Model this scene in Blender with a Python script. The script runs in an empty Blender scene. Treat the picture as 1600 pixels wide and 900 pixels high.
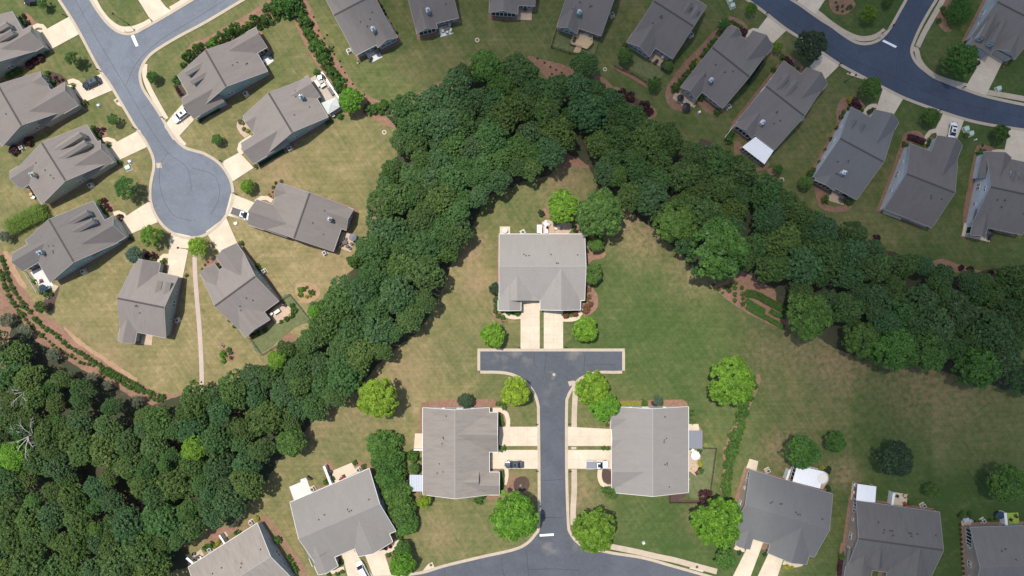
import bpy, bmesh, math, random
import numpy as np
from mathutils import Vector, Matrix
from mathutils.geometry import tessellate_polygon
R = math.radians
random.seed(7)
scene = bpy.context.scene
COL = scene.collection

# ------------------------------------------------------------------ camera, light, exposure
CAM_H = 171.0
MPP = 256.5 / 1600.0                      # metres per photo pixel at the ground
cam_d = bpy.data.cameras.new("camera"); cam_d.sensor_width = 36; cam_d.lens = 24; cam_d.clip_end = 6000
cam = bpy.data.objects.new("camera", cam_d); COL.objects.link(cam)
cam.location = (0, 0, CAM_H); cam.rotation_euler = (0, 0, 0)
scene.camera = cam
SUN_EL = R(73)
SH = Vector((0.72, -0.69, 0)).normalized()         # horizontal direction in which shadows fall
SUN_DIR = Vector((SH.x * math.cos(SUN_EL), SH.y * math.cos(SUN_EL), -math.sin(SUN_EL)))
sun_d = bpy.data.lights.new("sun", 'SUN'); sun_d.energy = 4.1; sun_d.angle = R(0.55); sun_d.color = (1.0, 0.95, 0.875)
sun = bpy.data.objects.new("sun", sun_d); COL.objects.link(sun)
sun.rotation_euler = SUN_DIR.to_track_quat('-Z', 'Y').to_euler(); sun.location = (0, 0, 300)
world = bpy.data.worlds.new("World"); scene.world = world; world.use_nodes = True
wn = world.node_tree.nodes; wl = world.node_tree.links
sky = wn.new('ShaderNodeTexSky'); sky.sky_type = 'NISHITA'; sky.sun_disc = False
sky.sun_elevation = SUN_EL; sky.sun_rotation = math.atan2(-SH.x, -SH.y)
sky.air_density = 1.0; sky.dust_density = 1.5; sky.ozone_density = 1.0
bg = wn['Background']; bg.inputs[1].default_value = 0.14
wl.new(sky.outputs[0], bg.inputs[0])
scene.view_settings.view_transform = 'Standard'; scene.view_settings.look = 'None'
scene.view_settings.exposure = 0.17; scene.view_settings.gamma = 1.0
scene.render.resolution_x = 1024; scene.render.resolution_y = 576
scene.render.engine = 'CYCLES'
scene.cycles.max_bounces = 5; scene.cycles.diffuse_bounces = 2; scene.cycles.transparent_max_bounces = 8
scene.cycles.volume_bounces = 0

# a broad cloud above the east side, out of frame: it shades the right half as in the photograph
def build_cloud():
    alt = 420.0; top = []; 
    off = Vector((-SUN_DIR.x, -SUN_DIR.y, 0)) / (-SUN_DIR.z) * alt
    pts = [(300,-420),(400,-120),(450,0),(560,90),(670,190),(800,290),(960,370),(1100,470),(1140,600),(1150,740),(1200,900),(1150,1150),(1700,1300),(2300,900),(2400,200),(2200,-400),(1300,-700)]
    poly = [((x - 800) * 256.5 / 1600 + off.x, (450 - y) * 256.5 / 1600 + off.y) for x, y in pts]
    xs = [p[0] for p in poly]; ys = [p[1] for p in poly]
    N = 90; X = np.linspace(min(xs) - 5, max(xs) + 5, N); Y = np.linspace(min(ys) - 5, max(ys) + 5, N)
    GX, GY = np.meshgrid(X, Y); ins = np.zeros_like(GX, bool); dist = np.full_like(GX, 1e9)
    n = len(poly)
    for i in range(n):
        x1, y1 = poly[i]; x2, y2 = poly[(i + 1) % n]
        c = ((y1 > GY) != (y2 > GY)) & (GX < (x2 - x1) * (GY - y1) / (y2 - y1 + 1e-12) + x1); ins ^= c
        t = np.clip(((GX - x1) * (x2 - x1) + (GY - y1) * (y2 - y1)) / ((x2 - x1) ** 2 + (y2 - y1) ** 2), 0, 1)
        dist = np.minimum(dist, np.hypot(GX - x1 - t * (x2 - x1), GY - y1 - t * (y2 - y1)))
    d = np.where(ins, dist, 0)
    rs = np.random.RandomState(3); bump = np.zeros_like(GX)
    for _ in range(26):
        a, b, r = rs.uniform(X[0], X[-1]), rs.uniform(Y[0], Y[-1]), rs.uniform(12, 40)
        bump += rs.uniform(-.25, .3) * np.exp(-((GX - a) ** 2 + (GY - b) ** 2) / (2 * r * r))
    th = 60 * (1 - np.exp(-d / 30.0)) * (1 + bump * .5) * np.minimum(1, d / 6)
    th = np.maximum(th, 0)
    verts = []; faces = []; idx = {}
    for j in range(N):
        for i in range(N):
            if d[j, i] > 0:
                idx[(j, i)] = len(verts); t_ = th[j, i]
                verts.append((GX[j, i], GY[j, i], alt + t_ * .72 + .2)); verts.append((GX[j, i], GY[j, i], alt - t_ * .28 - .2))
    cells = {(j, i) for j in range(N - 1) for i in range(N - 1) if all(k in idx for k in ((j, i), (j, i + 1), (j + 1, i + 1), (j + 1, i)))}
    for (j, i) in cells:
        a = [idx[k] for k in ((j, i), (j, i + 1), (j + 1, i + 1), (j + 1, i))]
        faces.append(a); faces.append([q + 1 for q in a[::-1]])
        for (dj, di, p, q) in ((-1, 0, 0, 1), (0, 1, 1, 2), (1, 0, 2, 3), (0, -1, 3, 0)):
            if (j + dj, i + di) not in cells: faces.append([a[q], a[p], a[p] + 1, a[q] + 1])
    me = bpy.data.meshes.new('cloud'); me.from_pydata(verts, [], faces)
    m = bpy.data.materials.new('cloud_vapour'); m.use_nodes = True; nt = m.node_tree; nt.nodes.clear()
    o = nt.nodes.new('ShaderNodeOutputMaterial'); v = nt.nodes.new('ShaderNodeVolumePrincipled')
    v.inputs['Color'].default_value = (.9, .92, .95, 1); v.inputs['Density'].default_value = CLOUD_DENS; v.inputs['Anisotropy'].default_value = .5
    nt.links.new(v.outputs[0], o.inputs['Volume']); me.materials.append(m)
    ob = bpy.data.objects.new('cloud', me); COL.objects.link(ob); ob['kind'] = 'structure'
CLOUD_DENS = 0.029
build_cloud()

# ------------------------------------------------------------------ helpers
def px(x, y, h=0.0):
    k = (CAM_H - h) / CAM_H
    return Vector(((x - 800) * MPP * k, (450 - y) * MPP * k, h))
def Z(x0, y0, s):
    return lambda X, Y: (x0 + X / s, y0 + Y / s)
Tt = {}
for ri, yy in enumerate((0, 180, 360, 540, 700)):
    for ci in range(5):
        Tt['ABCDE'[ri] + str(ci)] = Z(ci * 320, yy, 4.5)
FULL = lambda X, Y: (X, Y)
def P(z, pts):
    z = Tt[z] if isinstance(z, str) else z
    return [z(*p) for p in pts]

def tag(o, label=None, cat=None, group=None, kind=None):
    if label: o['label'] = label
    if cat: o['category'] = cat
    if group: o['group'] = group
    if kind: o['kind'] = kind
    return o
def empty(name, loc, rz=0.0):
    o = bpy.data.objects.new(name, None); COL.objects.link(o)
    o.location = loc; o.rotation_euler = (0, 0, rz); o.empty_display_size = 0.5
    return o
def mesh_obj(name, me, parent=None, loc=None):
    o = bpy.data.objects.new(name, me); COL.objects.link(o)
    if parent: o.parent = parent
    if loc is not None: o.location = loc
    return o
def from_bm(name, bm, mat, parent=None, smooth=False):
    me = bpy.data.meshes.new(name)
    bmesh.ops.recalc_face_normals(bm, faces=bm.faces)
    bm.to_mesh(me); bm.free()
    for m in (mat if isinstance(mat, (list, tuple)) else [mat]): me.materials.append(m)
    if smooth:
        for p in me.polygons: p.use_smooth = True
    return mesh_obj(name, me, parent)
def box(bm, x0, x1, y0, y1, z0, z1, M=None, mi=0):
    vs = [bm.verts.new((x, y, z)) for z in (z0, z1) for x, y in ((x0, y0), (x1, y0), (x1, y1), (x0, y1))]
    if M is not None:
        for v in vs: v.co = M @ v.co
    for f in ((3, 2, 1, 0), (4, 5, 6, 7), (0, 1, 5, 4), (1, 2, 6, 5), (2, 3, 7, 6), (3, 0, 4, 7)):
        bm.faces.new([vs[i] for i in f]).material_index = mi
def poly_prism(bm, top, bot):
    n = len(top)
    a = [bm.verts.new(p) for p in top]; b = [bm.verts.new(p) for p in bot]
    bm.faces.new(a); bm.faces.new(b[::-1])
    for i in range(n):
        bm.faces.new((a[i], b[i], b[(i + 1) % n], a[(i + 1) % n]))
def cyl(bm, c, r0, r1, h, n=12, M=None):
    x, y, z = c
    a = [bm.verts.new((x + r0 * math.cos(2 * math.pi * i / n), y + r0 * math.sin(2 * math.pi * i / n), z)) for i in range(n)]
    b = [bm.verts.new((x + r1 * math.cos(2 * math.pi * i / n), y + r1 * math.sin(2 * math.pi * i / n), z + h)) for i in range(n)]
    if M is not None:
        for v in a + b: v.co = M @ v.co
    bm.faces.new(a[::-1]); bm.faces.new(b)
    for i in range(n): bm.faces.new((a[i], a[(i + 1) % n], b[(i + 1) % n], b[i]))
def bar(bm, p, q, r0, r1=None, n=6):
    p = Vector(p); q = Vector(q); d = q - p
    if d.length < 1e-5: return
    M = Matrix.Translation(p) @ d.to_track_quat('Z', 'Y').to_matrix().to_4x4()
    cyl(bm, (0, 0, 0), r0, r1 if r1 is not None else r0, d.length, n, M)
def smooth_pts(pts, closed=False, step=6):
    """Catmull-Rom through 2D points"""
    n = len(pts); out = []
    rng = range(n) if closed else range(n - 1)
    for i in rng:
        p1 = pts[i]; p2 = pts[(i + 1) % n]
        p0 = pts[i - 1] if (closed or i > 0) else (2 * p1[0] - p2[0], 2 * p1[1] - p2[1])
        p3 = pts[(i + 2) % n] if (closed or i + 2 < n) else (2 * p2[0] - p1[0], 2 * p2[1] - p1[1])
        k = max(1, int(math.hypot(p2[0] - p1[0], p2[1] - p1[1]) / step))
        for j in range(k):
            t = j / k
            out.append(tuple(0.5 * (2 * p1[a] + (p2[a] - p0[a]) * t + (2 * p0[a] - 5 * p1[a] + 4 * p2[a] - p3[a]) * t * t
                                    + (3 * p1[a] - p0[a] - 3 * p2[a] + p3[a]) * t ** 3) for a in (0, 1)))
    if not closed: out.append(tuple(pts[-1]))
    return out
def sheet(name, pts_px, z, mat, thick=0.0, smooth=False, wob=0.0, parent=None):
    """a flat sheet (or low slab) traced on the ground"""
    pts = smooth_pts(pts_px, True, 5) if smooth else pts_px
    rnd = random.Random(len(pts) * 31 + int(pts[0][0]))
    P3 = [px(p[0] + rnd.uniform(-wob, wob), p[1] + rnd.uniform(-wob, wob)) for p in pts]
    bm = bmesh.new()
    vs = [bm.verts.new((p.x, p.y, z)) for p in P3]
    for t in tessellate_polygon([[Vector((p.x, p.y, 0)) for p in P3]]):
        try: bm.faces.new([vs[i] for i in t])
        except ValueError: pass
    if thick:
        lo = [bm.verts.new((p.x, p.y, z - thick)) for p in P3]
        n = len(vs)
        for i in range(n): bm.faces.new((vs[i], lo[i], lo[(i + 1) % n], vs[(i + 1) % n]))
    bmesh.ops.recalc_face_normals(bm, faces=bm.faces)
    up = sum(f.normal.z for f in bm.faces)
    if up < 0: bmesh.ops.reverse_faces(bm, faces=bm.faces)
    me = bpy.data.meshes.new(name); bm.to_mesh(me); bm.free(); me.materials.append(mat)
    return mesh_obj(name, me, parent)
def ribbon(name, pts_px, off0, off1, z, mat, thick=0.12, smooth=True, step=5):
    """strip between two lateral offsets (metres, + = left of travel in world XY)"""
    pts = smooth_pts(pts_px, False, step) if smooth else pts_px
    W = [px(*p) for p in pts]; n = len(W)
    A = []; B = []
    for i in range(n):
        d = (W[min(i + 1, n - 1)] - W[max(i - 1, 0)]); d.z = 0; d.normalize()
        nrm = Vector((-d.y, d.x, 0))
        A.append(W[i] + nrm * off0); B.append(W[i] + nrm * off1)
    bm = bmesh.new()
    at = [bm.verts.new((p.x, p.y, z)) for p in A]; bt = [bm.verts.new((p.x, p.y, z)) for p in B]
    al = [bm.verts.new((p.x, p.y, z - thick)) for p in A]; bl = [bm.verts.new((p.x, p.y, z - thick)) for p in B]
    for i in range(n - 1):
        bm.faces.new((at[i], at[i + 1], bt[i + 1], bt[i]))
        bm.faces.new((al[i], al[i + 1], at[i + 1], at[i])); bm.faces.new((bt[i], bt[i + 1], bl[i + 1], bl[i]))
    return from_bm(name, bm, mat)

# ------------------------------------------------------------------ materials
def new_mat(name):
    m = bpy.data.materials.new(name); m.use_nodes = True
    nt = m.node_tree; b = nt.nodes['Principled BSDF']
    return m, nt, b
def ramp(nt, fac, stops):
    r = nt.nodes.new('ShaderNodeValToRGB'); nt.links.new(fac, r.inputs[0])
    e = r.color_ramp.elements
    while len(e) < len(stops): e.new(0.5)
    for i, (p, c) in enumerate(stops):
        e[i].position = p; e[i].color = (*c, 1) if len(c) == 3 else c
    return r.outputs[0]
def noise(nt, scale, detail=3, rough=0.55, coord='Object', vec=None, dist=0.0, stretch=None):
    n = nt.nodes.new('ShaderNodeTexNoise'); n.inputs['Scale'].default_value = scale
    n.inputs['Detail'].default_value = detail; n.inputs['Roughness'].default_value = rough
    n.inputs['Distortion'].default_value = dist
    if vec is None:
        tc = nt.nodes.new('ShaderNodeTexCoord'); vec = tc.outputs[coord]
    if stretch:
        mp = nt.nodes.new('ShaderNodeMapping'); mp.inputs['Scale'].default_value = stretch
        nt.links.new(vec, mp.inputs[0]); vec = mp.outputs[0]
    nt.links.new(vec, n.inputs['Vector'])
    return n.outputs['Fac']
def mix(nt, fac, a, b, mode='MIX'):
    m = nt.nodes.new('ShaderNodeMix'); m.data_type = 'RGBA'; m.blend_type = mode
    for sock, v in ((m.inputs[0], fac), (m.inputs[6], a), (m.inputs[7], b)):
        if isinstance(v, (int, float)): sock.default_value = v
        elif isinstance(v, tuple): sock.default_value = (*v, 1)
        else: nt.links.new(v, sock)
    return m.outputs[2]
def math_n(nt, op, a, b=None, clamp=False):
    m = nt.nodes.new('ShaderNodeMath'); m.operation = op; m.use_clamp = clamp
    for s, v in ((m.inputs[0], a), (m.inputs[1], b)):
        if v is None: continue
        if isinstance(v, (int, float)): s.default_value = v
        else: nt.links.new(v, s)
    return m.outputs[0]
def mat_noisy(name, c, var=0.2, scale=3.0, fine=30.0, rough=0.85, bump=0.0, spec=0.3, big=0.25, metal=0.0):
    m, nt, b = new_mat(name)
    lo = tuple(v * (1 - var) for v in c); hi = tuple(min(1, v * (1 + var)) for v in c)
    n1 = noise(nt, scale, 4); n2 = noise(nt, fine, 2); n3 = noise(nt, big, 2)
    s = math_n(nt, 'ADD', math_n(nt, 'MULTIPLY', n1, 0.4), math_n(nt, 'ADD', math_n(nt, 'MULTIPLY', n2, 0.35), math_n(nt, 'MULTIPLY', n3, 0.25)))
    nt.links.new(ramp(nt, s, [(0.32, lo), (0.68, hi)]), b.inputs['Base Color'])
    b.inputs['Roughness'].default_value = rough; b.inputs['Specular IOR Level'].default_value = spec
    b.inputs['Metallic'].default_value = metal
    if bump:
        bn = nt.nodes.new('ShaderNodeBump'); bn.inputs['Strength'].default_value = bump; bn.inputs['Distance'].default_value = 0.05
        nt.links.new(n2, bn.inputs['Height']); nt.links.new(bn.outputs[0], b.inputs['Normal'])
    return m
def mat_roof(name, c, stain=0.25):
    m, nt, b = new_mat(name)
    tc = nt.nodes.new('ShaderNodeTexCoord')
    fine = noise(nt, 9.0, 3, 0.7, vec=tc.outputs['Object'])
    mid = noise(nt, 1.3, 4, 0.65, vec=tc.outputs['Object'], dist=0.6)
    vor = nt.nodes.new('ShaderNodeTexVoronoi'); vor.inputs['Scale'].default_value = 3.2
    nt.links.new(tc.outputs['Object'], vor.inputs['Vector'])
    big = noise(nt, 0.16, 3, 0.6, vec=tc.outputs['Object'])
    dirt = noise(nt, 0.5, 4, 0.6, vec=tc.outputs['Object'], stretch=(2.2, 0.35, 1))
    base = ramp(nt, fine, [(0.3, tuple(v * 0.84 for v in c)), (0.7, tuple(v * 1.14 for v in c))])
    tab = nt.nodes.new('ShaderNodeSeparateColor'); nt.links.new(vor.outputs['Color'], tab.inputs[0])
    base = mix(nt, math_n(nt, 'MULTIPLY', tab.outputs[0], 0.22), base, tuple(v * 0.72 for v in c))
    base = mix(nt, math_n(nt, 'MULTIPLY', mid, 0.30), base, tuple(v * 1.25 for v in c))
    wv = nt.nodes.new('ShaderNodeTexWave'); wv.bands_direction = 'Y'; wv.inputs['Scale'].default_value = 1.15; wv.inputs['Distortion'].default_value = 3.5; wv.inputs['Detail'].default_value = 2; wv.inputs['Detail Scale'].default_value = .45
    nt.links.new(tc.outputs['Object'], wv.inputs['Vector'])
    base = mix(nt, math_n(nt, 'MULTIPLY', wv.outputs['Fac'], 0.20), base, tuple(v * 0.68 for v in c))
    st = ramp(nt, dirt, [(0.46, (0, 0, 0)), (0.72, (1, 1, 1))])
    base = mix(nt, math_n(nt, 'MULTIPLY', st, stain), base, tuple(v * 0.55 for v in c))
    st2 = ramp(nt, big, [(0.45, (0, 0, 0)), (0.7, (1, 1, 1))])
    base = mix(nt, math_n(nt, 'MULTIPLY', st2, 0.18), base, tuple(v * 0.7 for v in c))
    oi = nt.nodes.new('ShaderNodeObjectInfo')
    br = nt.nodes.new('ShaderNodeMapRange'); br.inputs[3].default_value = 0.90; br.inputs[4].default_value = 1.09
    nt.links.new(oi.outputs['Random'], br.inputs[0])
    hv = nt.nodes.new('ShaderNodeHueSaturation'); nt.links.new(br.outputs[0], hv.inputs['Value']); nt.links.new(base, hv.inputs['Color'])
    nt.links.new(hv.outputs[0], b.inputs['Base Color'])
    b.inputs['Roughness'].default_value = 0.9; b.inputs['Specular IOR Level'].default_value = 0.25
    bn = nt.nodes.new('ShaderNodeBump'); bn.inputs['Strength'].default_value = 0.35; bn.inputs['Distance'].default_value = 0.03
    nt.links.new(fine, bn.inputs['Height']); nt.links.new(bn.outputs[0], b.inputs['Normal'])
    return m
def mat_siding(name, c):
    m, nt, b = new_mat(name)
    tc = nt.nodes.new('ShaderNodeTexCoord')
    w = nt.nodes.new('ShaderNodeTexWave'); w.bands_direction = 'Z'; w.wave_profile = 'SAW'; w.inputs['Scale'].default_value = 1.6
    nt.links.new(tc.outputs['Object'], w.inputs['Vector'])
    n = noise(nt, 0.8, 4, vec=tc.outputs['Object'])
    base = ramp(nt, n, [(0.3, tuple(v * 0.88 for v in c)), (0.7, tuple(v * 1.07 for v in c))])
    base = mix(nt, math_n(nt, 'MULTIPLY', w.outputs['Fac'], 0.12), base, tuple(v * 0.6 for v in c))
    nt.links.new(base, b.inputs['Base Color']); b.inputs['Roughness'].default_value = 0.7
    bn = nt.nodes.new('ShaderNodeBump'); bn.inputs['Strength'].default_value = 0.3; bn.inputs['Distance'].default_value = 0.02
    nt.links.new(w.outputs['Fac'], bn.inputs['Height']); nt.links.new(bn.outputs[0], b.inputs['Normal'])
    return m
def mat_leaf(name, dark, light, var=0.14, trans=0.25):
    m, nt, b = new_mat(name)
    at = nt.nodes.new('ShaderNodeAttribute'); at.attribute_name = 'tone'
    oi = nt.nodes.new('ShaderNodeObjectInfo')
    base = ramp(nt, at.outputs['Fac'], [(0.0, dark), (0.5, tuple((a + c) / 2 for a, c in zip(dark, light))), (1.0, light)])
    hv = nt.nodes.new('ShaderNodeHueSaturation')
    mr = nt.nodes.new('ShaderNodeMapRange'); mr.inputs[3].default_value = 1 - var; mr.inputs[4].default_value = 1 + var
    nt.links.new(oi.outputs['Random'], mr.inputs[0]); nt.links.new(mr.outputs[0], hv.inputs['Value'])
    fr = math_n(nt, 'FRACT', math_n(nt, 'MULTIPLY', oi.outputs['Random'], 7.31))
    mh = nt.nodes.new('ShaderNodeMapRange'); mh.inputs[3].default_value = 0.485; mh.inputs[4].default_value = 0.515
    nt.links.new(fr, mh.inputs[0]); nt.links.new(mh.outputs[0], hv.inputs['Hue'])
    nt.links.new(base, hv.inputs['Color'])
    nt.links.new(hv.outputs[0], b.inputs['Base Color'])
    b.inputs['Roughness'].default_value = 0.55; b.inputs['Specular IOR Level'].default_value = 0.35
    tr = nt.nodes.new('ShaderNodeBsdfTranslucent'); nt.links.new(hv.outputs[0], tr.inputs[0])
    ms = nt.nodes.new('ShaderNodeMixShader'); ms.inputs[0].default_value = trans
    out = nt.nodes['Material Output']
    nt.links.new(b.outputs[0], ms.inputs[1]); nt.links.new(tr.outputs[0], ms.inputs[2]); nt.links.new(ms.outputs[0], out.inputs[0])
    return m
def mat_plain(name, c, rough=0.5, metal=0.0, spec=0.5, var=0.06):
    return mat_noisy(name, c, var, 2.0, 14.0, rough, 0, spec, 0.5, metal)

M_ = {}
M_['concrete'] = mat_noisy('concrete', (0.56, 0.465, 0.345), 0.13, 0.9, 12, 0.9, 0.1, big=0.12)
M_['kerb'] = mat_noisy('kerb_concrete', (0.44, 0.365, 0.275), 0.16, 1.2, 14, 0.9, 0.1)
M_['walk'] = mat_noisy('walk_concrete', (0.45, 0.365, 0.275), 0.18, 0.8, 12, 0.9, 0.1, big=0.15)
M_['white_slab'] = mat_noisy('white_slab', (0.56, 0.555, 0.52), 0.08, 1.0, 12, 0.8)
M_['paver'] = mat_noisy('paver', (0.46, 0.34, 0.25), 0.3, 2.6, 9, 0.9, 0.2)
M_['straw'] = mat_noisy('pine_straw', (0.235, 0.135, 0.09), 0.42, 1.5, 9, 0.95, 0.6)
M_['dark_mulch'] = mat_noisy('dark_mulch', (0.085, 0.055, 0.045), 0.4, 3, 12, 0.95, 0.6)
M_['litter'] = mat_noisy('leaf_litter', (0.085, 0.052, 0.034), 0.55, 0.9, 7, 0.95, 0.7, big=0.2)
M_['gravel'] = mat_noisy('path_gravel', (0.45, 0.36, 0.30), 0.2, 3, 14, 0.95, 0.3)
M_['clay'] = mat_noisy('red_clay', (0.34, 0.22, 0.13), 0.25, 1.0, 8, 0.95, 0.3)
M_['greenturf'] = mat_noisy('sod', (0.125, 0.140, 0.060), 0.35, 1.2, 10, 0.95, 0.3, big=0.3)
M_['turf_bright'] = mat_noisy('artificial_turf', (0.28, 0.42, 0.06), 0.12, 3, 20, 0.9)
M_['roof_taupe'] = mat_roof('taupe_shingles', (0.222, 0.194, 0.174))
M_['roof_brown'] = mat_roof('brown_grey_shingles', (0.170, 0.153, 0.142))
M_['roof_grey'] = mat_roof('grey_shingles', (0.160, 0.150, 0.140), 0.32)
M_['roof_light'] = mat_roof('pale_shingles', (0.272, 0.240, 0.208), 0.42)
M_['roof_lightgrey'] = mat_roof('pale_grey_shingles', (0.262, 0.243, 0.220), 0.16)
M_['roof_slate'] = mat_roof('slate_grey_shingles', (0.148, 0.148, 0.146), 0.14)
M_['side_grey'] = mat_siding('grey_siding', (0.36, 0.365, 0.33))
M_['side_green'] = mat_siding('grey_green_siding', (0.33, 0.37, 0.33))
M_['side_blue'] = mat_siding('pale_blue_siding', (0.40, 0.46, 0.48))
M_['side_teal'] = mat_siding('teal_grey_siding', (0.29, 0.39, 0.38))
M_['side_white'] = mat_siding('white_siding', (0.62, 0.65, 0.68))
M_['side_tan'] = mat_siding('tan_siding', (0.42, 0.33, 0.27))
M_['side_olive'] = mat_siding('olive_siding', (0.38, 0.38, 0.29))
M_['trim'] = mat_plain('white_trim', (0.74, 0.73, 0.70), 0.5)
M_['dtrim'] = mat_plain('grey_gutter', (0.34, 0.325, 0.30), 0.5)
M_['glass'] = mat_plain('window_glass', (0.022, 0.032, 0.038), 0.12, 0, 0.6)
M_['screen'] = mat_plain('dark_screen', (0.015, 0.017, 0.018), 0.6)
M_['ridge'] = mat_plain('ridge_cap', (0.075, 0.065, 0.06), 0.9)
M_['ridge_l'] = mat_plain('pale_ridge_cap', (0.30, 0.28, 0.26), 0.9)
M_['garage'] = mat_plain('garage_door_paint', (0.36, 0.34, 0.30), 0.6)
M_['black'] = mat_plain('black_metal', (0.018, 0.018, 0.02), 0.5)
M_['dark'] = mat_plain('dark_metal', (0.06, 0.055, 0.05), 0.6)
M_['steel'] = mat_plain('galvanised_steel', (0.62, 0.63, 0.65), 0.28, 0.9)
M_['acgrey'] = mat_plain('unit_grey', (0.50, 0.50, 0.47), 0.6)
M_['boxgreen'] = mat_plain('pale_green_cabinet', (0.42, 0.55, 0.47), 0.5)
M_['white'] = mat_plain('white_paint', (0.80, 0.80, 0.79), 0.4)
M_['metal_roof'] = mat_plain('grey_metal_roof', (0.24, 0.245, 0.27), 0.35, 0.3)
M_['metal_light'] = mat_plain('pale_metal_roof', (0.46, 0.49, 0.53), 0.35, 0.3)
M_['wood'] = mat_noisy('deck_wood', (0.50, 0.37, 0.22), 0.2, 2, 12, 0.85)
M_['brownfence'] = mat_noisy('brown_fence', (0.07, 0.045, 0.035), 0.25, 3, 12, 0.85)
M_['greyfence'] = mat_noisy('grey_fence', (0.20, 0.22, 0.20), 0.25, 3, 12, 0.8)
M_['bark'] = mat_noisy('bark', (0.12, 0.09, 0.065), 0.35, 4, 20, 0.95, 0.5)
M_['deadwood'] = mat_noisy('dead_wood', (0.40, 0.37, 0.35), 0.25, 3, 15, 0.9, 0.3)
M_['red'] = mat_plain('red_cloth', (0.30, 0.03, 0.03), 0.8)
M_['maroon'] = mat_plain('maroon_cloth', (0.13, 0.02, 0.035), 0.8)
M_['cushion'] = mat_plain('cream_cushion', (0.72, 0.67, 0.58), 0.9)
M_['canvas'] = mat_plain('pale_canvas', (0.50, 0.52, 0.48), 0.9)
M_['navy'] = mat_plain('navy_canvas', (0.015, 0.04, 0.075), 0.8)
M_['stone'] = mat_noisy('stone', (0.42, 0.36, 0.30), 0.3, 3, 9, 0.9, 0.4)
M_['tar'] = mat_plain('tar_line', (0.022, 0.023, 0.026), 0.6)
M_['iron'] = mat_plain('cast_iron', (0.10, 0.085, 0.075), 0.6, 0.4)
M_['tyre'] = mat_plain('tyre_rubber', (0.012, 0.012, 0.012), 0.9)
M_['lens'] = mat_plain('lamp_lens', (0.55, 0.55, 0.52), 0.15)
M_['tail'] = mat_plain('tail_lens', (0.25, 0.01, 0.01), 0.2)

# asphalt, darker in the south-centre and east, weathered in the north-west loop
def mat_asphalt(name, c, stains=()):
    m, nt, b = new_mat(name)
    tc = nt.nodes.new('ShaderNodeTexCoord'); v = tc.outputs['Object']
    fine = noise(nt, 8, 3, 0.7, vec=v); big = noise(nt, 0.09, 4, 0.6, vec=v, dist=1.2); mid = noise(nt, 0.6, 4, 0.6, vec=v, dist=0.8)
    base = ramp(nt, fine, [(0.3, tuple(x * 0.9 for x in c)), (0.7, tuple(x * 1.1 for x in c))])
    base = mix(nt, math_n(nt, 'MULTIPLY', ramp(nt, big, [(0.42, (0, 0, 0)), (0.62, (1, 1, 1))]), 0.42), base, tuple(x * 1.42 for x in c))
    tr = noise(nt, 0.35, 4, 0.6, vec=v, dist=2.5)
    base = mix(nt, math_n(nt, 'MULTIPLY', ramp(nt, tr, [(0.50, (0, 0, 0)), (0.56, (1, 1, 1)), (0.62, (0, 0, 0))]), 0.22), base, tuple(x * 1.7 for x in c))
    base = mix(nt, math_n(nt, 'MULTIPLY', ramp(nt, mid, [(0.5, (0, 0, 0)), (0.8, (1, 1, 1))]), 0.22), base, tuple(x * 0.7 for x in c))
    # hairline cracks
    wv = nt.nodes.new('ShaderNodeTexVoronoi'); wv.feature = 'DISTANCE_TO_EDGE'; wv.inputs['Scale'].default_value = 0.13
    mp = nt.nodes.new('ShaderNodeMixRGB'); mp.inputs[0].default_value = 0.12
    nn = nt.nodes.new('ShaderNodeTexNoise'); nn.inputs['Scale'].default_value = 0.5; nt.links.new(v, nn.inputs['Vector'])
    va = nt.nodes.new('ShaderNodeVectorMath'); va.operation = 'ADD'; nt.links.new(v, va.inputs[0])
    vs = nt.nodes.new('ShaderNodeVectorMath'); vs.operation = 'SCALE'; vs.inputs['Scale'].default_value = 4.0
    nt.links.new(nn.outputs['Color'], vs.inputs[0]); nt.links.new(vs.outputs[0], va.inputs[1]); nt.links.new(va.outputs[0], wv.inputs['Vector'])
    cr = ramp(nt, wv.outputs['Distance'], [(0.0, (1, 1, 1)), (0.010, (0, 0, 0))])
    base = mix(nt, math_n(nt, 'MULTIPLY', cr, 0.16), base, (0.02, 0.021, 0.024))
    for (sx, sy, sr, k) in stains:       # dried sand and clay washed over the road
        p = px(sx, sy)
        d = nt.nodes.new('ShaderNodeVectorMath'); d.operation = 'DISTANCE'; nt.links.new(va.outputs[0], d.inputs[0])
        d.inputs[1].default_value = (p.x + 2.0, p.y + 2.0, 2.0)
        g = nt.nodes.new('ShaderNodeMapRange'); g.inputs[1].default_value = 0; g.inputs[2].default_value = sr; g.inputs[3].default_value = k; g.inputs[4].default_value = 0
        nt.links.new(d.outputs['Value'], g.inputs[0])
        base = mix(nt, math_n(nt, 'MULTIPLY', g.outputs[0], .55), base, (0.30, 0.26, 0.21))
    nt.links.new(base, b.inputs['Base Color']); b.inputs['Roughness'].default_value = 0.85; b.inputs['Specular IOR Level'].default_value = 0.3
    return m
M_['asph_nw'] = mat_asphalt('weathered_asphalt', (0.132, 0.147, 0.168))
M_['asph_ne'] = mat_asphalt('blue_black_asphalt', (0.050, 0.064, 0.092))
M_['asph_c'] = mat_asphalt('dark_asphalt', (0.076, 0.083, 0.096),
    [(806, 551, 1.8, .8), (900, 551, 2.2, .75), (775, 558, 1.6, .5), (824, 565, 1.6, .45), (862, 600, 1.4, .25), (855, 612, 1.6, .3),
     (852, 630, 1.3, .25), (865, 585, 1.0, .9), (857, 856, 2.0, .6), (868, 858, 1.4, .4), (890, 556, 1.6, .4), (790, 575, 1.2, .4), (905, 852, 2.0, .4), (790, 560, 1.2, .35)])

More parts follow.
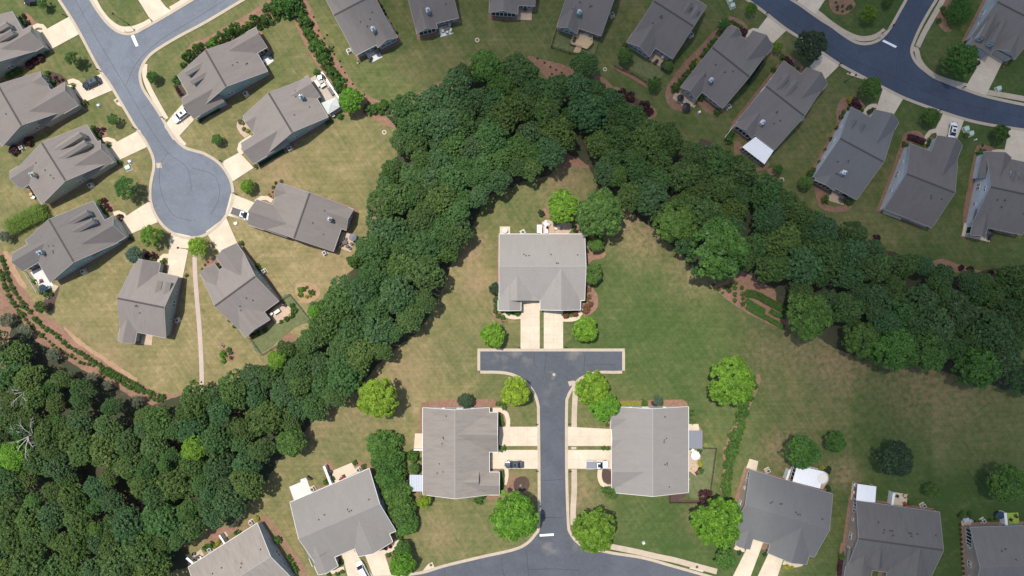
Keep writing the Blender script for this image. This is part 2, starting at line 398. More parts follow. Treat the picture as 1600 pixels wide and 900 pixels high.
# ------------------------------------------------------------------ ground: one lawn sheet to the horizon
DRY = [(60,30,.45),(130,60,.45),(70,130,.7),(180,120,.6),(130,180,.65),(440,80,.6),(400,40,.55),(350,200,.75),(450,260,.9),(550,250,.82),
 (580,300,.7),(500,430,.95),(430,400,.95),(150,480,.85),(250,570,.85),(350,500,.9),(190,350,.75),(30,250,.7),(20,320,.75),(120,500,.85),
 (620,80,.5),(700,100,.55),(800,80,.5),(850,60,.45),(1000,20,.5),(1100,80,.5),(1050,110,.25),(1060,180,.5),(1180,60,.3),
 (1250,180,.6),(1290,230,.45),(1380,300,.6),(1470,370,.4),(1500,400,.3),(1570,150,.15),(1470,130,.3),(1460,200,.3),(1350,40,.2),(1380,100,.35),
 (680,450,.8),(740,430,.85),(740,500,.65),(800,300,.4),(860,270,.6),(760,340,.5),(620,520,.8),(560,680,.75),(500,720,.65),(450,760,.75),
 (420,800,.8),(640,620,.8),(700,580,.7),(740,560,.4),(740,850,.55),(700,800,.7),(680,830,.6),(830,640,.5),(820,750,.7),(915,700,.6),
 (900,800,.7),(1000,600,.45),(1050,560,.3),(1000,500,.15),(970,450,.25),(1060,470,.05),(1100,520,.05),(1000,400,.25),(970,370,.6),(1080,420,.45),
 (1130,460,.45),(1180,530,.35),(1240,560,.35),(1300,600,.4),(1250,650,.5),(1350,640,.12),(1450,640,.35),(1520,640,.4),(1400,800,.2),
 (1500,740,.05),(1100,640,.2),(1000,800,.25),(1030,840,.2),(960,800,.35),(1320,750,.45),(1280,700,.4),(1550,650,.3),(1130,650,.4),(1180,700,.5),
 (620,880,.7),(1580,820,.1),(1520,430,.35),(1310,560,.55),(1400,590,.3),(1550,620,.45),(940,480,.3),(760,470,.75),(30,130,.6)]
EARTH = [(735,400,16,.6),(745,440,18,.5),(970,345,30,.65),(1010,370,30,.5),(1090,415,35,.45),(560,640,30,.3),(1250,540,30,.4),(1310,560,40,.5),
 (1450,585,60,.4),(1320,740,16,.55),(120,520,12,.4),(160,570,30,.35),(430,265,25,.35),(520,400,30,.3),(745,380,12,.5),(620,580,40,.35),(490,650,30,.4),
 (870,300,30,.3),(1100,810,20,.5),(690,840,18,.4),(800,765,18,.4),(905,770,20,.4),(1220,700,20,.5),(1210,75,14,.5),(1200,545,30,.3),(880,265,30,.5)]
def build_ground():
    nx, ny = 300, 180
    xs = np.linspace(-190, 190, nx); ys = np.linspace(-120, 120, ny)
    xs = np.concatenate([[-3000], xs, [3000]]); ys = np.concatenate([[-3000], ys, [3000]])
    X, Y = np.meshgrid(xs, ys)
    PX = X / MPP + 800; PY = 450 - Y / MPP
    num = np.zeros_like(X); den = np.full_like(X, 1e-9)
    for a, b_, v in DRY:
        w = np.exp(-((PX - a) ** 2 + (PY - b_) ** 2) / (2 * 55.0 ** 2)) + 1e-7
        num += w * v; den += w
    dry = num / den
    dry = np.where(PX > 930, dry * .93 + .03, dry)
    dry = np.where(PX < 640, dry * .93, dry)
    for (a0, b0, a1, b1, dv) in [(1458,590,1620,745,.13),(1335,575,1458,745,-.10),(1225,575,1335,700,.08),(1160,0,1250,60,.1),(1330,0,1420,70,-.08),(0,140,150,215,-.08),(640,600,740,640,.06),(690,780,840,860,-.06),(955,780,1120,860,-.08)]:
        dry = dry + dv * ((PX > a0) & (PX < a1) & (PY > b0) & (PY < b1))
    ea = np.zeros_like(X)
    for a, b_, r, v in EARTH:
        ea = np.maximum(ea, v * np.exp(-((PX - a) ** 2 + (PY - b_) ** 2) / (2 * r * r)))
    n = X.size; W = X.shape[1]; Hh = X.shape[0]
    verts = np.stack([X.ravel(), Y.ravel(), np.zeros(n)], 1)
    i = np.arange(Hh - 1)[:, None] * W + np.arange(W - 1)[None, :]
    faces = np.stack([i, i + 1, i + W + 1, i + W], -1).reshape(-1, 4)
    me = bpy.data.meshes.new('lawn')
    me.from_pydata(verts.tolist(), [], faces.tolist())
    for nm, arr in (('dry', dry), ('earth', ea)):
        a = me.attributes.new(nm, 'FLOAT', 'POINT'); a.data.foreach_set('value', arr.ravel().astype(np.float32))
    m, nt, b = new_mat('lawn_grass')
    tc = nt.nodes.new('ShaderNodeTexCoord'); v = tc.outputs['Object']
    ad = nt.nodes.new('ShaderNodeAttribute'); ad.attribute_name = 'dry'
    ae = nt.nodes.new('ShaderNodeAttribute'); ae.attribute_name = 'earth'
    n1 = noise(nt, 0.11, 5, 0.62, vec=v, dist=0.5); n2 = noise(nt, 0.8, 5, 0.65, vec=v); n3 = noise(nt, 6.0, 3, 0.7, vec=v)
    n4 = noise(nt, 0.30, 4, 0.6, vec=v, stretch=(1, 1, 1), dist=1.0)
    sA = noise(nt, 1.0, 2, 0.5, vec=v, stretch=(0.06, 1.6, 1))
    mpr = nt.nodes.new('ShaderNodeMapping'); mpr.inputs['Rotation'].default_value = (0, 0, R(57)); nt.links.new(v, mpr.inputs[0])
    sB = noise(nt, 1.0, 2, 0.5, vec=mpr.outputs[0], stretch=(0.06, 1.6, 1))
    mpr2 = nt.nodes.new('ShaderNodeMapping'); mpr2.inputs['Rotation'].default_value = (0, 0, R(-38)); nt.links.new(v, mpr2.inputs[0])
    sC = noise(nt, 1.0, 2, 0.5, vec=mpr2.outputs[0], stretch=(0.06, 1.6, 1))
    def cen(s, k): return math_n(nt, 'MULTIPLY', math_n(nt, 'SUBTRACT', s, 0.5), k)
    f = ad.outputs['Fac']
    for s, k in ((n1, 0.62), (n2, 0.6), (n3, 0.75), (n4, 0.5), (sA, 0.3), (sB, 0.36), (sC, 0.22)):
        f = math_n(nt, 'ADD', f, cen(s, k))
    f = math_n(nt, 'SUBTRACT', f, 0.10, True)
    base = ramp(nt, f, [(0.0, (0.050, 0.086, 0.024)), (0.28, (0.088, 0.112, 0.038)), (0.55, (0.155, 0.146, 0.062)), (0.82, (0.245, 0.200, 0.095)), (1.0, (0.33, 0.262, 0.14))])
    e = math_n(nt, 'MULTIPLY', ae.outputs['Fac'], ramp(nt, n2, [(0.35, (0.2, 0.2, 0.2)), (0.65, (1.6, 1.6, 1.6))]), True)
    base = mix(nt, e, base, (0.31, 0.20, 0.125))
    nt.links.new(base, b.inputs['Base Color']); b.inputs['Roughness'].default_value = 0.95; b.inputs['Specular IOR Level'].default_value = 0.1
    bn = nt.nodes.new('ShaderNodeBump'); bn.inputs['Strength'].default_value = 0.5; bn.inputs['Distance'].default_value = 0.08
    nt.links.new(n3, bn.inputs['Height']); nt.links.new(bn.outputs[0], b.inputs['Normal'])
    me.materials.append(m)
    tag(mesh_obj('lawn', me), kind='structure')
build_ground()
def S(o): return tag(o, kind='structure')

# ---- roads (each edge is traced so that the kerb follows it)
nwL = [(88,-14),(95.5,0),(121,40),(155.6,104.4),(175.6,133),(213,196),(229,219),(241,244),(243,262),(239,282),(237,304),(240.5,324),(251,344),(266,359),(284,368),
       (300,369.5),(320,365),(342,348),(356.5,327),(362,304),(357.5,280),(342,257.5),(320,243),(304,238),(289,233),(275.6,222),(264,206.7),(249,181),(240,167),(222,140),(217,121),(219,106),(229,89),(244,76),(277.8,55.6),(320,33),(375.6,0),(400,-14)]
nwB = [(132,-14),(140,0),(151,18),(166.7,38),(184,51.5),(200,55.6),(213,53),(235.6,41),(260,27),(305,0),(330,-14)]
neS = [(1152,-14),(1173,1),(1200,21),(1226.7,42),(1250,57),(1289,83),(1313,99),(1355.6,122),(1382,135.6),(1413,151),(1458,168),(1506.7,184),(1546.7,193),(1600,201),(1640,207)]
neA = [(1210,-14),(1233,0),(1249,10),(1280,32),(1297.8,43),(1317.8,57.8),(1335.6,68),(1351,71),(1366.7,68),(1380,60),(1393,44),(1406.7,20),(1417.8,0),(1424,-14)]
neB = [(1468,-14),(1460,0),(1449,17.8),(1435.6,42),(1426.7,62),(1422,76),(1423,87),(1431,101),(1449,116),(1473,129),(1506.7,142),(1540,153),(1600,166),(1640,172)]
S(sheet('road', smooth_pts(nwL) + smooth_pts(nwB)[::-1], 0.03, M_['asph_nw']))
S(sheet('road', smooth_pts(neS) + smooth_pts(neB)[::-1] + smooth_pts(neA)[::-1], 0.03, M_['asph_ne']))
cW = [(560,905),(600,903),(657,897),(695,886),(751,872.5),(802,861),(824,851),(838,836),(844,820),(844.5,740),(843.5,650),(843,633),(838,616),(829,602),(815.6,590),(800,582.7),(782,579.6),(750.4,579)]
cT = [(750.4,549),(972,549)]
cE = [(972,579),(960,579.4),(931,580),(905,590),(892,606),(885,620),(883,636),(883,733),(885.6,816),(889,833),(900,848),(918,858),(942,863),(960,866.7),(1004,873.5),(1049,886),(1095,899),(1150,915)]
S(sheet('road', smooth_pts(cW) + cT + smooth_pts(cE) + [(1150,985),(560,985)], 0.03, M_['asph_c']))
KW = 0.72
S(ribbon('kerb', nwL, 0, KW if False else -KW, 0.13, M_['kerb']))
S(ribbon('kerb', nwB, 0, KW, 0.13, M_['kerb']))
S(ribbon('kerb', neS, 0, -KW, 0.13, M_['kerb']))
S(ribbon('kerb', neA, 0, KW, 0.13, M_['kerb']))
S(ribbon('kerb', neB, 0, KW, 0.13, M_['kerb']))
S(ribbon('kerb', cW, 0, KW, 0.13, M_['kerb']))
S(ribbon('kerb', cE, 0, KW, 0.13, M_['kerb']))
S(ribbon('kerb', [(750.4,579),(750.4,549)], 0, KW, 0.128, M_['kerb'], smooth=False))
S(ribbon('kerb', [(746,549),(976,549)], 0, KW, 0.132, M_['kerb'], smooth=False))
S(ribbon('kerb', [(972,549),(972,579)], 0, KW, 0.126, M_['kerb'], smooth=False))
for pts in (P('A0', [(920,250),(942,246),(974,322),(955,328)]), P('A4', [(440,290),(455,280),(547,326),(535,337)]), P('E2', [(913,607),(1013,600),(1014,616),(916,622)])):
    S(sheet('stop_line', pts, 0.045, M_['white']))
# tar-sealed joints on the centre road
for a in (P('E2', [(925,225),(1000,226),(1085,216)]), P('E2', [(645,762),(650,830),(665,900)]), P('E2', [(820,710),(828,790),(835,900)]), P('E2', [(830,855),(1000,850),(1200,860)]),
          P('D2', [(880,45),(875,120),(895,160)]), P('D2', [(960,50),(955,120),(950,190),(985,200)]), P('D2', [(1225,45),(1230,110),(1225,180)]), P('D2', [(1240,140),(1340,130),(1440,135)]),
          P('E2', [(930,490),(1000,488),(1080,492)]), P('D2', [(1095,210),(1120,250),(1135,290)]), P('E2', [(245,850),(250,900)]), P('D2', [(1010,55),(1010,80),(1045,82)])):
    S(ribbon('tar_joint', a, -0.05, 0.05, 0.042, M_['tar'], 0.003))
# ---- pavements
def pave(pts, w=1.25, mat='walk', z=0.10):
    S(ribbon('pavement', pts, -w / 2, w / 2, z, M_[mat], 0.09))
pave(P('A0', [(640,-40),(668,10),(700,70),(750,135),(810,185),(860,205),(930,203),(1000,180),(1062,147)]), 1.35, 'concrete')
pave(P(Z(180,0,6.667), [(575,95),(640,60),(760,-20)]), 1.25, 'concrete')
pave(P('A0', [(1020,450),(1018,520),(1040,600),(1080,680),(1130,770),(1170,840)]), 1.3, 'concrete')
pave(P('B0', [(1245,150),(1270,185),(1300,215)]), 1.3, 'concrete')
pave(P('A4', [(-40,72),(0,100),(80,165),(180,230),(270,268),(340,272),(400,255),(455,222)]), 1.3, 'walk')
pave(P('A4', [(880,-30),(845,40),(800,120),(740,225),(690,330)]), 1.3, 'walk')
pave(P('A4', [(660,345),(683,350),(700,420),(750,490),(830,545),(950,585),(1035,605)]), 1.3, 'walk')
pave(P('A4', [(1170,648),(1300,670),(1480,702)]), 1.3, 'walk')
pave([(888.5,600),(895,598),(899,606),(897.5,640),(897,668)], 1.35, 'walk')
pave([(896.5,698),(896.5,702)], 1.3, 'walk')
pave(P('E2', [(1157,148),(1157,300),(1150,430),(1150,540)]), 1.4, 'walk')
pave(P('E3', [(-90,678),(0,697),(150,727),(300,762),(420,787),(560,825),(720,868)]), 1.4, 'walk')
S(ribbon('path', P('C0', [(1368,120),(1372,300),(1385,480),(1400,650),(1415,900),(1420,1100),(1418,1140)]), -0.55, 0.55, 0.055, M_['gravel'], 0.04))
# ---- driveways
drv = [P('A0', [(488,118),(556,242),(365,345),(240,215),(325,208)]), P('A0', [(715,515),(803,630),(600,718),(470,600),(575,595)]),
 P('B0', [(985,103),(1038,222),(835,318),(720,215),(815,193)]), P('B0', [(1050,605),(1110,752),(905,842),(820,740),(885,712)]),
 P('C0', [(1205,10),(1345,40),(1285,335),(1175,320),(1185,180)]), [(322,362),(353,339),(371,380),(344,398)],
 [(361,302),(399,317),(392,346),(352,336)], P('B1', [(120,330),(245,262),(345,370),(198,465)]),
 [(257,197),(268,182),(288,160),(310,180),(281,212),(271,219)],
 P('A3', [(1085,105),(1218,205),(1115,305),(1000,215)]), P('A4', [(25,365),(148,452),(40,560),(-70,470)]), P('A4', [(452,608),(592,690),(520,810),(395,780)]),
 P('B4', [(870,-12),(1020,28),(962,180),(830,160),(815,100)]), P('B4', [(1335,90),(1460,115),(1440,350),(1305,330),(1300,250)]),
 P('A4', [(1015,632),(1165,682),(1300,410),(1170,370)]), P(Z(1200,0,6.667), [(310,-5),(600,-12),(520,110),(480,175),(300,40)]),
 P(Z(180,0,6.667), [(240,-5),(465,-10),(530,75),(590,115),(400,225),(350,175)]),
 P(Z(440,720,5), [(470,725),(555,680),(610,760),(720,910),(520,910)]), P(Z(440,720,5), [(650,730),(785,665),(865,910),(720,910)]),
 P(Z(1130,700,4.5), [(205,625),(285,650),(190,905),(65,905)]), P(Z(1130,700,4.5), [(320,735),(425,770),(380,905),(240,905)]),
 P(Z(750,330,3.913), [(248,535),(365,535),(365,845),(248,845)]), P(Z(750,330,3.913), [(390,590),(508,590),(508,845),(390,845)]),
 P('D2', [(630,570),(906,570),(906,705),(630,705)]), P('D2', [(570,733),(906,733),(906,865),(570,865)]),
 P('D2', [(1113,570),(1440,588),(1440,705),(1113,705)]), P('D2', [(1113,733),(1420,733),(1420,865),(1113,865)])]
m_dr, nt, b = new_mat('driveway_concrete')
tc = nt.nodes.new('ShaderNodeTexCoord'); v = tc.outputs['Object']
n1 = noise(nt, 0.25, 4, 0.6, vec=v); n2 = noise(nt, 9, 3, 0.7, vec=v); n3 = noise(nt, 1.6, 4, 0.6, vec=v)
base = ramp(nt, math_n(nt, 'ADD', math_n(nt, 'MULTIPLY', n1, .5), math_n(nt, 'ADD', math_n(nt, 'MULTIPLY', n2, .25), math_n(nt, 'MULTIPLY', n3, .25))), [(0.36, (0.49, 0.405, 0.30)), (0.62, (0.64, 0.54, 0.41))])
nt.links.new(base, b.inputs['Base Color']); b.inputs['Roughness'].default_value = 0.9
m_joint = mat_plain('concrete_joint', (0.46, 0.385, 0.295), 0.9)
for i, d in enumerate(drv):
    S(sheet('driveway', d, 0.145 if False else 0.115 + 0.0001 * i, m_dr, 0.1))
def joint(pts): S(ribbon('driveway_joint', pts, -0.035, 0.035, 0.1245, m_joint, 0.003, smooth=False))
zv = Z(750,330,3.913)
for y in (600,650,698,747,795): joint(P(zv, [(248,y),(365,y)])); joint(P(zv, [(390,y+8),(508,y+8)])) if y > 600 else None
joint(P(zv, [(306,560),(306,842)])); joint(P(zv, [(449,615),(449,842)]))
for x in (700,760,830): joint(P('D2', [(x,572),(x,704)])); joint(P('D2', [(x,735),(x,864)]))
joint(P('D2', [(660,637),(905,637)])); joint(P('D2', [(590,799),(905,799)])); joint(P('D2', [(1115,637),(1438,640)])); joint(P('D2', [(1115,799),(1415,799)]))
for x in (1190,1255,1330): joint(P('D2', [(x,575),(x,704)])); joint(P('D2', [(x,735),(x,864)]))
joint(P('A0', [(425,170),(500,285)])); joint(P('A0', [(390,305),(522,170)])) if False else None
joint(P('A0', [(650,560),(725,660)])); joint(P('B0', [(900,150),(960,265)])); joint(P('B0', [(960,660),(1020,790)]))
joint(P('A3', [(1050,165),(1170,250)])); joint(P('A3', [(1145,160),(1065,255)])); joint(P('A4', [(430,690),(550,750)])); joint(P('A4', [(1100,500),(1235,555)]))
joint(P(Z(1130,700,4.5), [(150,730),(255,760)])); joint(P(Z(1130,700,4.5), [(280,820),(400,860)])); joint(P('C0', [(1190,150),(1320,170)]))
# ---- curved front walks
def fwalk(pts, w=1.05): S(ribbon('front_walk', pts, -w / 2, w / 2, 0.12, M_['concrete'], 0.1))
fwalk(P('A0', [(235,195),(265,180),(300,185),(330,225)])); fwalk(P('A0', [(480,578),(515,567),(550,580),(580,610)])); fwalk(P('B0', [(722,175),(760,168),(800,182),(825,210)]))
fwalk(P('B0', [(800,695),(835,684),(870,700),(890,730)])); fwalk(P('C0', [(1195,180),(1155,178),(1120,205),(1110,225)])); fwalk(P('B1', [(360,610),(400,582),(440,583),(475,605)]))
fwalk(P('B1', [(262,275),(243,240),(252,205),(330,150)])); fwalk(P('A3', [(1020,225),(975,212),(935,240),(925,262)])); fwalk(P('A4', [(405,745),(365,745),(330,775),(318,805)]))
fwalk(P('A4', [(60,470),(40,462),(15,475),(-5,505)])); fwalk(P('B4', [(820,108),(780,118),(755,150),(745,205)])); fwalk(P('B4', [(1300,258),(1250,255),(1215,262)]))
fwalk(P(zv, [(250,645),(205,648),(165,640),(145,622)])); fwalk(P(zv, [(508,662),(560,662),(600,650),(616,620),(618,595)]))
fwalk(P('D2', [(575,452),(640,452),(680,480),(692,520),(690,572)]), 1.1); fwalk(P('D2', [(680,862),(682,920),(668,975)]), 1.0)
fwalk(P(Z(930,610,4.735), [(35,585),(32,640),(50,690),(90,712),(135,712)]), 1.1); fwalk(P(Z(440,720,5), [(385,868),(430,855),(490,840)])); fwalk(P(Z(440,720,5), [(800,712),(860,690),(900,655),(900,615)]))
fwalk(P(Z(1130,700,4.5), [(80,695),(110,712),(150,715)])); fwalk(P(Z(1130,700,4.5), [(420,805),(470,822),(520,822),(555,812)])); fwalk(P(Z(1460,0,7.5), [(540,760),(480,745),(490,690)]), 1.2)
S(sheet('front_walk', P(Z(1460,0,7.5), [(600,655),(480,690),(450,790),(520,790)]), 0.11, M_['walk']))

# ------------------------------------------------------------------ beds of pine straw and mulch
BEDN = [0]
def bed(pts, mat='straw', z=0.012, wob=0.5):
    BEDN[0] += 1; z = z + BEDN[0] * 0.00025
    S(sheet({'straw': 'pine_straw_bed', 'dark_mulch': 'mulch_bed', 'litter': 'leaf_litter', 'clay': 'clay_bank', 'greenturf': 'green_lawn', 'paver': 'paver_bed', 'stone': 'stone_bed'}[mat], pts, z, M_[mat], 0, True, wob))
bed(P('A1', [(-60,370),(60,335),(200,280),(360,180),(520,125),(600,100),(640,180),(700,310),(780,440),(850,570),(920,690),(960,770),(1000,810),(1150,815),(1230,860),(1330,900),(1380,880),(1330,790),(1280,725),(1190,695),(1080,625),(990,500),(900,380),(820,240),(760,90),(700,-10),(560,-20),(440,10),(300,100),(140,190),(0,270),(-80,300),(-130,360)]))
bed(P('A2', [(40,690),(110,630),(250,550),(400,460),(450,520),(430,620),(250,680)])); bed(P('A2', [(830,395),(960,425),(1110,465),(1180,520),(1100,600),(1000,580),(920,500)]))
bed(P('A2', [(1290,520),(1380,560),(1450,640),(1440,700),(1340,640)])); bed(P('A3', [(0,610),(60,640),(150,690),(290,770),(280,830),(160,830),(40,740)]))
bed(P('A3', [(-20,465),(60,480),(140,530),(250,600),(245,625),(110,545),(20,495)]), wob=0.3)
bed([(-60,380),(6,396),(18,420),(32,440),(45,462),(62,486),(90,505),(120,530),(150,553),(180,573),(210,592),(245,612),(268,616),(300,610),(330,606),(330,660),(230,700),(120,690),(30,640),(-60,600)])
bed([(100,512),(120,526),(150,549),(180,569),(215,592),(214,597),(180,577),(150,556),(118,534)], 'clay', 0.016, 1.2)
bed([(6,392),(16,398),(28,424),(42,448),(38,452),(24,436),(10,412)], 'clay', 0.016, 1.2)
bed(P('C3', [(690,385),(760,372),(860,300),(900,262),(1000,262),(1140,380),(1230,470),(1240,640),(1190,694),(1060,645),(900,560),(770,470)]))
bed(P('B2', [(1010,378),(1080,300),(1150,235),(1260,320),(1400,420),(1420,560),(1340,480),(1290,390),(1180,362)]), wob=1.0)
bed(P('B2', [(1210,790),(1240,720),(1190,740),(1170,830),(1240,900),(1300,1010),(1380,980),(1290,890)]), wob=.4)
bed(P('B2', [(950,650),(990,720),(920,700)])); bed(P('D3', [(890,400),(870,520),(800,630),(780,760),(765,900),(800,920),(810,700),(960,420),(1030,240),(1000,200),(990,300)]))
bed(P('E3', [(765,0),(775,160),(745,290),(775,330),(800,200),(850,60),(870,-20)])); bed(P('B1', [(1130,810),(1160,720),(1200,640),(1260,650),(1230,800)]))
bed(P('C1', [(780,520),(760,600),(730,660),(800,680),(850,650),(800,560)])); bed(P('C1', [(530,790),(545,740),(600,722),(640,745),(600,790)]))
bed(P('C1', [(430,880),(500,830),(600,770),(625,735),(640,760),(540,850),(450,900)])); bed(P('C1', [(640,390),(700,362),(780,385),(810,440),(770,495),(700,508),(645,460)]), 'clay')
bed(P('C1', [(105,805),(125,785),(150,810),(135,840),(110,835)])); bed(P('C1', [(150,830),(190,825),(225,880),(200,920),(150,915),(110,880)]), 'straw')
bed(P('D1', [(560,90),(620,90),(640,120),(600,130)])); bed(P('D1', [(560,480),(650,430),(700,500),(690,560),(640,590),(570,560)]), 'litter')
bed(P('C2', [(620,130),(640,130),(640,620),(700,620),(690,640),(610,630),(580,560),(590,450),(610,350)]), wob=.2)
bed(P('C2', [(1230,60),(1300,50),(1330,160),(1340,190),(1265,230),(1280,390),(1320,450),(1320,540),(1270,590),(1210,600),(1215,500),(1240,480)]), wob=.3)
bed(P('D2', [(75,430),(90,400),(200,385),(340,375),(460,378),(590,380),(640,420),(690,440),(690,470),(600,440),(500,440),(90,445)]), wob=.2)
bed(P('D2', [(75,430),(95,430),(95,560),(85,740),(70,560)]), wob=.2); bed(P('D2', [(615,470),(640,455),(690,500),(692,560),(615,570)]), wob=.1)
bed(P('E2', [(630,160),(668,150),(672,210),(665,275),(640,330),(560,370),(530,340),(630,320)]), wob=.2); bed(P('E2', [(20,300),(95,315),(120,340),(70,390),(60,440),(30,460),(10,350)]), wob=.3)
bed(P('E2', [(665,230),(740,190),(760,250),(740,300),(680,320)]), wob=.3); bed([(640,745),(650,740),(652,760),(648,830),(640,800),(632,760)], wob=.3)
bed(P('D3', [(0,395),(60,388),(240,385),(480,380),(510,400),(515,425),(300,425),(0,425)]), wob=.2); bed(P(Z(930,610,4.735), [(690,250),(720,245),(790,290),(800,420),(860,415),(780,390),(690,300)]), wob=.2)
bed(P('E3', [(385,325),(510,310),(500,345),(385,372)]), 'dark_mulch'); bed(P('E3', [(620,310),(660,310),(690,350),(660,390),(600,390),(590,350)]), 'dark_mulch'); bed(P('E3', [(390,365),(600,368),(600,380),(388,382)]), 'dark_mulch', 0.02, .1)
bed(P('E3', [(690,-20),(700,60),(690,180),(670,320),(655,318),(665,180),(685,60)]), 'straw', 0.014, .2)
bed(P('E2', [(730,260),(745,215),(790,198),(835,215),(845,260),(830,300),(750,310)]), 'dark_mulch'); bed(P(Z(930,610,4.735), [(50,585),(110,592),(128,640),(120,690),(85,690),(52,650)]), 'dark_mulch', 0.02, .1)
bed(P('E1', [(830,100),(890,105),(905,150),(870,170),(840,160)])); bed(P('E1', [(1040,90),(1150,110),(1160,140),(1090,160),(1050,150)]))
bed(P('E1', [(670,890),(640,800),(590,740),(520,640),(440,530),(380,490),(430,480),(530,590),(620,720),(680,800),(720,900)]), 'straw', .012, .5); bed(P('E1', [(1260,690),(1330,640),(1380,680),(1420,720),(1340,780),(1270,770)]))
bed(P('E1', [(330,760),(200,900),(20,960),(40,870),(180,840),(260,720)]), 'straw'); bed(P('E1', [(0,640),(100,560),(330,540),(370,500),(340,480),(250,560),(80,680)]), 'straw')
bed(P('C0', [(380,440),(420,390),(370,560),(330,575),(300,520),(350,430)]), 'dark_mulch'); bed(P('B0', [(640,90),(720,90),(760,140),(745,165),(700,180),(650,150)]))
bed(P('B0', [(700,600),(740,590),(800,640),(810,670),(760,690),(720,660)])); bed(P('A0', [(230,180),(160,95),(180,85),(240,140),(275,180)])); bed(P('A0', [(340,520),(370,505),(430,530),(475,570),(400,600)]), 'dark_mulch')
bed(P('A0', [(1240,640),(1270,690),(1310,660),(1250,580),(1225,600)]), 'dark_mulch'); bed(P('B1', [(230,40),(265,25),(325,110),(280,160),(250,130),(225,80)]), 'paver')
bed(P('B1', [(450,560),(470,500),(520,455),(570,480),(500,560),(480,590)])); bed(P('C1', [(0,220),(70,190),(100,190),(90,230),(0,260)]))
bed(P('C0', [(1000,150),(1060,145),(1120,170),(1100,200),(1010,195)])); bed(P('A3', [(800,120),(870,130),(930,180),(930,230),(880,230),(830,190)])); bed(P('A3', [(1180,400),(1250,400),(1330,470),(1300,500),(1210,440)]))
bed(P('A3', [(360,650),(400,560),(500,430),(600,330),(700,220),(760,200),(640,370),(480,600),(430,700),(520,780),(420,770),(370,720)])); bed(P('A3', [(580,720),(620,700),(730,770),(780,730),(800,760),(720,810),(640,780)]))
bed(P('A4', [(130,900),(125,760),(170,690),(270,690),(320,740),(310,790),(220,760),(180,860)])); bed(P('A4', [(70,0),(240,0),(240,60),(180,100),(100,90),(70,40)])); bed(P('A4', [(840,10),(930,-20),(900,170),(940,215),(880,220),(830,150)]))
bed(P('B4', [(580,180),(600,130),(660,108),(730,130),(740,190),(690,200),(640,195),(600,250),(560,300),(450,640),(440,680),(500,420)])); bed(P('B4', [(1090,250),(1110,215),(1160,205),(1230,235),(1260,255),(1150,270),(1100,290)]))
bed(P('B4', [(-30,480),(50,520),(40,600),(80,640),(160,640),(230,620),(210,670),(100,680),(0,640)])); bed(P('B4', [(1080,330),(1100,300),(1050,620),(1010,760),(1020,640)]))
bed(P('C4', [(820,205),(900,210),(1010,250),(1150,285),(1280,285),(1260,305),(1050,300),(790,275)])); bed(P('B3', [(600,165),(680,190),(740,240),(700,265),(620,230)], ), 'dark_mulch'); bed(P('B3', [(1070,380),(1110,370),(1140,420),(1100,425)]))
bed(P('B3', [(860,170),(900,220),(880,280),(900,350),(1020,370),(1080,320),(1070,380),(900,390),(840,250)])); bed(P(Z(740,0,6.667), [(800,500),(860,320),(880,330),(830,500)])); bed(P('A3', [(0,640),(140,680),(250,750),(210,800),(60,740)]), 'litter')
bed(P(Z(740,0,6.667), [(830,330),(860,300),(1050,355),(1230,380),(1320,395),(1250,590),(1000,555),(820,500)]), 'greenturf', 0.016, .1); bed(P('A3', [(50,440),(140,340),(240,430),(360,470),(300,560),(130,500)]), 'greenturf', .014)
bed(P('C1', [(540,480),(600,455),(740,630),(640,680),(400,860),(340,780),(500,650)]), 'greenturf', .01, .2); bed(P(Z(930,610,4.735), [(690,430),(885,425),(860,750),(780,790),(690,760)]), 'greenturf', .01, .1)
for zt, c, r in (('A2',(475,282),16),('A2',(1373,487),14),('B3',(1177,455),17),('B1',(1262,120),16)):
    zz = Tt[zt]; p = px(*zz(*c)); rr = r / 4.5 * MPP
    bm = bmesh.new()
    for k in range(20):
        a0, a1 = 2 * math.pi * k / 20, 2 * math.pi * (k + 1) / 20
        v4 = [(math.cos(a0) * rr, math.sin(a0) * rr), (math.cos(a1) * rr, math.sin(a1) * rr), (math.cos(a1) * rr * .58, math.sin(a1) * rr * .58), (math.cos(a0) * rr * .58, math.sin(a0) * rr * .58)]
        poly_prism(bm, [(x, y, .06) for x, y in v4], [(x, y, 0) for x, y in v4])
    lid = bmesh.new(); cyl(lid, (0, 0, 0.01), rr * .42, rr * .4, 0.1, 14)
    rt = empty('drain_ring', (p.x, p.y, 0.02)); from_bm('collar', bm, M_['concrete'], rt); from_bm('lid', lid, M_['iron'], rt)
    lab = {(475,282): 'round concrete drain ring in the lawn below the second house of the north row', (1373,487): 'round concrete drain ring right of the fenced green yard', (1177,455): 'round concrete drain ring below the white roofed sunroom', (1262,120): 'round concrete drain ring in the tan lawn beside the wooded belt'}[c]
    tag(rt, lab, 'drain', 'drain rings set in the lawns')

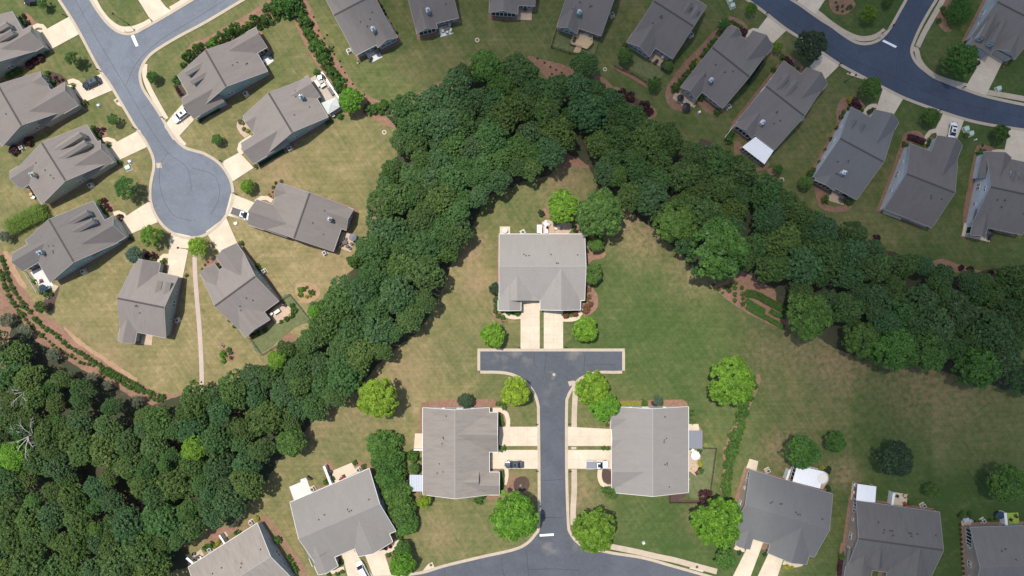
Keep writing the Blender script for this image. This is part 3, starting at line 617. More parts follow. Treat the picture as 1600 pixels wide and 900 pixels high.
# ------------------------------------------------------------------ houses
def gable_roof(bm, x0, x1, y0, y1, ze, zr, axis, t=0.16):
    """two sloping slabs; axis is the ridge direction"""
    if axis == 'x':
        ym = (y0 + y1) / 2
        for ya in (y0, y1):
            poly_prism(bm, [(x0, ya, ze), (x1, ya, ze), (x1, ym, zr), (x0, ym, zr)], [(x0, ya, ze - t), (x1, ya, ze - t), (x1, ym, zr - t), (x0, ym, zr - t)])
    else:
        xm = (x0 + x1) / 2
        for xa in (x0, x1):
            poly_prism(bm, [(xa, y0, ze), (xa, y1, ze), (xm, y1, zr), (xm, y0, zr)], [(xa, y0, ze - t), (xa, y1, ze - t), (xm, y1, zr - t), (xm, y0, zr - t)])
def gable_walls(bm, x0, x1, y0, y1, ze, zr, axis, inset=0.38, g0=True, g1=True):
    a0, a1, b0, b1 = x0 + inset, x1 - inset, y0 + inset, y1 - inset
    d = 0.19
    if axis == 'x':
        half = (y1 - y0) / 2; s = (zr - ze) / half; ym = (y0 + y1) / 2
        prof = [(b0, 0), (b1, 0), (b1, ze + s * inset - d), (ym, zr - d), (b0, ze + s * inset - d)]
        poly_prism(bm, [(a0, y, z) for y, z in prof], [(a1, y, z) for y, z in prof])
    else:
        half = (x1 - x0) / 2; s = (zr - ze) / half; xm = (x0 + x1) / 2
        prof = [(a0, 0), (a1, 0), (a1, ze + s * inset - d), (xm, zr - d), (a0, ze + s * inset - d)]
        poly_prism(bm, [(x, b0, z) for x, z in prof], [(x, b1, z) for x, z in prof])
def window_part(root, c, d, w, h, frame_mat, pane_mat, name='window', n=1):
    """window on a wall; c = centre on the wall face, d = outward direction (2D)"""
    ang = math.atan2(d[1], d[0])
    Mx = Matrix.Translation(Vector((c[0], c[1], c[2]))) @ Matrix.Rotation(ang, 4, 'Z')
    f = bmesh.new(); p = bmesh.new(); fw = 0.09
    for k in range(n):
        y0 = -w / 2 + k * w / n; y1 = y0 + w / n
        box(f, 0.0, 0.07, y0, y0 + fw, -h / 2, h / 2, Mx); box(f, 0.0, 0.07, y1 - fw, y1 - 0.002, -h / 2, h / 2, Mx)
        box(f, 0.0, 0.072, y0 + fw, y1 - fw, h / 2 - fw, h / 2, Mx); box(f, 0.0, 0.072, y0 + fw, y1 - fw, -h / 2, -h / 2 + fw, Mx)
        if pane_mat is M_['glass'] and h > 0.9: box(f, 0.0, 0.06, y0 + fw, y1 - fw, -0.03, 0.03, Mx)
        box(p, 0.0, 0.03, y0 + fw, y1 - fw, -h / 2 + fw, h / 2 - fw, Mx)
    fo = from_bm(name, f, frame_mat, root); from_bm('pane', p, pane_mat, fo)
    return fo
HOUSES = {}
def house(key, label, zf, ridge, outw, diag, wings=(), rise=3.9, he=3.0, roof='roof_taupe', side='side_grey', dormers=(), chim=None, vents=None,
          ridgecap='ridge', trim='dtrim', sidewin=True, group=None, backwin=3, beds=True, dw=1.5):
    zf = Tt[zf] if isinstance(zf, str) else zf
    W = lambda p, h=he: px(*zf(*p), h)
    a, b = W(ridge[0], he + rise), W(ridge[1], he + rise)
    u = (b - a); u.z = 0; u.normalize()
    v = Vector((-u.y, u.x, 0))
    pa, pb = W(diag[0]), W(diag[1])
    c = (pa + pb) / 2; c.z = 0
    o = W(outw); o.z = 0
    if (o - c).dot(v) < 0: v = -v
    u = Vector((v.y, -v.x, 0))                      # right handed: x = u, y = v (front)
    rz = math.atan2(u.y, u.x)
    L = lambda q: ((q - c).dot(u), (q - c).dot(v))
    (ax, ay), (bx, by) = L(pa), L(pb)
    x0, x1 = sorted((ax, bx)); y0, y1 = sorted((ay, by))
    root = empty('house', (c.x, c.y, 0), rz)
    tag(root, label, 'house', group or 'houses of the subdivision')
    rf = bmesh.new(); wl_ = bmesh.new(); fa = bmesh.new()
    zr = he + rise
    gable_roof(rf, x0, x1, y0, y1, he, zr, 'x')
    gable_walls(wl_, x0, x1, y0, y1, he, zr, 'x')
    slope = rise / ((y1 - y0) / 2)
    g = 0.10 if trim == 'trim' else 0.08
    mains = [(x0, x1, y0, y1, he, zr, 'x')]
    winfo = []
    for wg in wings:
        A, B, wr, kind = wg[:4]
        hx = wg[4] if len(wg) > 4 else 0
        (qx, qy), (rx, ry) = L(W(A)), L(W(B))
        wx0, wx1 = sorted((qx, rx)); ye = (qy + ry) / 2
        front = ye > 0
        dep = min(wr / slope + 0.35, (y1 - y0) / 2 - 0.1)
        if front: wy0, wy1 = min(y1 - dep, ye - 1.0), ye
        else: wy0, wy1 = ye, max(y0 + dep, ye + 1.0)
        if front and ye < y1 - 0.3: wy0 = max(0.2, y1 - dep)
        gable_roof(rf, wx0, wx1, wy0, wy1, he + hx + 0.012, he + wr + hx, 'y')
        gable_walls(wl_, wx0, wx1, wy0, wy1, he + hx, he + wr + hx, 'y')
        mains.append((wx0, wx1, wy0, wy1, he, he + wr, 'y')); winfo.append((wx0, wx1, wy0, wy1, wr, kind, front))
        # gutters and rake boards of the wing
        xm = (wx0 + wx1) / 2; s = 1 if front else -1
        for xa in (wx0, wx1):
            o0 = -g if xa == wx0 else 0
            lim = (y1 if front else y0)
            ya, yb = sorted((lim, ye))
            if yb - ya > 0.3: box(fa, xa + o0, xa + o0 + g, ya, yb, he - 0.14 + hx, he + 0.03 + hx)
            if kind == 'plain': continue
            q = [(xa, ye, he - .17 + hx), (xa, ye, he + .035 + hx), (xm, ye, he + wr + .035 + hx), (xm, ye, he + wr - .17 + hx)]
            poly_prism(fa, q, [(x, y + s * g, z) for x, y, z in q])
    for xa, s in ((x0, -1), (x1, 1)):
        for ya in (y0, y1):
            q = [(xa, ya, he - .17), (xa, ya, he + .03), (xa, (y0 + y1) / 2, zr + .03), (xa, (y0 + y1) / 2, zr - .17)]
            poly_prism(fa, q, [(x + s * g * .8, y, z) for x, y, z in q])
    # eave gutters, broken where wings cover them
    for ya, s in ((y0, -1), (y1, 1)):
        cuts = sorted([(w[0], w[1]) for w in winfo if (w[6] == (ya == y1)) and abs((w[3] if w[6] else w[2]) - ya) > 0.3 and (w[3] > y1 if w[6] else w[2] < y0)])
        cur = x0
        for c0, c1 in cuts + [(x1, x1)]:
            if c0 - cur > 0.2:
                lo, hi = sorted((ya, ya + s * g)); box(fa, cur, c0, lo, hi, he - 0.15, he + 0.02)
            cur = max(cur, c1)
    ro = from_bm('roof', rf, M_[roof], root); wo = from_bm('wall', wl_, M_[side], root)
    from_bm('gutter', fa, M_[trim], root)
    if ridgecap:
        rc = bmesh.new()
        hw = 0.22 if ridgecap == 'ridge' else 0.12
        poly_prism(rc, [(x0 + .05, -hw + (y0 + y1) / 2, zr - hw * slope + .05), (x1 - .05, -hw + (y0 + y1) / 2, zr - hw * slope + .05), (x1 - .05, (y0 + y1) / 2, zr + .07), (x0 + .05, (y0 + y1) / 2, zr + .07)],
                   [(x0 + .05, -hw + (y0 + y1) / 2, zr - hw * slope - .02), (x1 - .05, -hw + (y0 + y1) / 2, zr - hw * slope - .02), (x1 - .05, (y0 + y1) / 2, zr), (x0 + .05, (y0 + y1) / 2, zr)])
        poly_prism(rc, [(x0 + .05, hw + (y0 + y1) / 2, zr - hw * slope + .05), (x1 - .05, hw + (y0 + y1) / 2, zr - hw * slope + .05), (x1 - .05, (y0 + y1) / 2, zr + .07), (x0 + .05, (y0 + y1) / 2, zr + .07)],
                   [(x0 + .05, hw + (y0 + y1) / 2, zr - hw * slope - .02), (x1 - .05, hw + (y0 + y1) / 2, zr - hw * slope - .02), (x1 - .05, (y0 + y1) / 2, zr), (x0 + .05, (y0 + y1) / 2, zr)])
        from_bm('ridge_cap', rc, M_[ridgecap], ro)
    def zroof(x, y):
        z = 0
        for (a0, a1, b0, b1, ze, zt, ax_) in mains:
            if a0 <= x <= a1 and b0 <= y <= b1:
                if ax_ == 'x': z = max(z, ze + (zt - ze) * (1 - abs(y - (b0 + b1) / 2) / ((b1 - b0) / 2)))
                else: z = max(z, ze + (zt - ze) * (1 - abs(x - (a0 + a1) / 2) / ((a1 - a0) / 2)))
        return z
    def onroof(p):
        z = he + rise / 2
        for _ in range(4):
            q = L(W(p, z)); z = zroof(*q) or he + 1
        return q[0], q[1], z
    for pin, pout in dormers:
        xi, yi, zi = onroof(pin)
        zi = min(zi, zr - 0.15)
        q = L(W(pout, zi)); xo, yo = q
        xm = (xi + xo) / 2; hw = dw / 2; dr = 0.5
        s = 1 if yo > yi else -1
        bm = bmesh.new()
        for xa in (xm - hw, xm + hw):
            poly_prism(bm, [(xa, yi, zi - dr), (xa, yo, zi - dr), (xm, yo, zi), (xm, yi, zi)], [(xa, yi, zi - dr - .1), (xa, yo, zi - dr - .1), (xm, yo, zi - .1), (xm, yi, zi - .1)])
        d_ = from_bm('dormer', bm, M_[roof], root)
        bm = bmesh.new(); zb = zroof(xm, yo) - 0.3; ins = .12
        prof = [(xm - hw + ins, zb), (xm + hw - ins, zb), (xm + hw - ins, zi - dr - .06), (xm, zi - .11), (xm - hw + ins, zi - dr - .06)]
        poly_prism(bm, [(x, yi + .2 * s, z) for x, z in prof], [(x, yo - .15 * s, z) for x, z in prof])
        from_bm('dormer_wall', bm, M_[side], d_)
        window_part(d_, (xm, yo - .15 * s, (zb + .3 + zi - dr) / 2 + .1), (0, s), .7, min(.8, max(.3, zi - dr - zb - .5)), M_['trim'], M_['glass'], 'dormer_window')
    if chim:
        cx, cy, cz = onroof(chim)
        bm = bmesh.new(); box(bm, cx - .42, cx + .42, cy - .42, cy + .42, cz - .5, cz + 1.5); box(bm, cx - .5, cx + .5, cy - .5, cy + .5, cz + 1.5, cz + 1.6)
        ch = from_bm('chimney', bm, M_[side], ro)
        bm = bmesh.new(); cyl(bm, (cx, cy, cz + 1.6), .13, .13, .7, 12); cyl(bm, (cx, cy, cz + 2.3), .36, .36, .14, 16); cyl(bm, (cx, cy, cz + 2.44), .36, .05, .16, 16)
        from_bm('flue_cap', bm, M_['steel'], ch)
    rnd = random.Random(key)
    vl = [onroof(p) for p in vents] if vents else []
    if vents is None:
        for k in range(4):
            x = rnd.uniform(x0 + 2, x1 - 2); y = rnd.uniform(y0 + 2.5, y0 + 7.5); vl.append((x, y, zroof(x, y)))
    for k, (x, y, z) in enumerate(vl):
        bm = bmesh.new()
        if k % 2 == 0: cyl(bm, (x, y, z - .1), .09, .08, .5, 8); cyl(bm, (x, y, z - .04), .22, .1, .14, 8)
        else: box(bm, x - .17, x + .17, y - .17, y + .17, z - .1, z + .16)
        from_bm('roof_vent', bm, M_['dark'], ro)
    # openings
    inset = .38
    tm = M_['trim']
    for (wx0, wx1, wy0, wy1, wr, kind, front) in winfo:
        s = 1 if front else -1; ye = (wy1 if front else wy0) - s * inset; xm = (wx0 + wx1) / 2; ww = wx1 - wx0
        if kind == 'garage':
            bm = bmesh.new(); gw = min(4.9, ww - 1.2)
            lo, hi = sorted((ye - s * .02, ye + s * .05)); box(bm, xm - gw / 2, xm + gw / 2, lo, hi, 0.12, 2.35)
            gd = from_bm('garage_door', bm, M_['garage'], root)
            bm = bmesh.new()
            lo, hi = sorted((ye, ye + s * .075))
            box(bm, xm - gw / 2 - .14, xm - gw / 2, lo, hi, .12, 2.5); box(bm, xm + gw / 2, xm + gw / 2 + .14, lo, hi, .12, 2.5); box(bm, xm - gw / 2, xm + gw / 2, lo, hi, 2.352, 2.5)
            for zc in (.67, 1.22, 1.78): box(bm, xm - gw / 2, xm + gw / 2, min(lo, hi) , max(lo, hi) - .015, zc - .012, zc + .012)
            from_bm('door_frame', bm, tm, gd)
        elif kind == 'screen':
            n = max(3, int(ww / 1.15)); window_part(root, (xm, ye, 1.55), (0, s), ww - 1.1, 2.1, tm, M_['screen'], 'screen_panel', n)
            for xs, d in ((wx0 + inset, -1), (wx1 - inset, 1)):
                ll = abs((y1 if front else y0) - ye)
                if ll > 1.2: window_part(root, (xs, (ye + (y1 if front else y0)) / 2 + s * .1, 1.55), (d, 0), ll - .5, 2.1, tm, M_['screen'], 'screen_panel', max(1, int(ll / 1.15)))
        elif kind == 'windows':
            n = max(2, int(ww / 1.5)); window_part(root, (xm, ye, 1.6), (0, s), ww - 1.4, 1.35, tm, M_['glass'], 'window', n)
        elif kind == 'small':
            window_part(root, (xm, ye, 1.55), (0, s), 1.7, 1.4, tm, M_['glass'], 'window', 2)
    if backwin:
        free = [x0 + .6, x1 - .6]
        for w in winfo:
            if not w[6]:
                if w[0] + w[1] < 0: free[0] = max(free[0], w[1])
                else: free[1] = min(free[1], w[0])
        if free[1] - free[0] > 2.5:
            window_part(root, ((free[0] + free[1]) / 2, y0 + inset, 1.5), (0, -1), min(3.6, free[1] - free[0] - .8), 1.5, tm, M_['glass'], 'window', backwin)
    if sidewin:
        for xs, d in ((x0 + inset, -1), (x1 - inset, 1)):
            for yy_, n in ((y0 + .30 * (y1 - y0), 1), (y0 + .55 * (y1 - y0), 2), (y0 + .74 * (y1 - y0), 1)):
                window_part(root, (xs, yy_, 1.75), (d, 0), .85 * n, .95 if n == 1 else 1.25, tm, M_['glass'], 'window', n)
            if sidewin == 'attic':
                window_part(root, (xs, (y0 + y1) / 2, 4.4), (d, 0), 1.3, .7, tm, M_['glass'], 'window', 2)
    # narrow strip of pine straw round the foot of the walls
    if beds:
        k = 0.35; pts = []
        Lw = lambda x, y: (c + u * x + v * y)
        q = [Lw(x0 - k, y0 - k + .3), Lw(x1 + k, y0 - k + .3), Lw(x1 + k, y1 + k - .3), Lw(x0 - k, y1 + k - .3)]
        S(sheet('foundation_bed', [(800 + p.x / MPP, 450 - p.y / MPP) for p in q], 0.006 + len(HOUSES) * 1e-4, M_['straw']))
        for w in winfo:
            q = [Lw(w[0] - k, w[2] - k), Lw(w[1] + k, w[2] - k), Lw(w[1] + k, w[3] + k), Lw(w[0] - k, w[3] + k)]
            S(sheet('foundation_bed', [(800 + p.x / MPP, 450 - p.y / MPP) for p in q], 0.0095 + winfo.index(w) * 4e-4 + len(HOUSES) * 1e-5, M_['straw']))
    HOUSES[key] = dict(root=root, L=L, u=u, v=v, c=c, rect=(x0, x1, y0, y1), zf=zf)
    return root

Zc = Z(10, 190, 6.43); Zd = Z(0, 300, 5.625); Ze = Z(170, 390, 5.63); Zf_ = Z(300, 370, 5.294); Zg = Z(370, 270, 6.0); Zh = Z(360, 100, 5.294); Zi = Z(260, 30, 5.294)
Zj = Z(500, 0, 6.667); Zl = Z(740, 0, 6.667); Zn = Z(960, 0, 4.5); Zp = Z(1120, 90, 5.294); Zq = Z(1260, 150, 5.294); Zr = Z(1360, 190, 5.0); Zs = Z(1480, 220, 5.294)
Zt = Z(1460, 0, 7.5); Zw = Z(630, 610, 4.737); Zx = Z(930, 610, 4.735); Zy = Z(440, 720, 5.0); Zz = Z(270, 780, 7.5); Zaa = Z(1130, 700, 4.5); Zab = Z(1300, 730, 5.295); Zac = Z(1480, 780, 7.5); Za = Z(0, 0, 8.18)

WG = 'taupe roofed houses along the north west street'
house('A', 'taupe roofed house topmost on the left edge, cut off by the frame', 'A0', [(10,580),(160,840)], (400,200), [(85,80),(-180,605)], [((217,180),(314,324),2.7,'garage')],
      dormers=[((-90,235),(45,160)), ((-60,295),(78,215))], side='side_green', group=WG)
house('B', 'taupe roofed house with grey gable wall, second down the left edge', 'A0', [(10,580),(160,840)], (700,600), [(15,1030),(280,505)], [((455,580),(555,738),2.7,'garage'), ((283,500),(345,600),1.2,'small')],
      side='side_grey', group=WG, sidewin='attic')
house('C', 'taupe roofed house with two long dormers above the big clipped hedge', Zc, [(385,210),(620,585)], (1200,250), [(355,835),(805,30)], [((945,190),(1080,405),2.7,'garage'), ((35,500),(150,680),1.9,'windows')],
      dormers=[((455,272),(745,130)), ((510,360),(795,215))], chim=(300,540), side='side_olive', group=WG)
house('D', 'weathered grey roofed house with two dormers below the big clipped hedge', Zd, [(470,265),(660,590)], (1200,300), [(440,795),(820,80)], [((990,210),(1110,395),2.7,'garage'), ((105,540),(200,698),1.9,'screen')],
      dormers=[((585,270),(770,180)), ((625,345),(815,255))], chim=(385,535), side='side_teal', roof='roof_brown', group=WG)
house('E', 'small grey roofed house left of the gravel path, below the round turning circle', Ze, [(90,445),(465,520)], (600,50), [(100,697),(612,235)], [((235,75),(455,112),2.4,'small'), ((78,800),(228,825),1.6,'windows')],
      dormers=[((395,385),(437,272)), ((470,395),(515,284))], side='side_green', group=WG, sidewin='attic', dw=2.0)
house('F', 'taupe roofed house with a fenced back lawn, right of the gravel path', Zf_, [(220,550),(520,330)], (100,0), [(97,369),(720,530)], [((205,180),(365,50),2.6,'garage'), ((65,310),(185,222),1.7,'small'), ((440,835),(645,687),2.2,'windows')],
      side='side_green', group=WG, roof='roof_taupe')
house('G', 'taupe roofed house right of the turning circle with pickup at its garage', Zg, [(620,175),(480,580)], (0,300), [(905,738),(405,95)], [((190,250),(105,485),2.5,'garage'), ((398,92),(352,225),1.2,'small'), ((1103,345),(1018,537),2.1,'windows')],
      chim=(885,440), side='side_grey', group=WG)
house('H', 'taupe roofed house with a canopy and furniture on its paved back terrace', Zh, [(290,270),(470,570)], (0,750), [(810,440),(105,430)], [((85,655),(195,825),2.6,'garage'), ((105,428),(180,560),1.4,'small'), ((640,95),(742,268),2.2,'windows')],
      chim=(600,283), side='side_teal', group=WG)
house('I', 'taupe roofed house with white car at its garage, beside the row of shrubs', Zi, [(320,265),(495,575)], (0,800), [(92,465),(838,432)], [((122,655),(235,822),2.6,'garage'), ((740,65),(835,232),2.2,'screen')],
      dormers=[((300,360),(150,440)), ((335,432),(195,515))], side='side_teal', group=WG)
NG = 'grey brown roofed houses along the top edge'
house('J', 'dark streaked roof house, leftmost of the row along the top edge', Zj, [(145,125),(385,0)], (0,-200), [(2,-130),(778,368)], [((812,390),(603,498),2.0,'windows')], chim=(565,325), side='side_blue', roof='roof_brown', group=NG)
house('K', 'grey roofed house with five dark screen panels and white furnished patio, top edge', Zj, [(1225,240),(1445,185)], (1100,-600), [(999,297),(1260,-552)], [((1010,350),(1224,297),2.0,'screen')], chim=(1132,132), side='side_blue', roof='roof_brown', group=NG)
house('L', 'small cut off house with tan patio and three black screens, top edge', Zl, [(165,0),(640,30)], (400,-600), [(165,35),(683,-640)], [((162,130),(459,150),1.8,'screen')], side='side_teal', roof='roof_brown', group=NG)
house('M', 'grey brown roofed house with a wooden deck in a fenced green yard, top edge', Zl, [(886,220),(1328,375)], (1578,-339), [(886,220),(1578,-339)], [((865,283),(1075,352),2.0,'windows')], chim=(1095,152), side='side_teal', roof='roof_brown', group=NG)
house('N', 'grey brown roofed house with two long dormers at the top edge, right of the deck', Zn, [(265,35),(530,205)], (600,-50), [(135,238),(648,42)], [((90,292),(243,405),2.0,'windows')],
      dormers=[((480,100),(545,15)), ((530,130),(600,45))], side='side_blue', roof='roof_brown', group=NG)
EG = 'grey brown roofed houses down the slope from the north east road'
house('O', 'grey brown roofed house with furnished paver terrace at its lower left corner', Zn, [(730,300),(975,495)], (1150,100), [(805,183),(762,762)], [((970,220),(1120,325),2.4,'garage'), ((810,181),(898,242),1.3,'small'), ((467,610),(572,702),1.9,'windows')],
      chim=(668,575), side='side_blue', roof='roof_brown', group=EG, trim='dtrim')
house('P', 'grey brown roofed house with a bright white flat sunroom roof behind it', Zp, [(420,235),(715,465)], (950,0), [(555,25),(475,765)], [((740,85),(918,215),2.5,'garage'), ((148,562),(292,668),1.9,'screen')],
      dormers=[((490,268),(600,140)), ((562,325),(665,190))], chim=(362,545), side='side_white', roof='roof_brown', group=EG, ridgecap='ridge')
house('Q', 'slate grey roofed house with round bushes down its pale left wall', Zq, [(295,345),(630,525)], (750,0), [(370,90),(415,858)], [((565,115),(765,215),2.5,'garage'), ((68,700),(228,780),.9,'screen')],
      dormers=[((385,285),(398,185)), ((455,320),(473,222))], chim=(288,640), side='side_white', roof='roof_slate', group=EG, dw=.9)
house('R', 'grey brown roofed house with white car at its garage and a maroon hedge in front', Zr, [(310,375),(655,510)], (650,0), [(310,170),(480,830)], [((520,115),(722,180),2.6,'garage')],
      side='side_white', roof='roof_brown', group=EG, vents=[(475,580),(475,598),(557,605)], sidewin=True)
house('S', 'grey brown roofed house with tall white gable wall at the right edge', Zs, [(330,425),(635,490)], (550,0), [(205,690),(744,198)], [((305,90),(530,135),2.6,'garage'), ((190,782),(315,802),1.6,'screen')],
      dormers=[((552,355),(560,240)), ((625,368),(632,255))], side='side_white', roof='roof_brown', group=EG, sidewin='attic', dw=1.0)
house('T', 'grey roofed house in the top right corner with garage door facing down', Zt, [(740,25),(1050,185)], (600,900), [(430,434),(1292,20)], [((690,570),(930,702),2.3,'garage'), ((400,515),(650,655),.7,'plain')],
      dormers=[((745,150),(565,430)), ((872,210),(680,492))], side='side_blue', roof='roof_brown', group=EG, ridgecap='ridge')
CG = 'pale roofed duplex houses round the central road'
house('V', 'wide pale roofed duplex at the head of the central road', Z(750,330,3.913), [(118,333),(640,333)], (380,900), [(118,140),(640,545)],
      [((368,604),(615,602),2.9,'garage'), ((111,607),(250,607),1.5,'small'), ((250,547),(368,547),.5,'plain'), ((120,546),(335,546),2.3,'plain')], rise=3.0, roof='roof_lightgrey', side='side_grey', ridgecap='ridge_l', trim='trim',
      vents=[(268,264),(281,272),(300,272),(434,264),(468,318),(478,318),(597,268)], group=CG, backwin=4)
house('W', 'pale tan roofed duplex left of the central road with grey sedan in front', Zw, [(380,130),(380,785)], (800,400), [(145,128),(638,772)],
      [((690,163),(708,455),3.1,'garage'), ((712,605),(712,773),1.9,'small'), ((563,545),(563,772),2.6,'plain')], rise=3.2, roof='roof_light', side='side_white', ridgecap='ridge_l', trim='trim',
      vents=[(320,190),(296,347),(300,358),(288,393),(268,544),(252,612),(296,603)], group=CG, backwin=4)
house('X', 'pale grey roofed duplex right of the central road with white pickup in front', Zx, [(458,120),(458,775)], (0,400), [(122,120),(690,755)],
      [((113,124),(113,286),1.2,'small'), ((116,430),(128,735),2.6,'plain'), ((122,290),(122,435),.8,'garage')], rise=3.2, roof='roof_lightgrey', side='side_white', ridgecap='ridge_l', trim='trim',
      vents=[(510,368),(510,384),(526,356),(532,536),(532,552),(516,548),(548,714),(516,196)], group=CG, backwin=4)
house('Y', 'pale grey roofed duplex between the tall evergreen row and the bottom left house', Zy, [(65,325),(685,60)], (600,900), [(65,325),(893,548)],
      [((285,888),(442,823),1.8,'small'), ((600,752),(866,628),2.9,'garage'), ((205,740),(420,700),2.2,'plain')], rise=3.6, roof='roof_lightgrey', side='side_grey', ridgecap=None, trim='trim',
      vents=[(515,380),(528,396),(546,388),(335,422),(291,460),(683,302)], group=CG)
house('Z', 'tan streaked roof house at the bottom edge beside the woods', Zz, [(190,790),(990,280)], (1200,1300), [(181,795),(1414,946)],
      [((900,1330),(1330,1060),3.3,'plain')], rise=3.3, roof='roof_light', side='side_blue', ridgecap='ridge_l', trim='trim', vents=[(1030,588),(805,752),(798,800),(572,803),(466,872)], group=CG)
house('AA', 'slate grey roofed duplex with a glass conservatory behind it', Zaa, [(190,150),(748,315)], (400,900), [(190,152),(640,768)],
      [((310,745),(588,812),2.6,'garage'), ((82,690),(190,708),.8,'plain')], rise=3.1, roof='roof_slate', side='side_tan', ridgecap=None, trim='dtrim', vents=[(333,388),(345,379),(400,394),(412,392),(510,452),(524,466),(540,470),(698,500)], group=CG)
house('AB', 'grey gabled duplex with a white patio cover, second from the bottom right corner', Zab, [(200,275),(890,370)], (500,1200), [(202,277),(815,918)],
      [((440,975),(790,1022),3.2,'plain'), ((245,800),(425,822),2.7,'plain'), ((90,985),(310,1010),1.6,'plain')], rise=3.3, roof='roof_grey', side='side_tan', ridgecap='ridge', trim='dtrim',
      vents=[(384,455),(433,519),(425,542),(480,526),(498,527),(505,565),(636,545),(654,548),(655,572),(704,553),(858,566)], group=CG)
house('AC', 'grey roofed house with black screened side porch in the bottom right corner', Zac, [(265,330),(900,310)], (600,1500), [(268,330),(1290,1120)],
      [], rise=3.3, roof='roof_grey', side='side_tan', ridgecap=None, trim='dtrim', vents=[(637,606),(682,583),(806,709)], group=CG)
# extra openings that the photo shows clearly
def hw(key, kx, t, z, w, h, n, pane='glass'):
    H = HOUSES[key]; x0, x1, y0, y1 = H['rect']
    if kx in 'LR':
        xs = (x0 + .38, -1) if kx == 'L' else (x1 - .38, 1)
        window_part(H['root'], (xs[0] , y0 + t * (y1 - y0), z), (xs[1], 0), w, h, M_['trim'], M_[pane], 'window' if pane == 'glass' else 'screen_panel', n)
    else:
        ys = (y0 + .38, -1) if kx == 'B' else (y1 - .38, 1)
        window_part(H['root'], (x0 + t * (x1 - x0), ys[0], z), (0, ys[1]), w, h, M_['trim'], M_[pane], 'window' if pane == 'glass' else 'screen_panel', n)
for s_ in ('L', 'R'):
    hw('AC', s_, .17, 1.9, 4.4, 2.2, 5, 'screen')
for k in ('AA', 'AB'):
    hw(k, 'L', .10, 1.9, 3.2, 1.3, 4); hw(k, 'R', .10, 1.9, 3.2, 1.3, 4)
hw('Q', 'B', .78, 1.6, 3.0, 1.4, 3); hw('AC', 'B', .25, 1.9, 3.5, 2.0, 4, 'screen')
# entrance doors
for k in HOUSES:
    H = HOUSES[k]; x0, x1, y0, y1 = H['rect']
    bm = bmesh.new(); xd = (x0 + x1) / 2 - .3; box(bm, xd - .5, xd + .5, y1 - .40, y1 - .33, .15, 2.25)
    d_ = from_bm('front_door', bm, M_['dark'], H['root'])
    bm = bmesh.new(); box(bm, xd - .62, xd - .5, y1 - .4, y1 - .31, .15, 2.36); box(bm, xd + .5, xd + .62, y1 - .4, y1 - .31, .15, 2.36); box(bm, xd - .5, xd + .5, y1 - .4, y1 - .31, 2.252, 2.36)
    from_bm('door_frame', bm, M_['trim'], d_)

# ------------------------------------------------------------------ vegetation
LEAF = dict(
 pine=mat_leaf('pine_foliage', (0.026, 0.066, 0.014), (0.095, 0.180, 0.044)),
 bluepine=mat_leaf('blue_green_foliage', (0.024, 0.064, 0.019), (0.090, 0.176, 0.056)),
 olive=mat_leaf('olive_foliage', (0.032, 0.068, 0.012), (0.112, 0.190, 0.038)),
 leafy=mat_leaf('broadleaf_foliage', (0.030, 0.072, 0.012), (0.105, 0.215, 0.032)),
 bright=mat_leaf('bright_foliage', (0.050, 0.125, 0.008), (0.195, 0.375, 0.028), trans=.3),
 lime=mat_leaf('yellow_green_foliage', (0.085, 0.155, 0.008), (0.290, 0.430, 0.030), trans=.3),
 dark=mat_leaf('dark_foliage', (0.016, 0.036, 0.016), (0.060, 0.105, 0.045)),
 shrub=mat_leaf('shrub_foliage', (0.030, 0.074, 0.012), (0.105, 0.205, 0.034)),
 bluebush=mat_leaf('blue_bush_foliage', (0.035, 0.075, 0.045), (0.11, 0.19, 0.12)),
 maroon=mat_leaf('maroon_foliage', (0.022, 0.006, 0.010), (0.085, 0.026, 0.034), trans=.1),
 rust=mat_leaf('rust_foliage', (0.10, 0.045, 0.020), (0.24, 0.13, 0.06), trans=.1),
 yellow=mat_leaf('yellow_foliage', (0.20, 0.20, 0.02), (0.42, 0.42, 0.06)),
 grey=mat_leaf('grey_green_foliage', (0.075, 0.090, 0.055), (0.19, 0.22, 0.13)),
 hedge=mat_leaf('clipped_hedge_foliage', (0.085, 0.150, 0.018), (0.175, 0.290, 0.045)),
)
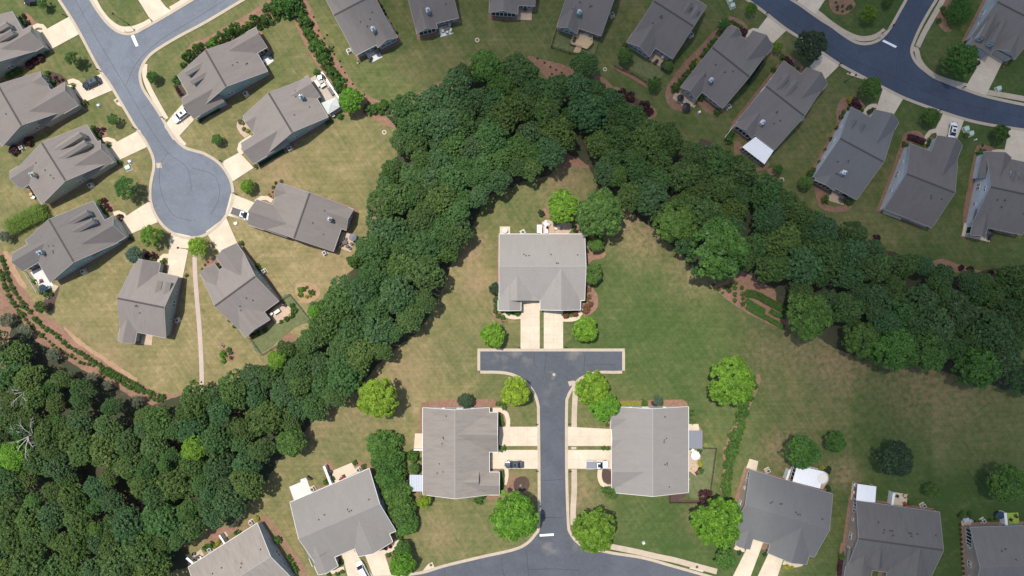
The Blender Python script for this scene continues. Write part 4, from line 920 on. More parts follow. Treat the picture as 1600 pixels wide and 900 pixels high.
def leaf_mesh(name, clumps, per, leaf, mat, seed, flat=0.45):
    """clumps: rows (x, y, z, r, tone). Leaf-sized quads scattered over every clump."""
    rs = np.random.RandomState(seed)
    C = np.asarray(clumps, float); n = len(C); N = n * per
    cid = np.repeat(np.arange(n), per)
    d = rs.normal(size=(N, 3)); d /= np.linalg.norm(d, axis=1)[:, None]
    d[:, 2] = np.abs(d[:, 2]) * 1.0 - 0.35 * (rs.rand(N) < .3)
    rr = C[cid, 3] * (0.55 + 0.5 * rs.rand(N) ** .5)
    pos = C[cid, :3] + d * rr[:, None] * np.array([1, 1, .8])
    nrm = d * (1 - flat) + rs.normal(size=(N, 3)) * .38 + np.array([0, 0, flat])
    nrm /= np.linalg.norm(nrm, axis=1)[:, None]
    t = np.cross(nrm, rs.normal(size=(N, 3))); t /= np.linalg.norm(t, axis=1)[:, None] + 1e-9
    b_ = np.cross(nrm, t)
    sz = leaf * (0.6 + 0.8 * rs.rand(N))
    a = t * sz[:, None] * .5; c = b_ * (sz * (.5 + .4 * rs.rand(N)))[:, None] * .5
    V = np.stack([pos - a - c, pos + a - c * .6, pos + a * .7 + c, pos - a * .8 + c * .8], 1).reshape(-1, 3)
    me = bpy.data.meshes.new(name)
    me.vertices.add(4 * N); me.vertices.foreach_set('co', V.ravel().astype(np.float32))
    me.loops.add(4 * N); me.loops.foreach_set('vertex_index', np.arange(4 * N, dtype=np.int32))
    me.polygons.add(N); me.polygons.foreach_set('loop_start', np.arange(0, 4 * N, 4, dtype=np.int32))
    tone = np.clip(C[cid, 4] + rs.normal(size=N) * .16, 0, 1)
    at = me.attributes.new('tone', 'FLOAT', 'FACE'); at.data.foreach_set('value', tone.astype(np.float32))
    me.update(calc_edges=True); me.validate(); me.materials.append(mat)
    return me
def crown_clumps(seed, n, kind):
    rs = np.random.RandomState(seed); out = []
    ph = rs.rand(4) * 6.28
    for i in range(n):
        a = rs.rand() * 2 * math.pi; q = rs.rand() ** .5
        lobe = 1 + .06 * math.sin(3 * a + ph[0]) + .05 * math.sin(5 * a + ph[1]) + .045 * math.sin(9 * a + ph[2])
        if kind == 'conifer':        # ragged, layered, gaps between limbs
            lobe = 1 + .13 * math.sin(2 * a + ph[0]) + .09 * math.sin(5 * a + ph[1]) + .05 * math.sin(9 * a + ph[2])
            r = q * lobe * .88; z = (1 - q ** 2) * .75 + rs.normal() * .075 - .02 - (.25 if rs.rand() < .15 else 0)
            out.append((r * math.cos(a), r * math.sin(a), z, .04 + .045 * rs.rand(), .5 + rs.normal() * .24))
        elif kind == 'round':
            r = q * lobe * .88; z = math.sqrt(max(0, 1 - q * q)) * .85 + rs.normal() * .05 - .1
            if rs.rand() < .25: z -= .3 * rs.rand()
            out.append((r * math.cos(a), r * math.sin(a), z, .085 + .07 * rs.rand(), .55 + rs.normal() * .22))
        elif kind == 'open':
            r = q * lobe * .9; z = math.sqrt(max(0, 1 - q * q)) * .7 + rs.normal() * .12
            if math.sin(4 * a + ph[3]) * math.sin(3 * a + ph[0]) > .45 and q > .35: continue
            out.append((r * math.cos(a), r * math.sin(a), z, .12 + .09 * rs.rand(), .5 + rs.normal() * .2))
        else:                        # shrub
            r = q * lobe * .85; z = math.sqrt(max(0, 1 - q * q)) * .8
            out.append((r * math.cos(a), r * math.sin(a), z, .2 + .08 * rs.rand(), .5 + rs.normal() * .15))
    return out
_cm = {}
def crown_me(kind, tone, var):
    k = (kind, tone, var)
    if k not in _cm:
        n, per, leaf = {'conifer': (560, 20, .056), 'round': (230, 42, .068), 'open': (150, 40, .07), 'shrub': (26, 34, .17)}[kind]
        _cm[k] = leaf_mesh('crown_' + tone, crown_clumps(100 * var + len(_cm), n, kind), per, leaf, LEAF[tone], var * 7 + 3 + len(_cm))
    return _cm[k]
def trunk_me(seed, limbs=6):
    rnd = random.Random(seed); bm = bmesh.new()
    prev = Vector((0, 0, 0)); r = .055
    pts = [Vector((rnd.uniform(-.02, .02) * k, rnd.uniform(-.02, .02) * k, k / 4)) for k in range(5)]
    for k in range(4): bar(bm, pts[k], pts[k + 1], .05 * (1 - k * .2), .05 * (1 - (k + 1) * .2), 7)
    for k in range(limbs):
        a = k * 2.4 + rnd.random(); z0 = .35 + .5 * k / limbs; base = Vector((0, 0, z0))
        l = .42 - .2 * k / limbs; tip = base + Vector((math.cos(a) * l, math.sin(a) * l, .18))
        bar(bm, base, tip, .018, .006, 5)
        bar(bm, base.lerp(tip, .55), base.lerp(tip, .55) + Vector((math.cos(a + .8) * l * .4, math.sin(a + .8) * l * .4, .1)), .009, .003, 4)
    me = bpy.data.meshes.new('trunk'); bmesh.ops.recalc_face_normals(bm, faces=bm.faces); bm.to_mesh(me); bm.free(); me.materials.append(M_['bark'])
    return me
TRUNKS = [trunk_me(i) for i in range(3)]
trnd = random.Random(11)
def tree(X, Y, rpx, tone, kind, label, cat='tree', group=None, name='tree', hk=None, dirt=True):
    """X, Y, rpx: where the crown shows in the photograph; the tree is then stood on the ground below its crown"""
    r = rpx * MPP * .98
    H = hk if hk else r * (2.1 if kind != 'conifer' else 2.7)
    zc = H - r * .75
    r *= (CAM_H - zc) / CAM_H
    p = px(X, Y, zc)
    rt = empty(name, (p.x, p.y, 0), trnd.random() * 6.28)
    t = mesh_obj('trunk', TRUNKS[trnd.randrange(3)], rt); t.scale = (max(.6, H * .55), max(.6, H * .55), H * .86)
    c = mesh_obj('crown', crown_me(kind, tone, trnd.randrange(3) if kind != 'conifer' else trnd.randrange(5)), rt)
    zs = r * trnd.uniform(.8, 1.05); c.scale = (r, r * trnd.uniform(.94, 1.06), zs); c.location = (0, 0, H - zs)
    tag(rt, label, cat, group)
    return rt
LT = 'trees standing on the lawns'
lawn_trees = [
 (67,5,9,'leafy','open','small tree at the top edge beside the uppermost left house'),
 (114.5,92,12,'leafy','open','small green tree in the lawn between the two uppermost left houses'),
 (177,186,9,'leafy','open','small tree beside the driveway of the house with two long dormers'),
 (238,120,9.5,'leafy','round','small round tree on the corner lawn beside the white car house'),
 (198,294,18,'leafy','open','irregular green tree in the lawn right of the house with two long dormers'),
 (237,369,17,'bright','open','spreading bright tree left of the foot of the turning circle'),
 (311,386,16,'lime','open','yellow green tree at the head of the gravel path'),
 (339,218,9,'leafy','round','small round tree in the lawn above the canopy terrace house'),
 (386,291,11,'bright','round','small bright tree between the turning circle and the pickup house'),
 (210,398,14,'bluebush','round','blue green bushy tree above the small grey house by the gravel path'),
 (63,479,10,'shrub','open','small tree on dark mulch at the lower left corner patio'),
 (548,156,20,'bright','round','bright green tree below the canopy terrace, where shrub row meets the woods'),
 (770.5,524,19.5,'bright','round','round tree left of the driveways of the duplex at the road head'),
 (914.5,515,20,'bright','round','round tree right of the driveways of the duplex at the road head'),
 (590.5,622,32,'lime','round','large bright yellow green tree alone on the lawn west of the road'),
 (806,612,24,'lime','round','olive yellow tree on the kerb left of the central road'),
 (926,607,28,'lime','round','yellow green tree on the kerb right of the central road'),
 (943,634,25,'bright','round','green tree tucked behind the yellow green tree at the kerb right of the road'),
 (1143,597,38,'bright','round','large bright tree at the upper end of the winding hedge'),
 (880,323,27,'bright','round','bright tree at the terrace behind the duplex at the road head'),
 (937,334,37,'leafy','round','large green tree at the right rear corner of the duplex at the road head'),
 (932,380,14,'leafy','round','small tree below the large tree beside the right rear duplex corner'),
 (455,690,24,'leafy','round','round tree at the woods edge above the lower left lawn'),
 (803,808,38,'bright','round','large tree in the corner lawn left of the lower stop line'),
 (928,829,35,'bright','round','large tree in the corner lawn right of the lower stop line'),
 (1122,817,41,'bright','round','largest bright green tree left of the slate roofed duplex'),
 (1134,874,17,'shrub','round','dark round tree below the largest bright green tree by the bottom pavement'),
 (1253,706,28,'leafy','round','broad dark tree above the glass conservatory'),
 (1305,690,17,'leafy','round','small tree right of the broad tree above the conservatory'),
 (1399,717,29,'dark','round','very dark round tree alone on the south east lawn'),
 (1573,753,31,'shrub','round','dark tree near the right edge above the bottom right corner house'),
 (1456,766,12,'leafy','open','small tree between the two dark trees of the south east lawn'),
 (1268,71,25,'dark','round','big dark tree on the kerb of the north east road'),
 (1361,136,17,'leafy','round','round tree on the kerb above the slate roofed house'),
 (1358,21,13,'bright','open','small bright tree in the corner lawn left of the upper right stop line'),
 (1389,0,9,'leafy','round','small tree at the top edge above the upper right stop line'),
 (1502,93,27,'leafy','round','leafy tree in front of the house in the top right corner'),
 (1456,182,14,'leafy','round','round tree on the kerb left of the white car driveway'),
 (1565,208,14,'leafy','open','small tree on the kerb near the right edge'),
 (1174,13,9,'bright','open','small bright tree at the top beside the north east road'),
 (977,87,13,'leafy','round','bright round tree at the left corner of the fenced back lawn'),
 (1023,130,11,'leafy','open','small tree on the lawn between two houses above the woods'),
 (1044,103,8,'shrub','round','small dark tree beside the terrace of the dormered house at the top'),
 (1133,38,10,'shrub','round','small tree at the upper left corner of the paver terrace house'),
 (1215,73,8,'bright','open','small tree between the garage of the terrace house and the big dark tree'),
 (1215,265,8,'leafy','open','small tree between white sunroom and the drain ring'),
 (1259,285,11,'leafy','round','white flowering bushy tree beside the lower left slate roof corner'),
 (628,882,21,'bright','round','bright tree at the bottom edge beside the lower driveway'),
 (630,858,14,'leafy','round','white flowering tree beside the curved walk of the pale grey duplex'),
 (661,782,12,'lime','open','yellow green tree at the lower left corner of the pale tan duplex'),
 (727,626,12.5,'dark','round','dark magnolia with white flowers at the top wall of the pale tan duplex'),
 (925,427,17,'shrub','round','dark round tree right of the duplex at the road head'),
 (774,451,10,'dark','round','dark round shrub tree at the left wall of the duplex at the road head'),
 (955,770,11,'shrub','round','small tree below the curved walk of the white pickup duplex'),
 (1028,625,8,'bluebush','open','blue green bush tree at the top wall of the white pickup duplex'),
 (647,733,9,'shrub','round','small dark tree at the left wall of the pale tan duplex'),
]
for (X, Y, r, tone, kind, lab) in lawn_trees:
    rpx = r * 1.04
    if r < 13: tree(X, Y, rpx, tone, kind, lab, group=LT, hk=max(3.0, r * MPP * 2.3))
    else: tree(X, Y, rpx, tone, kind, lab, group=LT)
edge_trees = [(1055,346,35,'leafy','bright broadleaf tree projecting from the woods beside the inner curve of lawn'),
 (1122,392,50,'shrub','widest tree of the woods edge, open centred, above the clipped hedges'),
 (1262,493,38,'leafy','bright broadleaf tree at the right end of the clipped hedge strips'),
 (1396,545,37,'leafy','bright broadleaf tree on the lower woods edge, right of centre of the east belt'),
 (1345,530,30,'shrub','dark green tree on the lower woods edge left of the brightest one'),
 (1527,574,36,'leafy','green broadleaf tree on the lower woods edge near the right side'),
 (1448,548,33,'shrub','deep green tree between two bright trees of the lower woods edge'),
 (757,104,27,'leafy','pale leaved tree at the very top of the wooded arch'),
 (785,135,24,'leafy','broadleaf tree just inside the top of the wooded arch'),
 (914,100,22,'pine','lone dark pine below the fenced green yard'),
 (1133,437,0,'leafy',''),
 (24,712,25,'bright','yellow green tree at the left edge in the lower woods'),
 (52,622,22,'olive','olive tree at left edge of the lower woods above the dead tree'),
 (130,702,27,'olive','pale olive tree in the lower left woods'),
 (303,700,20,'bright','bright green tree in the middle of the belt above the bottom left house'),
 (255,728,10,'leafy','small fresh green tree in the lower left woods'),
 (52,780,13,'leafy','small bright tree above the left bottom corner'),
 (112,780,26,'olive','yellow tinged tree beside the dark gap in the lower left woods'),
 (148,826,12,'leafy','small bright tree below the dark gap of the lower left woods'),
 (432,562,15,'bright','bright tree on the upper belt edge below the fenced lawn'),
 (490,487,10,'bright','bright bush tree at the corner of the fenced back lawn')]
for (X, Y, r, tone, lab) in edge_trees:
    if r: tree(X, Y, r * 1.03, tone, 'round' if tone in ('leafy', 'bright', 'lime', 'shrub') else 'conifer', lab, group='trees standing out from the woods', hk=max(r * MPP * 2.1, 10.8 if (X < 330 or r < 16) else 8.5))

# ---- the wooded belt, tree by tree
FOREST = [(-20,520),(20,535),(60,560),(100,585),(150,610),(200,640),(250,628),(310,610),(345,600),(400,575),(430,548),(470,520),(492,500),(490,470),(535,425),(562,395),(586,345),(598,270),(618,215),(606,165),
 (640,150),(700,125),(735,92),(800,92),(860,112),(885,120),(925,118),(960,140),(1000,170),(1040,192),(1080,218),(1130,234),(1170,258),(1190,276),(1240,300),(1290,322),(1330,345),(1370,380),(1430,392),(1465,418),(1520,432),(1620,430),
 (1620,604),(1560,598),(1500,585),(1460,565),(1420,572),(1360,560),(1310,538),(1270,495),(1238,478),(1228,450),(1205,440),(1180,420),(1155,412),(1130,425),(1095,418),(1078,395),(1050,372),(1020,345),(985,322),(960,318),(945,292),(925,250),(895,232),(880,225),(865,262),
 (830,272),(800,285),(762,300),(742,335),(722,375),(705,398),(692,435),(655,510),(600,556),(560,600),(535,622),(490,650),(470,675),(422,728),(400,762),(350,812),(300,838),(262,862),(262,910),(-20,910)]
def inside(x, y, poly):
    c = False; n = len(poly)
    for i in range(n):
        x1, y1 = poly[i]; x2, y2 = poly[(i + 1) % n]
        if (y1 > y) != (y2 > y) and x < (x2 - x1) * (y - y1) / (y2 - y1) + x1: c = not c
    return c
def edge_dist(x, y, poly):
    best = (1e9, 0, 0); n = len(poly)
    for i in range(n):
        x1, y1 = poly[i]; x2, y2 = poly[(i + 1) % n]
        t = max(0, min(1, ((x - x1) * (x2 - x1) + (y - y1) * (y2 - y1)) / ((x2 - x1) ** 2 + (y2 - y1) ** 2)))
        d = math.hypot(x - x1 - t * (x2 - x1), y - y1 - t * (y2 - y1))
        if d < best[0]: best = (d, x1 + t * (x2 - x1) - x, y1 + t * (y2 - y1) - y)
    return best
# the sheet of litter below it, as the trees stand on the ground (a little nearer the picture centre)
fl = []
for x, y in FOREST:
    fl.append((800 + (x - 800) * .955, 450 + (y - 450) * .955))
m_u, nt, b = new_mat('woodland_floor')
nu = noise(nt, .5, 5, .65); nf = noise(nt, 5, 3, .7)
nt.links.new(mix(nt, math_n(nt, 'MULTIPLY', nf, .5), ramp(nt, nu, [(.38, (0.030, 0.048, 0.018)), (.55, (0.055, 0.045, 0.026)), (.68, (0.115, 0.066, 0.042))]), (0.03, 0.04, 0.018)), b.inputs['Base Color']); b.inputs['Roughness'].default_value = .95
S(sheet('woodland_floor', fl, 0.035, m_u, 0, True, 1.5))
frnd = random.Random(5)
GAPS = [(1180,448,16),(1205,462,18),(1222,478,12),(1160,440,14),(440,705,22),(70,650,11),(140,735,10),(265,690,9),(640,330,0),(380,640,8),(905,228,16),(118,568,16),(150,640,12),(100,620,9),(195,655,12),(215,780,14),(178,765,10),(420,615,9),(1310,445,9),(1305,445,7),(1360,440,9),(1445,448,9),(1490,450,10),(255,640,10),(240,795,8),(60,575,12),(20,680,0)]
def fsize(x, y): 
    if y > 560 and x < 330: return frnd.choice((frnd.uniform(12, 18), frnd.uniform(18, 25), frnd.uniform(22, 31)))
    return frnd.choice((frnd.uniform(13, 19), frnd.uniform(17, 25), frnd.uniform(21, 29)))
pl = []
for X, Y, r, tone, lab in edge_trees:
    if r: pl.append((X, Y, r * .95, True))
for q in ((455,690,30),(937,334,32),(880,323,25),(1215,265,10),(549,156,22),(1259,285,12)): pl.append((*q, True))
tries = 0
while tries < 26000 and sum(1 for p in pl if not p[3]) < 279:
    tries += 1
    x = frnd.uniform(-14, 1612); y = frnd.uniform(70, 905)
    if not inside(x, y, FOREST): continue
    r = fsize(x, y); dd = edge_dist(x, y, FOREST)[0]
    near_border = x < 12 or x > 1590 or y > 890
    if not near_border and dd < r * .66:
        r = dd / .66
        if r < 12: continue
    if any(math.hypot(x - gx, y - gy) < gr + r * .55 for gx, gy, gr in GAPS): continue
    k = .80 if tries < 14000 else .70
    if any(math.hypot(x - a, y - b_) < (r + c) * (.66 if e else k * .80) for a, b_, c, e in pl): continue
    pl.append((x, y, r, False))
def section(x, y):
    if x < 130: return "in the left edge woods" if y > 640 else "in thin woods below the shrub rows"
    if x < 250: return "right of the woods' dark gap" if y > 720 else "below the end of the shrub rows"
    if x < 340: return "above the bottom left house" if y > 730 else "at the gravel path foot"
    if x < 450: return "right of the gravel path foot"
    if x < 560: return "below the fenced back lawn" if y > 480 else "by the tan lawn corner"
    if x < 650: return "west of the road head duplex" if y > 330 else "bordering the tan western lawn"
    if x < 760: return "in the wooded arch's west shoulder" if y < 260 else "bordering the road head duplex lawn"
    if x < 860: return "in the wooded arch's top"
    if x < 950: return "below the fenced green yard"
    if x < 1060: return "in the wooded arch's east shoulder"
    if x < 1180: return "below the paver terrace house"
    if x < 1290: return "between sunroom and clipped hedges"
    if x < 1420: return "below the slate roofed house"
    if x < 1510: return "below the maroon hedge house"
    return "near the right edge"
allf = [p for p in pl if not p[3]]
for (x, y, r, e) in allf:
    t = frnd.random()
    if x > 1250 and y > 300: tone = 'bluepine' if t < .45 else 'pine'
    elif x < 340: tone = 'pine' if t < .4 else ('olive' if t < .8 else 'bluepine')
    elif x < 700: tone = 'pine' if t < .5 else ('bluepine' if t < .82 else 'olive')
    else: tone = 'pine' if t < .48 else ('bluepine' if t < .74 else ('olive' if t < .97 else 'shrub'))
    d, ex, ey = edge_dist(x, y, FOREST)
    if d > 34: pos = 'inner'
    else: pos = ('right side' if ex > 0 else 'left side') if abs(ex) > abs(ey) * 1.4 else ('lower side' if ey > 0 else 'upper side')
    tn = {'pine': 'dark green', 'bluepine': 'blue green', 'olive': 'olive green', 'shrub': 'fresh green'}[tone]
    sz = 'small' if r < 18 else ('tall wide' if r > 23.5 else 'middle sized')
    tree(x, y, r * 1.37, tone, 'conifer' if tone != 'shrub' else 'round', f'{sz} {tn} {pos} tree {section(x, y)}', group=f'trees {section(x, y)}', name='woodland_tree', hk=frnd.uniform(9, 11.8) * (r / 22) ** .4)
print('forest trees', len(allf))
# small thin trees on the pine straw slope
for (x, y, r, lab) in [(142,700-0,0,''),(168,602,9,'thin grey green young tree on pine straw where the shrub rows end'),(215,628,11,'grey green young tree on pine straw right of the bare patch, below the shrub rows'),(145,590,10,'sparse young tree on pine straw below the middle of the shrub rows'),
    (38,520,13,'grey green sparse tree on the pine straw at the left, beside the shrub rows'),(12,500,12,'grey green tree at the left edge beside the shrub rows'),(45,553,14,'sparse grey green tree on pine straw left of the bare slope'),(85,555,12,'leaning sparse young tree on the bare pine straw slope'),(8,370,10,'grey brown bare bush at the left edge above the shrub rows'),
    (362,815,11,'leafless grey brown shrub tree behind the bottom left tan house'),(372,805,9,'sparse brown twiggy bush at the woods edge behind the bottom left tan house')]:
    if r: tree(x, y, r, 'grey', 'open', lab, group='sparse young trees on pine straw', hk=3.2)
# dead tree with bare limbs
def dead_tree(X, Y, rpx, lab):
    p = px(X, Y, 9); rt = empty('dead_tree', (p.x, p.y, 0)); bm = bmesh.new(); rnd = random.Random(int(X))
    bar(bm, (0, 0, 0), (.1, .1, 7), .26, .17, 8)
    tk = from_bm('trunk', bm, M_['deadwood'], rt); r = rpx * MPP
    for k in range(9):
        a = k * .7 + rnd.uniform(-.2, .2); b0 = Vector((.1, .1, 5.5 + .3 * k)); tip = b0 + Vector((math.cos(a) * r, math.sin(a) * r, rnd.uniform(1.5, 3))) * rnd.uniform(.7, 1.05)
        bm = bmesh.new(); mid = b0.lerp(tip, .5) + Vector((0, 0, .5)); bar(bm, b0, mid, .12, .08, 6); bar(bm, mid, tip, .08, .03, 5)
        for j in range(4):
            s_ = mid.lerp(tip, j / 4); aa = a + rnd.choice((-1, 1)) * rnd.uniform(.5, 1); bar(bm, s_, s_ + Vector((math.cos(aa) * r * .3, math.sin(aa) * r * .3, .4)), .04, .012, 4)
        from_bm('limb', bm, M_['deadwood'], rt)
    tag(rt, lab, 'dead tree', 'dead trees')
dead_tree(38, 684, 30, 'dead tree with bare pale limbs in the lower left woods')
dead_tree(32, 614, 20, 'smaller bare grey tree near the left edge above the large dead tree')

# ---- shrubs
SHR = {}
def shrub_me(tone, var):
    if (tone, var) not in SHR: SHR[(tone, var)] = crown_me('shrub', tone, 20 + var)
    return SHR[(tone, var)]
srnd = random.Random(3)
def shrub(X, Y, rpx, tone, label, group, cat='shrub', name=None, h=None):
    name = name or ({'maroon': 'maroon_shrub', 'rust': 'rust_shrub', 'yellow': 'yellow_shrub'}.get(tone) or ('row_shrub' if ('row' in label or 'winding' in label) else ('ball_shrub' if 'ball' in label or 'round bush' in label else 'garden_shrub')))
    r = rpx * MPP; p = px(X, Y, r * .5)
    o = mesh_obj(name, shrub_me(tone, srnd.randrange(3)), None, (p.x, p.y, 0.0)); o.rotation_euler = (0, 0, srnd.random() * 6)
    hh = h if h else r * 1.3; o.scale = (r * 1.05, r * srnd.uniform(.95, 1.12), hh); tag(o, label, cat, group); return o
def row(pts, gap, r, tone, label, group, jit=.8):
    q = smooth_pts(pts, False, 1.0); d = 0; last = None
    for a in q:
        if last is None or math.hypot(a[0] - last[0], a[1] - last[1]) >= gap * srnd.uniform(.7, 1.35):
            shrub(a[0] + srnd.uniform(-jit, jit), a[1] + srnd.uniform(-jit, jit), r * srnd.uniform(.62, 1.28), tone, label, group); last = a
G1 = 'shrubs in the curved rows below the western lawns'
row([(2,402),(8,420),(14,440),(22,455),(30,466),(38,478),(47,488)], 5.6, 4.6, 'shrub', 'green shrub of the inner curved row, stretch beside the white patio house', G1)
row([(54,497),(66,509),(80,518),(92,528),(106,540),(122,549)], 5.6, 3.9, 'shrub', 'green shrub of the inner curved row, middle stretch', G1)
row([(124,550),(140,561),(160,573),(180,584),(200,595),(222,608),(246,618),(256,621)], 5.4, 4.2, 'shrub', 'green shrub of the inner curved row, stretch nearest the gravel path', G1)
row([(0,425),(6,442),(12,458),(22,475),(28,484),(36,494),(44,504),(55,515)], 5.8, 3.7, 'shrub', 'green shrub of the outer curved row, stretch beside the white patio house', G1)
row([(60,520),(72,530),(84,540),(98,549),(112,557),(126,566),(147,572)], 6.4, 3.3, 'shrub', 'green shrub of the outer curved row, middle stretch', G1)
row([(158,579),(172,588),(190,598),(206,607),(228,616)], 5.6, 3.6, 'shrub', 'green shrub of the outer curved row, stretch nearest the gravel path', G1)
row([(235,621),(244,624),(254,627)], 5.5, 3.8, 'shrub', 'green shrub at the woods end of the outer curved row', G1)
G2 = 'shrubs in the row above the white car house'
zi = Zi
for (x, y, r, t) in [(175,320,7,1),(210,300,8,1),(145,385,5,1),(270,245,8,1),(285,210,4,0),(380,190,7,2),(345,215,5,0),(440,175,7,1),(438,117,4.2,0),(488,90,3.6,0),(475,125,3,0),(490,150,6,1),(525,105,5,2),(540,140,8,1),(565,90,8,1),(580,45,4.2,0),(610,110,6,1),(660,85,6,1),(670,38,4.4,2),(700,50,4.4,0),(735,20,9,1),(780,68,4.2,0),(820,30,6,1),(875,25,4.6,0)]:
    X, Y = Zi(x, y); shrub(X, Y, r * 1.05, ('shrub', 'shrub', 'bright')[t], ('small round shrub in the row above the white car house', 'taller conical bush in the row above the white car house', 'yellow green bush in the row above the white car house')[t], G2, h=(None, r * MPP * 2.4, None)[t])
for (x, y, r, t) in [(450,50,8,1),(500,70,9,1),(540,95,8,1),(430,130,8,1),(470,155,4,0),(505,135,4.5,0),(560,30,17,1),(620,50,16,1),(590,75,9,1),(640,20,11,1),(485,15,5,0),(520,30,5,0),(415,70,3.5,0)]:
    X, Y = Tt['A1'](x, y); shrub(X, Y, r * 1.05, 'shrub', 'large bush in the thicket at the top where the shrub row turns' if t and r > 9 else 'green bush in the upper part of the shrub row above the white car house', 'bushes where the shrub row turns at the top', h=r * MPP * 1.6)
for i, (x, y, r) in enumerate([(680,110,10),(705,165,11),(725,225,9),(755,270,10),(790,325,13),(825,360,14),(835,410,11),(855,450,10),(890,500,9),(905,530,10),(945,590,11),(960,620,8)]):
    X, Y = Tt['A1'](x, y); shrub(X, Y, r, ('shrub', 'leafy')[i % 2], 'bush in the leaning row between the terrace house and the dark streaked roof house', 'bushes in the row down to the terrace', h=r * MPP * 1.5)
for (x, y, r) in [(1150,770,8),(1190,770,8),(1225,755,7),(1262,740,8),(1240,790,5)]:
    X, Y = Tt['A1'](x, y); shrub(X, Y, r * 1.15, 'shrub', 'bush in the short row joining the woods, right of the bright tree', 'bushes in the short row joining the woods')
for (x, y, r) in [(1165,840,7),(1180,870,8),(1175,905,6),(1240,760,7),(1250,800,7),(1225,740,5)]:
    X, Y = Tt['B1'](x, y); shrub(X, Y, r, 'shrub', 'low bush at the woods edge right of the pickup house patio', 'low bushes at the woods edge')
for (x, y, r) in [(1110,160,12),(1050,210,12),(1150,120,9)]:
    X, Y = Tt['C1'](x, y); shrub(X, Y, r, 'shrub', 'large low bush at the woods edge below the pickup house patio', 'low bushes at the woods edge')
G3 = 'round shrubs of the winding hedge'
for i, (x, y, r) in enumerate([(990,282,5),(952,365,6.2),(920,412,6.4),(905,460,7.4),(925,470,5),(890,500,7),(880,545,7),(890,570,6),(870,610,7.2),(850,640,9),(835,690,9),(825,740,9.4),(820,800,7),(800,845,6),(805,885,6)]):
    X, Y = Tt['D3'](x, y); shrub(X, Y, r * 1.18, 'shrub', 'round dark shrub of the winding hedge beside the south east lawn, upper half', G3)
for (x, y, r) in [(825,30,8.5),(815,70,7),(800,110,7),(800,150,6.5),(795,200,7),(788,240,7),(785,285,7.4),(790,325,6.5)]:
    X, Y = Tt['E3'](x, y); shrub(X, Y, r * 1.18, 'shrub', 'round dark shrub of the winding hedge beside the south east lawn, lower half', G3)
G4 = 'clipped ball shrubs on the bare bed'
for (x, y, r) in [(700,380,2.5),(733,415,2.6),(762,440,2.1),(776,399,3.2),(816,384,3.7),(853,370,3),(808,422,3.3),(849,407,3.2),(846,449,3.1),(844,492,3.1),(898,403,2.9),(902,443,3.1),(902,478,2.9),(903,517,3.1)]:
    X, Y = Tt['C3'](x, y); shrub(X, Y, r * 1.25, 'shrub', 'small ball shrub on the red bed left of the clipped hedge strips', G4)
# clipped hedges
def hedge(pts, w, h, tone, label, group=None, cat='hedge', z=None):
    q = smooth_pts(pts, False, 1.2); cl = []
    P0 = px(*q[len(q) // 2])
    rs = random.Random(int(q[0][0]))
    for a in q:
        p = px(*a)
        for k in range(5):
            o = (k - 2) / 2 * w * .40; b_ = (q.index(a))
            d = Vector(px(*q[min(b_ + 1, len(q) - 1)]) - px(*q[max(b_ - 1, 0)])).normalized(); nn = Vector((-d.y, d.x, 0))
            c = p + nn * o - P0
            for zz in (.45, .95): cl.append((c.x + rs.uniform(-.06, .06), c.y + rs.uniform(-.06, .06), h * zz * (1 - .25 * abs(k - 2) / 2), w * .17, .5 + rs.uniform(-.16, .16)))
    me = leaf_mesh('hedge', cl, 22, .16, LEAF[tone], len(q), .6)
    o = mesh_obj('hedge', me, None, (P0.x, P0.y, 0)); tag(o, label, cat, group); return o
hedge(P('B0', [(85,800),(140,770),(220,725),(300,690),(340,670)]), 3.9, 2.3, 'hedge', 'big rounded clipped hedge at the left between the two dormered houses')
hedge(P('C3', [(925,440),(1000,455),(1070,495),(1150,535),(1200,565)]), 1.7, .8, 'shrub', 'longest upper clipped hedge strip on the red bed', 'clipped hedge strips')
hedge(P('C3', [(925,490),(970,520),(1010,545),(1050,565)]), 1.1, .7, 'shrub', 'short clipped hedge strip left of centre on the red bed', 'clipped hedge strips')
hedge(P('C3', [(1095,565),(1130,588),(1165,600),(1200,608)]), 1.1, .7, 'shrub', 'short clipped hedge strip right of centre on the red bed', 'clipped hedge strips')
hedge(P('C3', [(930,535),(1000,580),(1080,620),(1140,655),(1185,680)]), 1.1, .7, 'shrub', 'lowest clipped hedge strip along the lawn edge of the red bed', 'clipped hedge strips')
hedge(P(Zr, [(290,122),(340,135),(380,150),(410,160)]), 1.3, .9, 'maroon', 'maroon hedge in front of the house with the white car')
hedge(P('D3', [(30,410),(100,409),(185,407)]), .8, .5, 'yellow', 'yellow hedge along the top wall of the white pickup duplex')
hedge(P('A4', [(1000,10),(960,60),(925,110),(935,150),(970,110),(1010,60)]), 4.0, 2.6, 'shrub', 'tall dark hedge beside the house in the top right corner', None)
hedge(P('D2', [(640,485),(645,520),(648,555)]), .8, .7, 'shrub', 'low green hedge at the front wall of the pale tan duplex, upper')
hedge(P('E2', [(652,160),(654,200),(652,245)]), .8, .7, 'shrub', 'low green hedge at the front wall of the pale tan duplex, lower')
hedge(P(Zab, [(82,735),(70,780),(62,830),(65,890)]), 1.4, .9, 'maroon', 'dark maroon hedge at the left wall of the grey gabled duplex')
hedge([(20+320-0.0+0,0+40),(0,0)][:1] + [(341,41)], .1, .1, 'shrub', 'x') if False else None
hedge([(930,268+0),(930,268)][:0] or P('A3', [(1040,440),(1010,480),(980,530),(940,580)]), 1.4, .9, 'dark', 'dark low hedge along the right wall of the paver terrace house')
hedge(P('C1', [(215,640),(180,600),(160,570)]), .5, .4, 'shrub', 'thin green hedge along the lower left wall of the fenced lawn house')
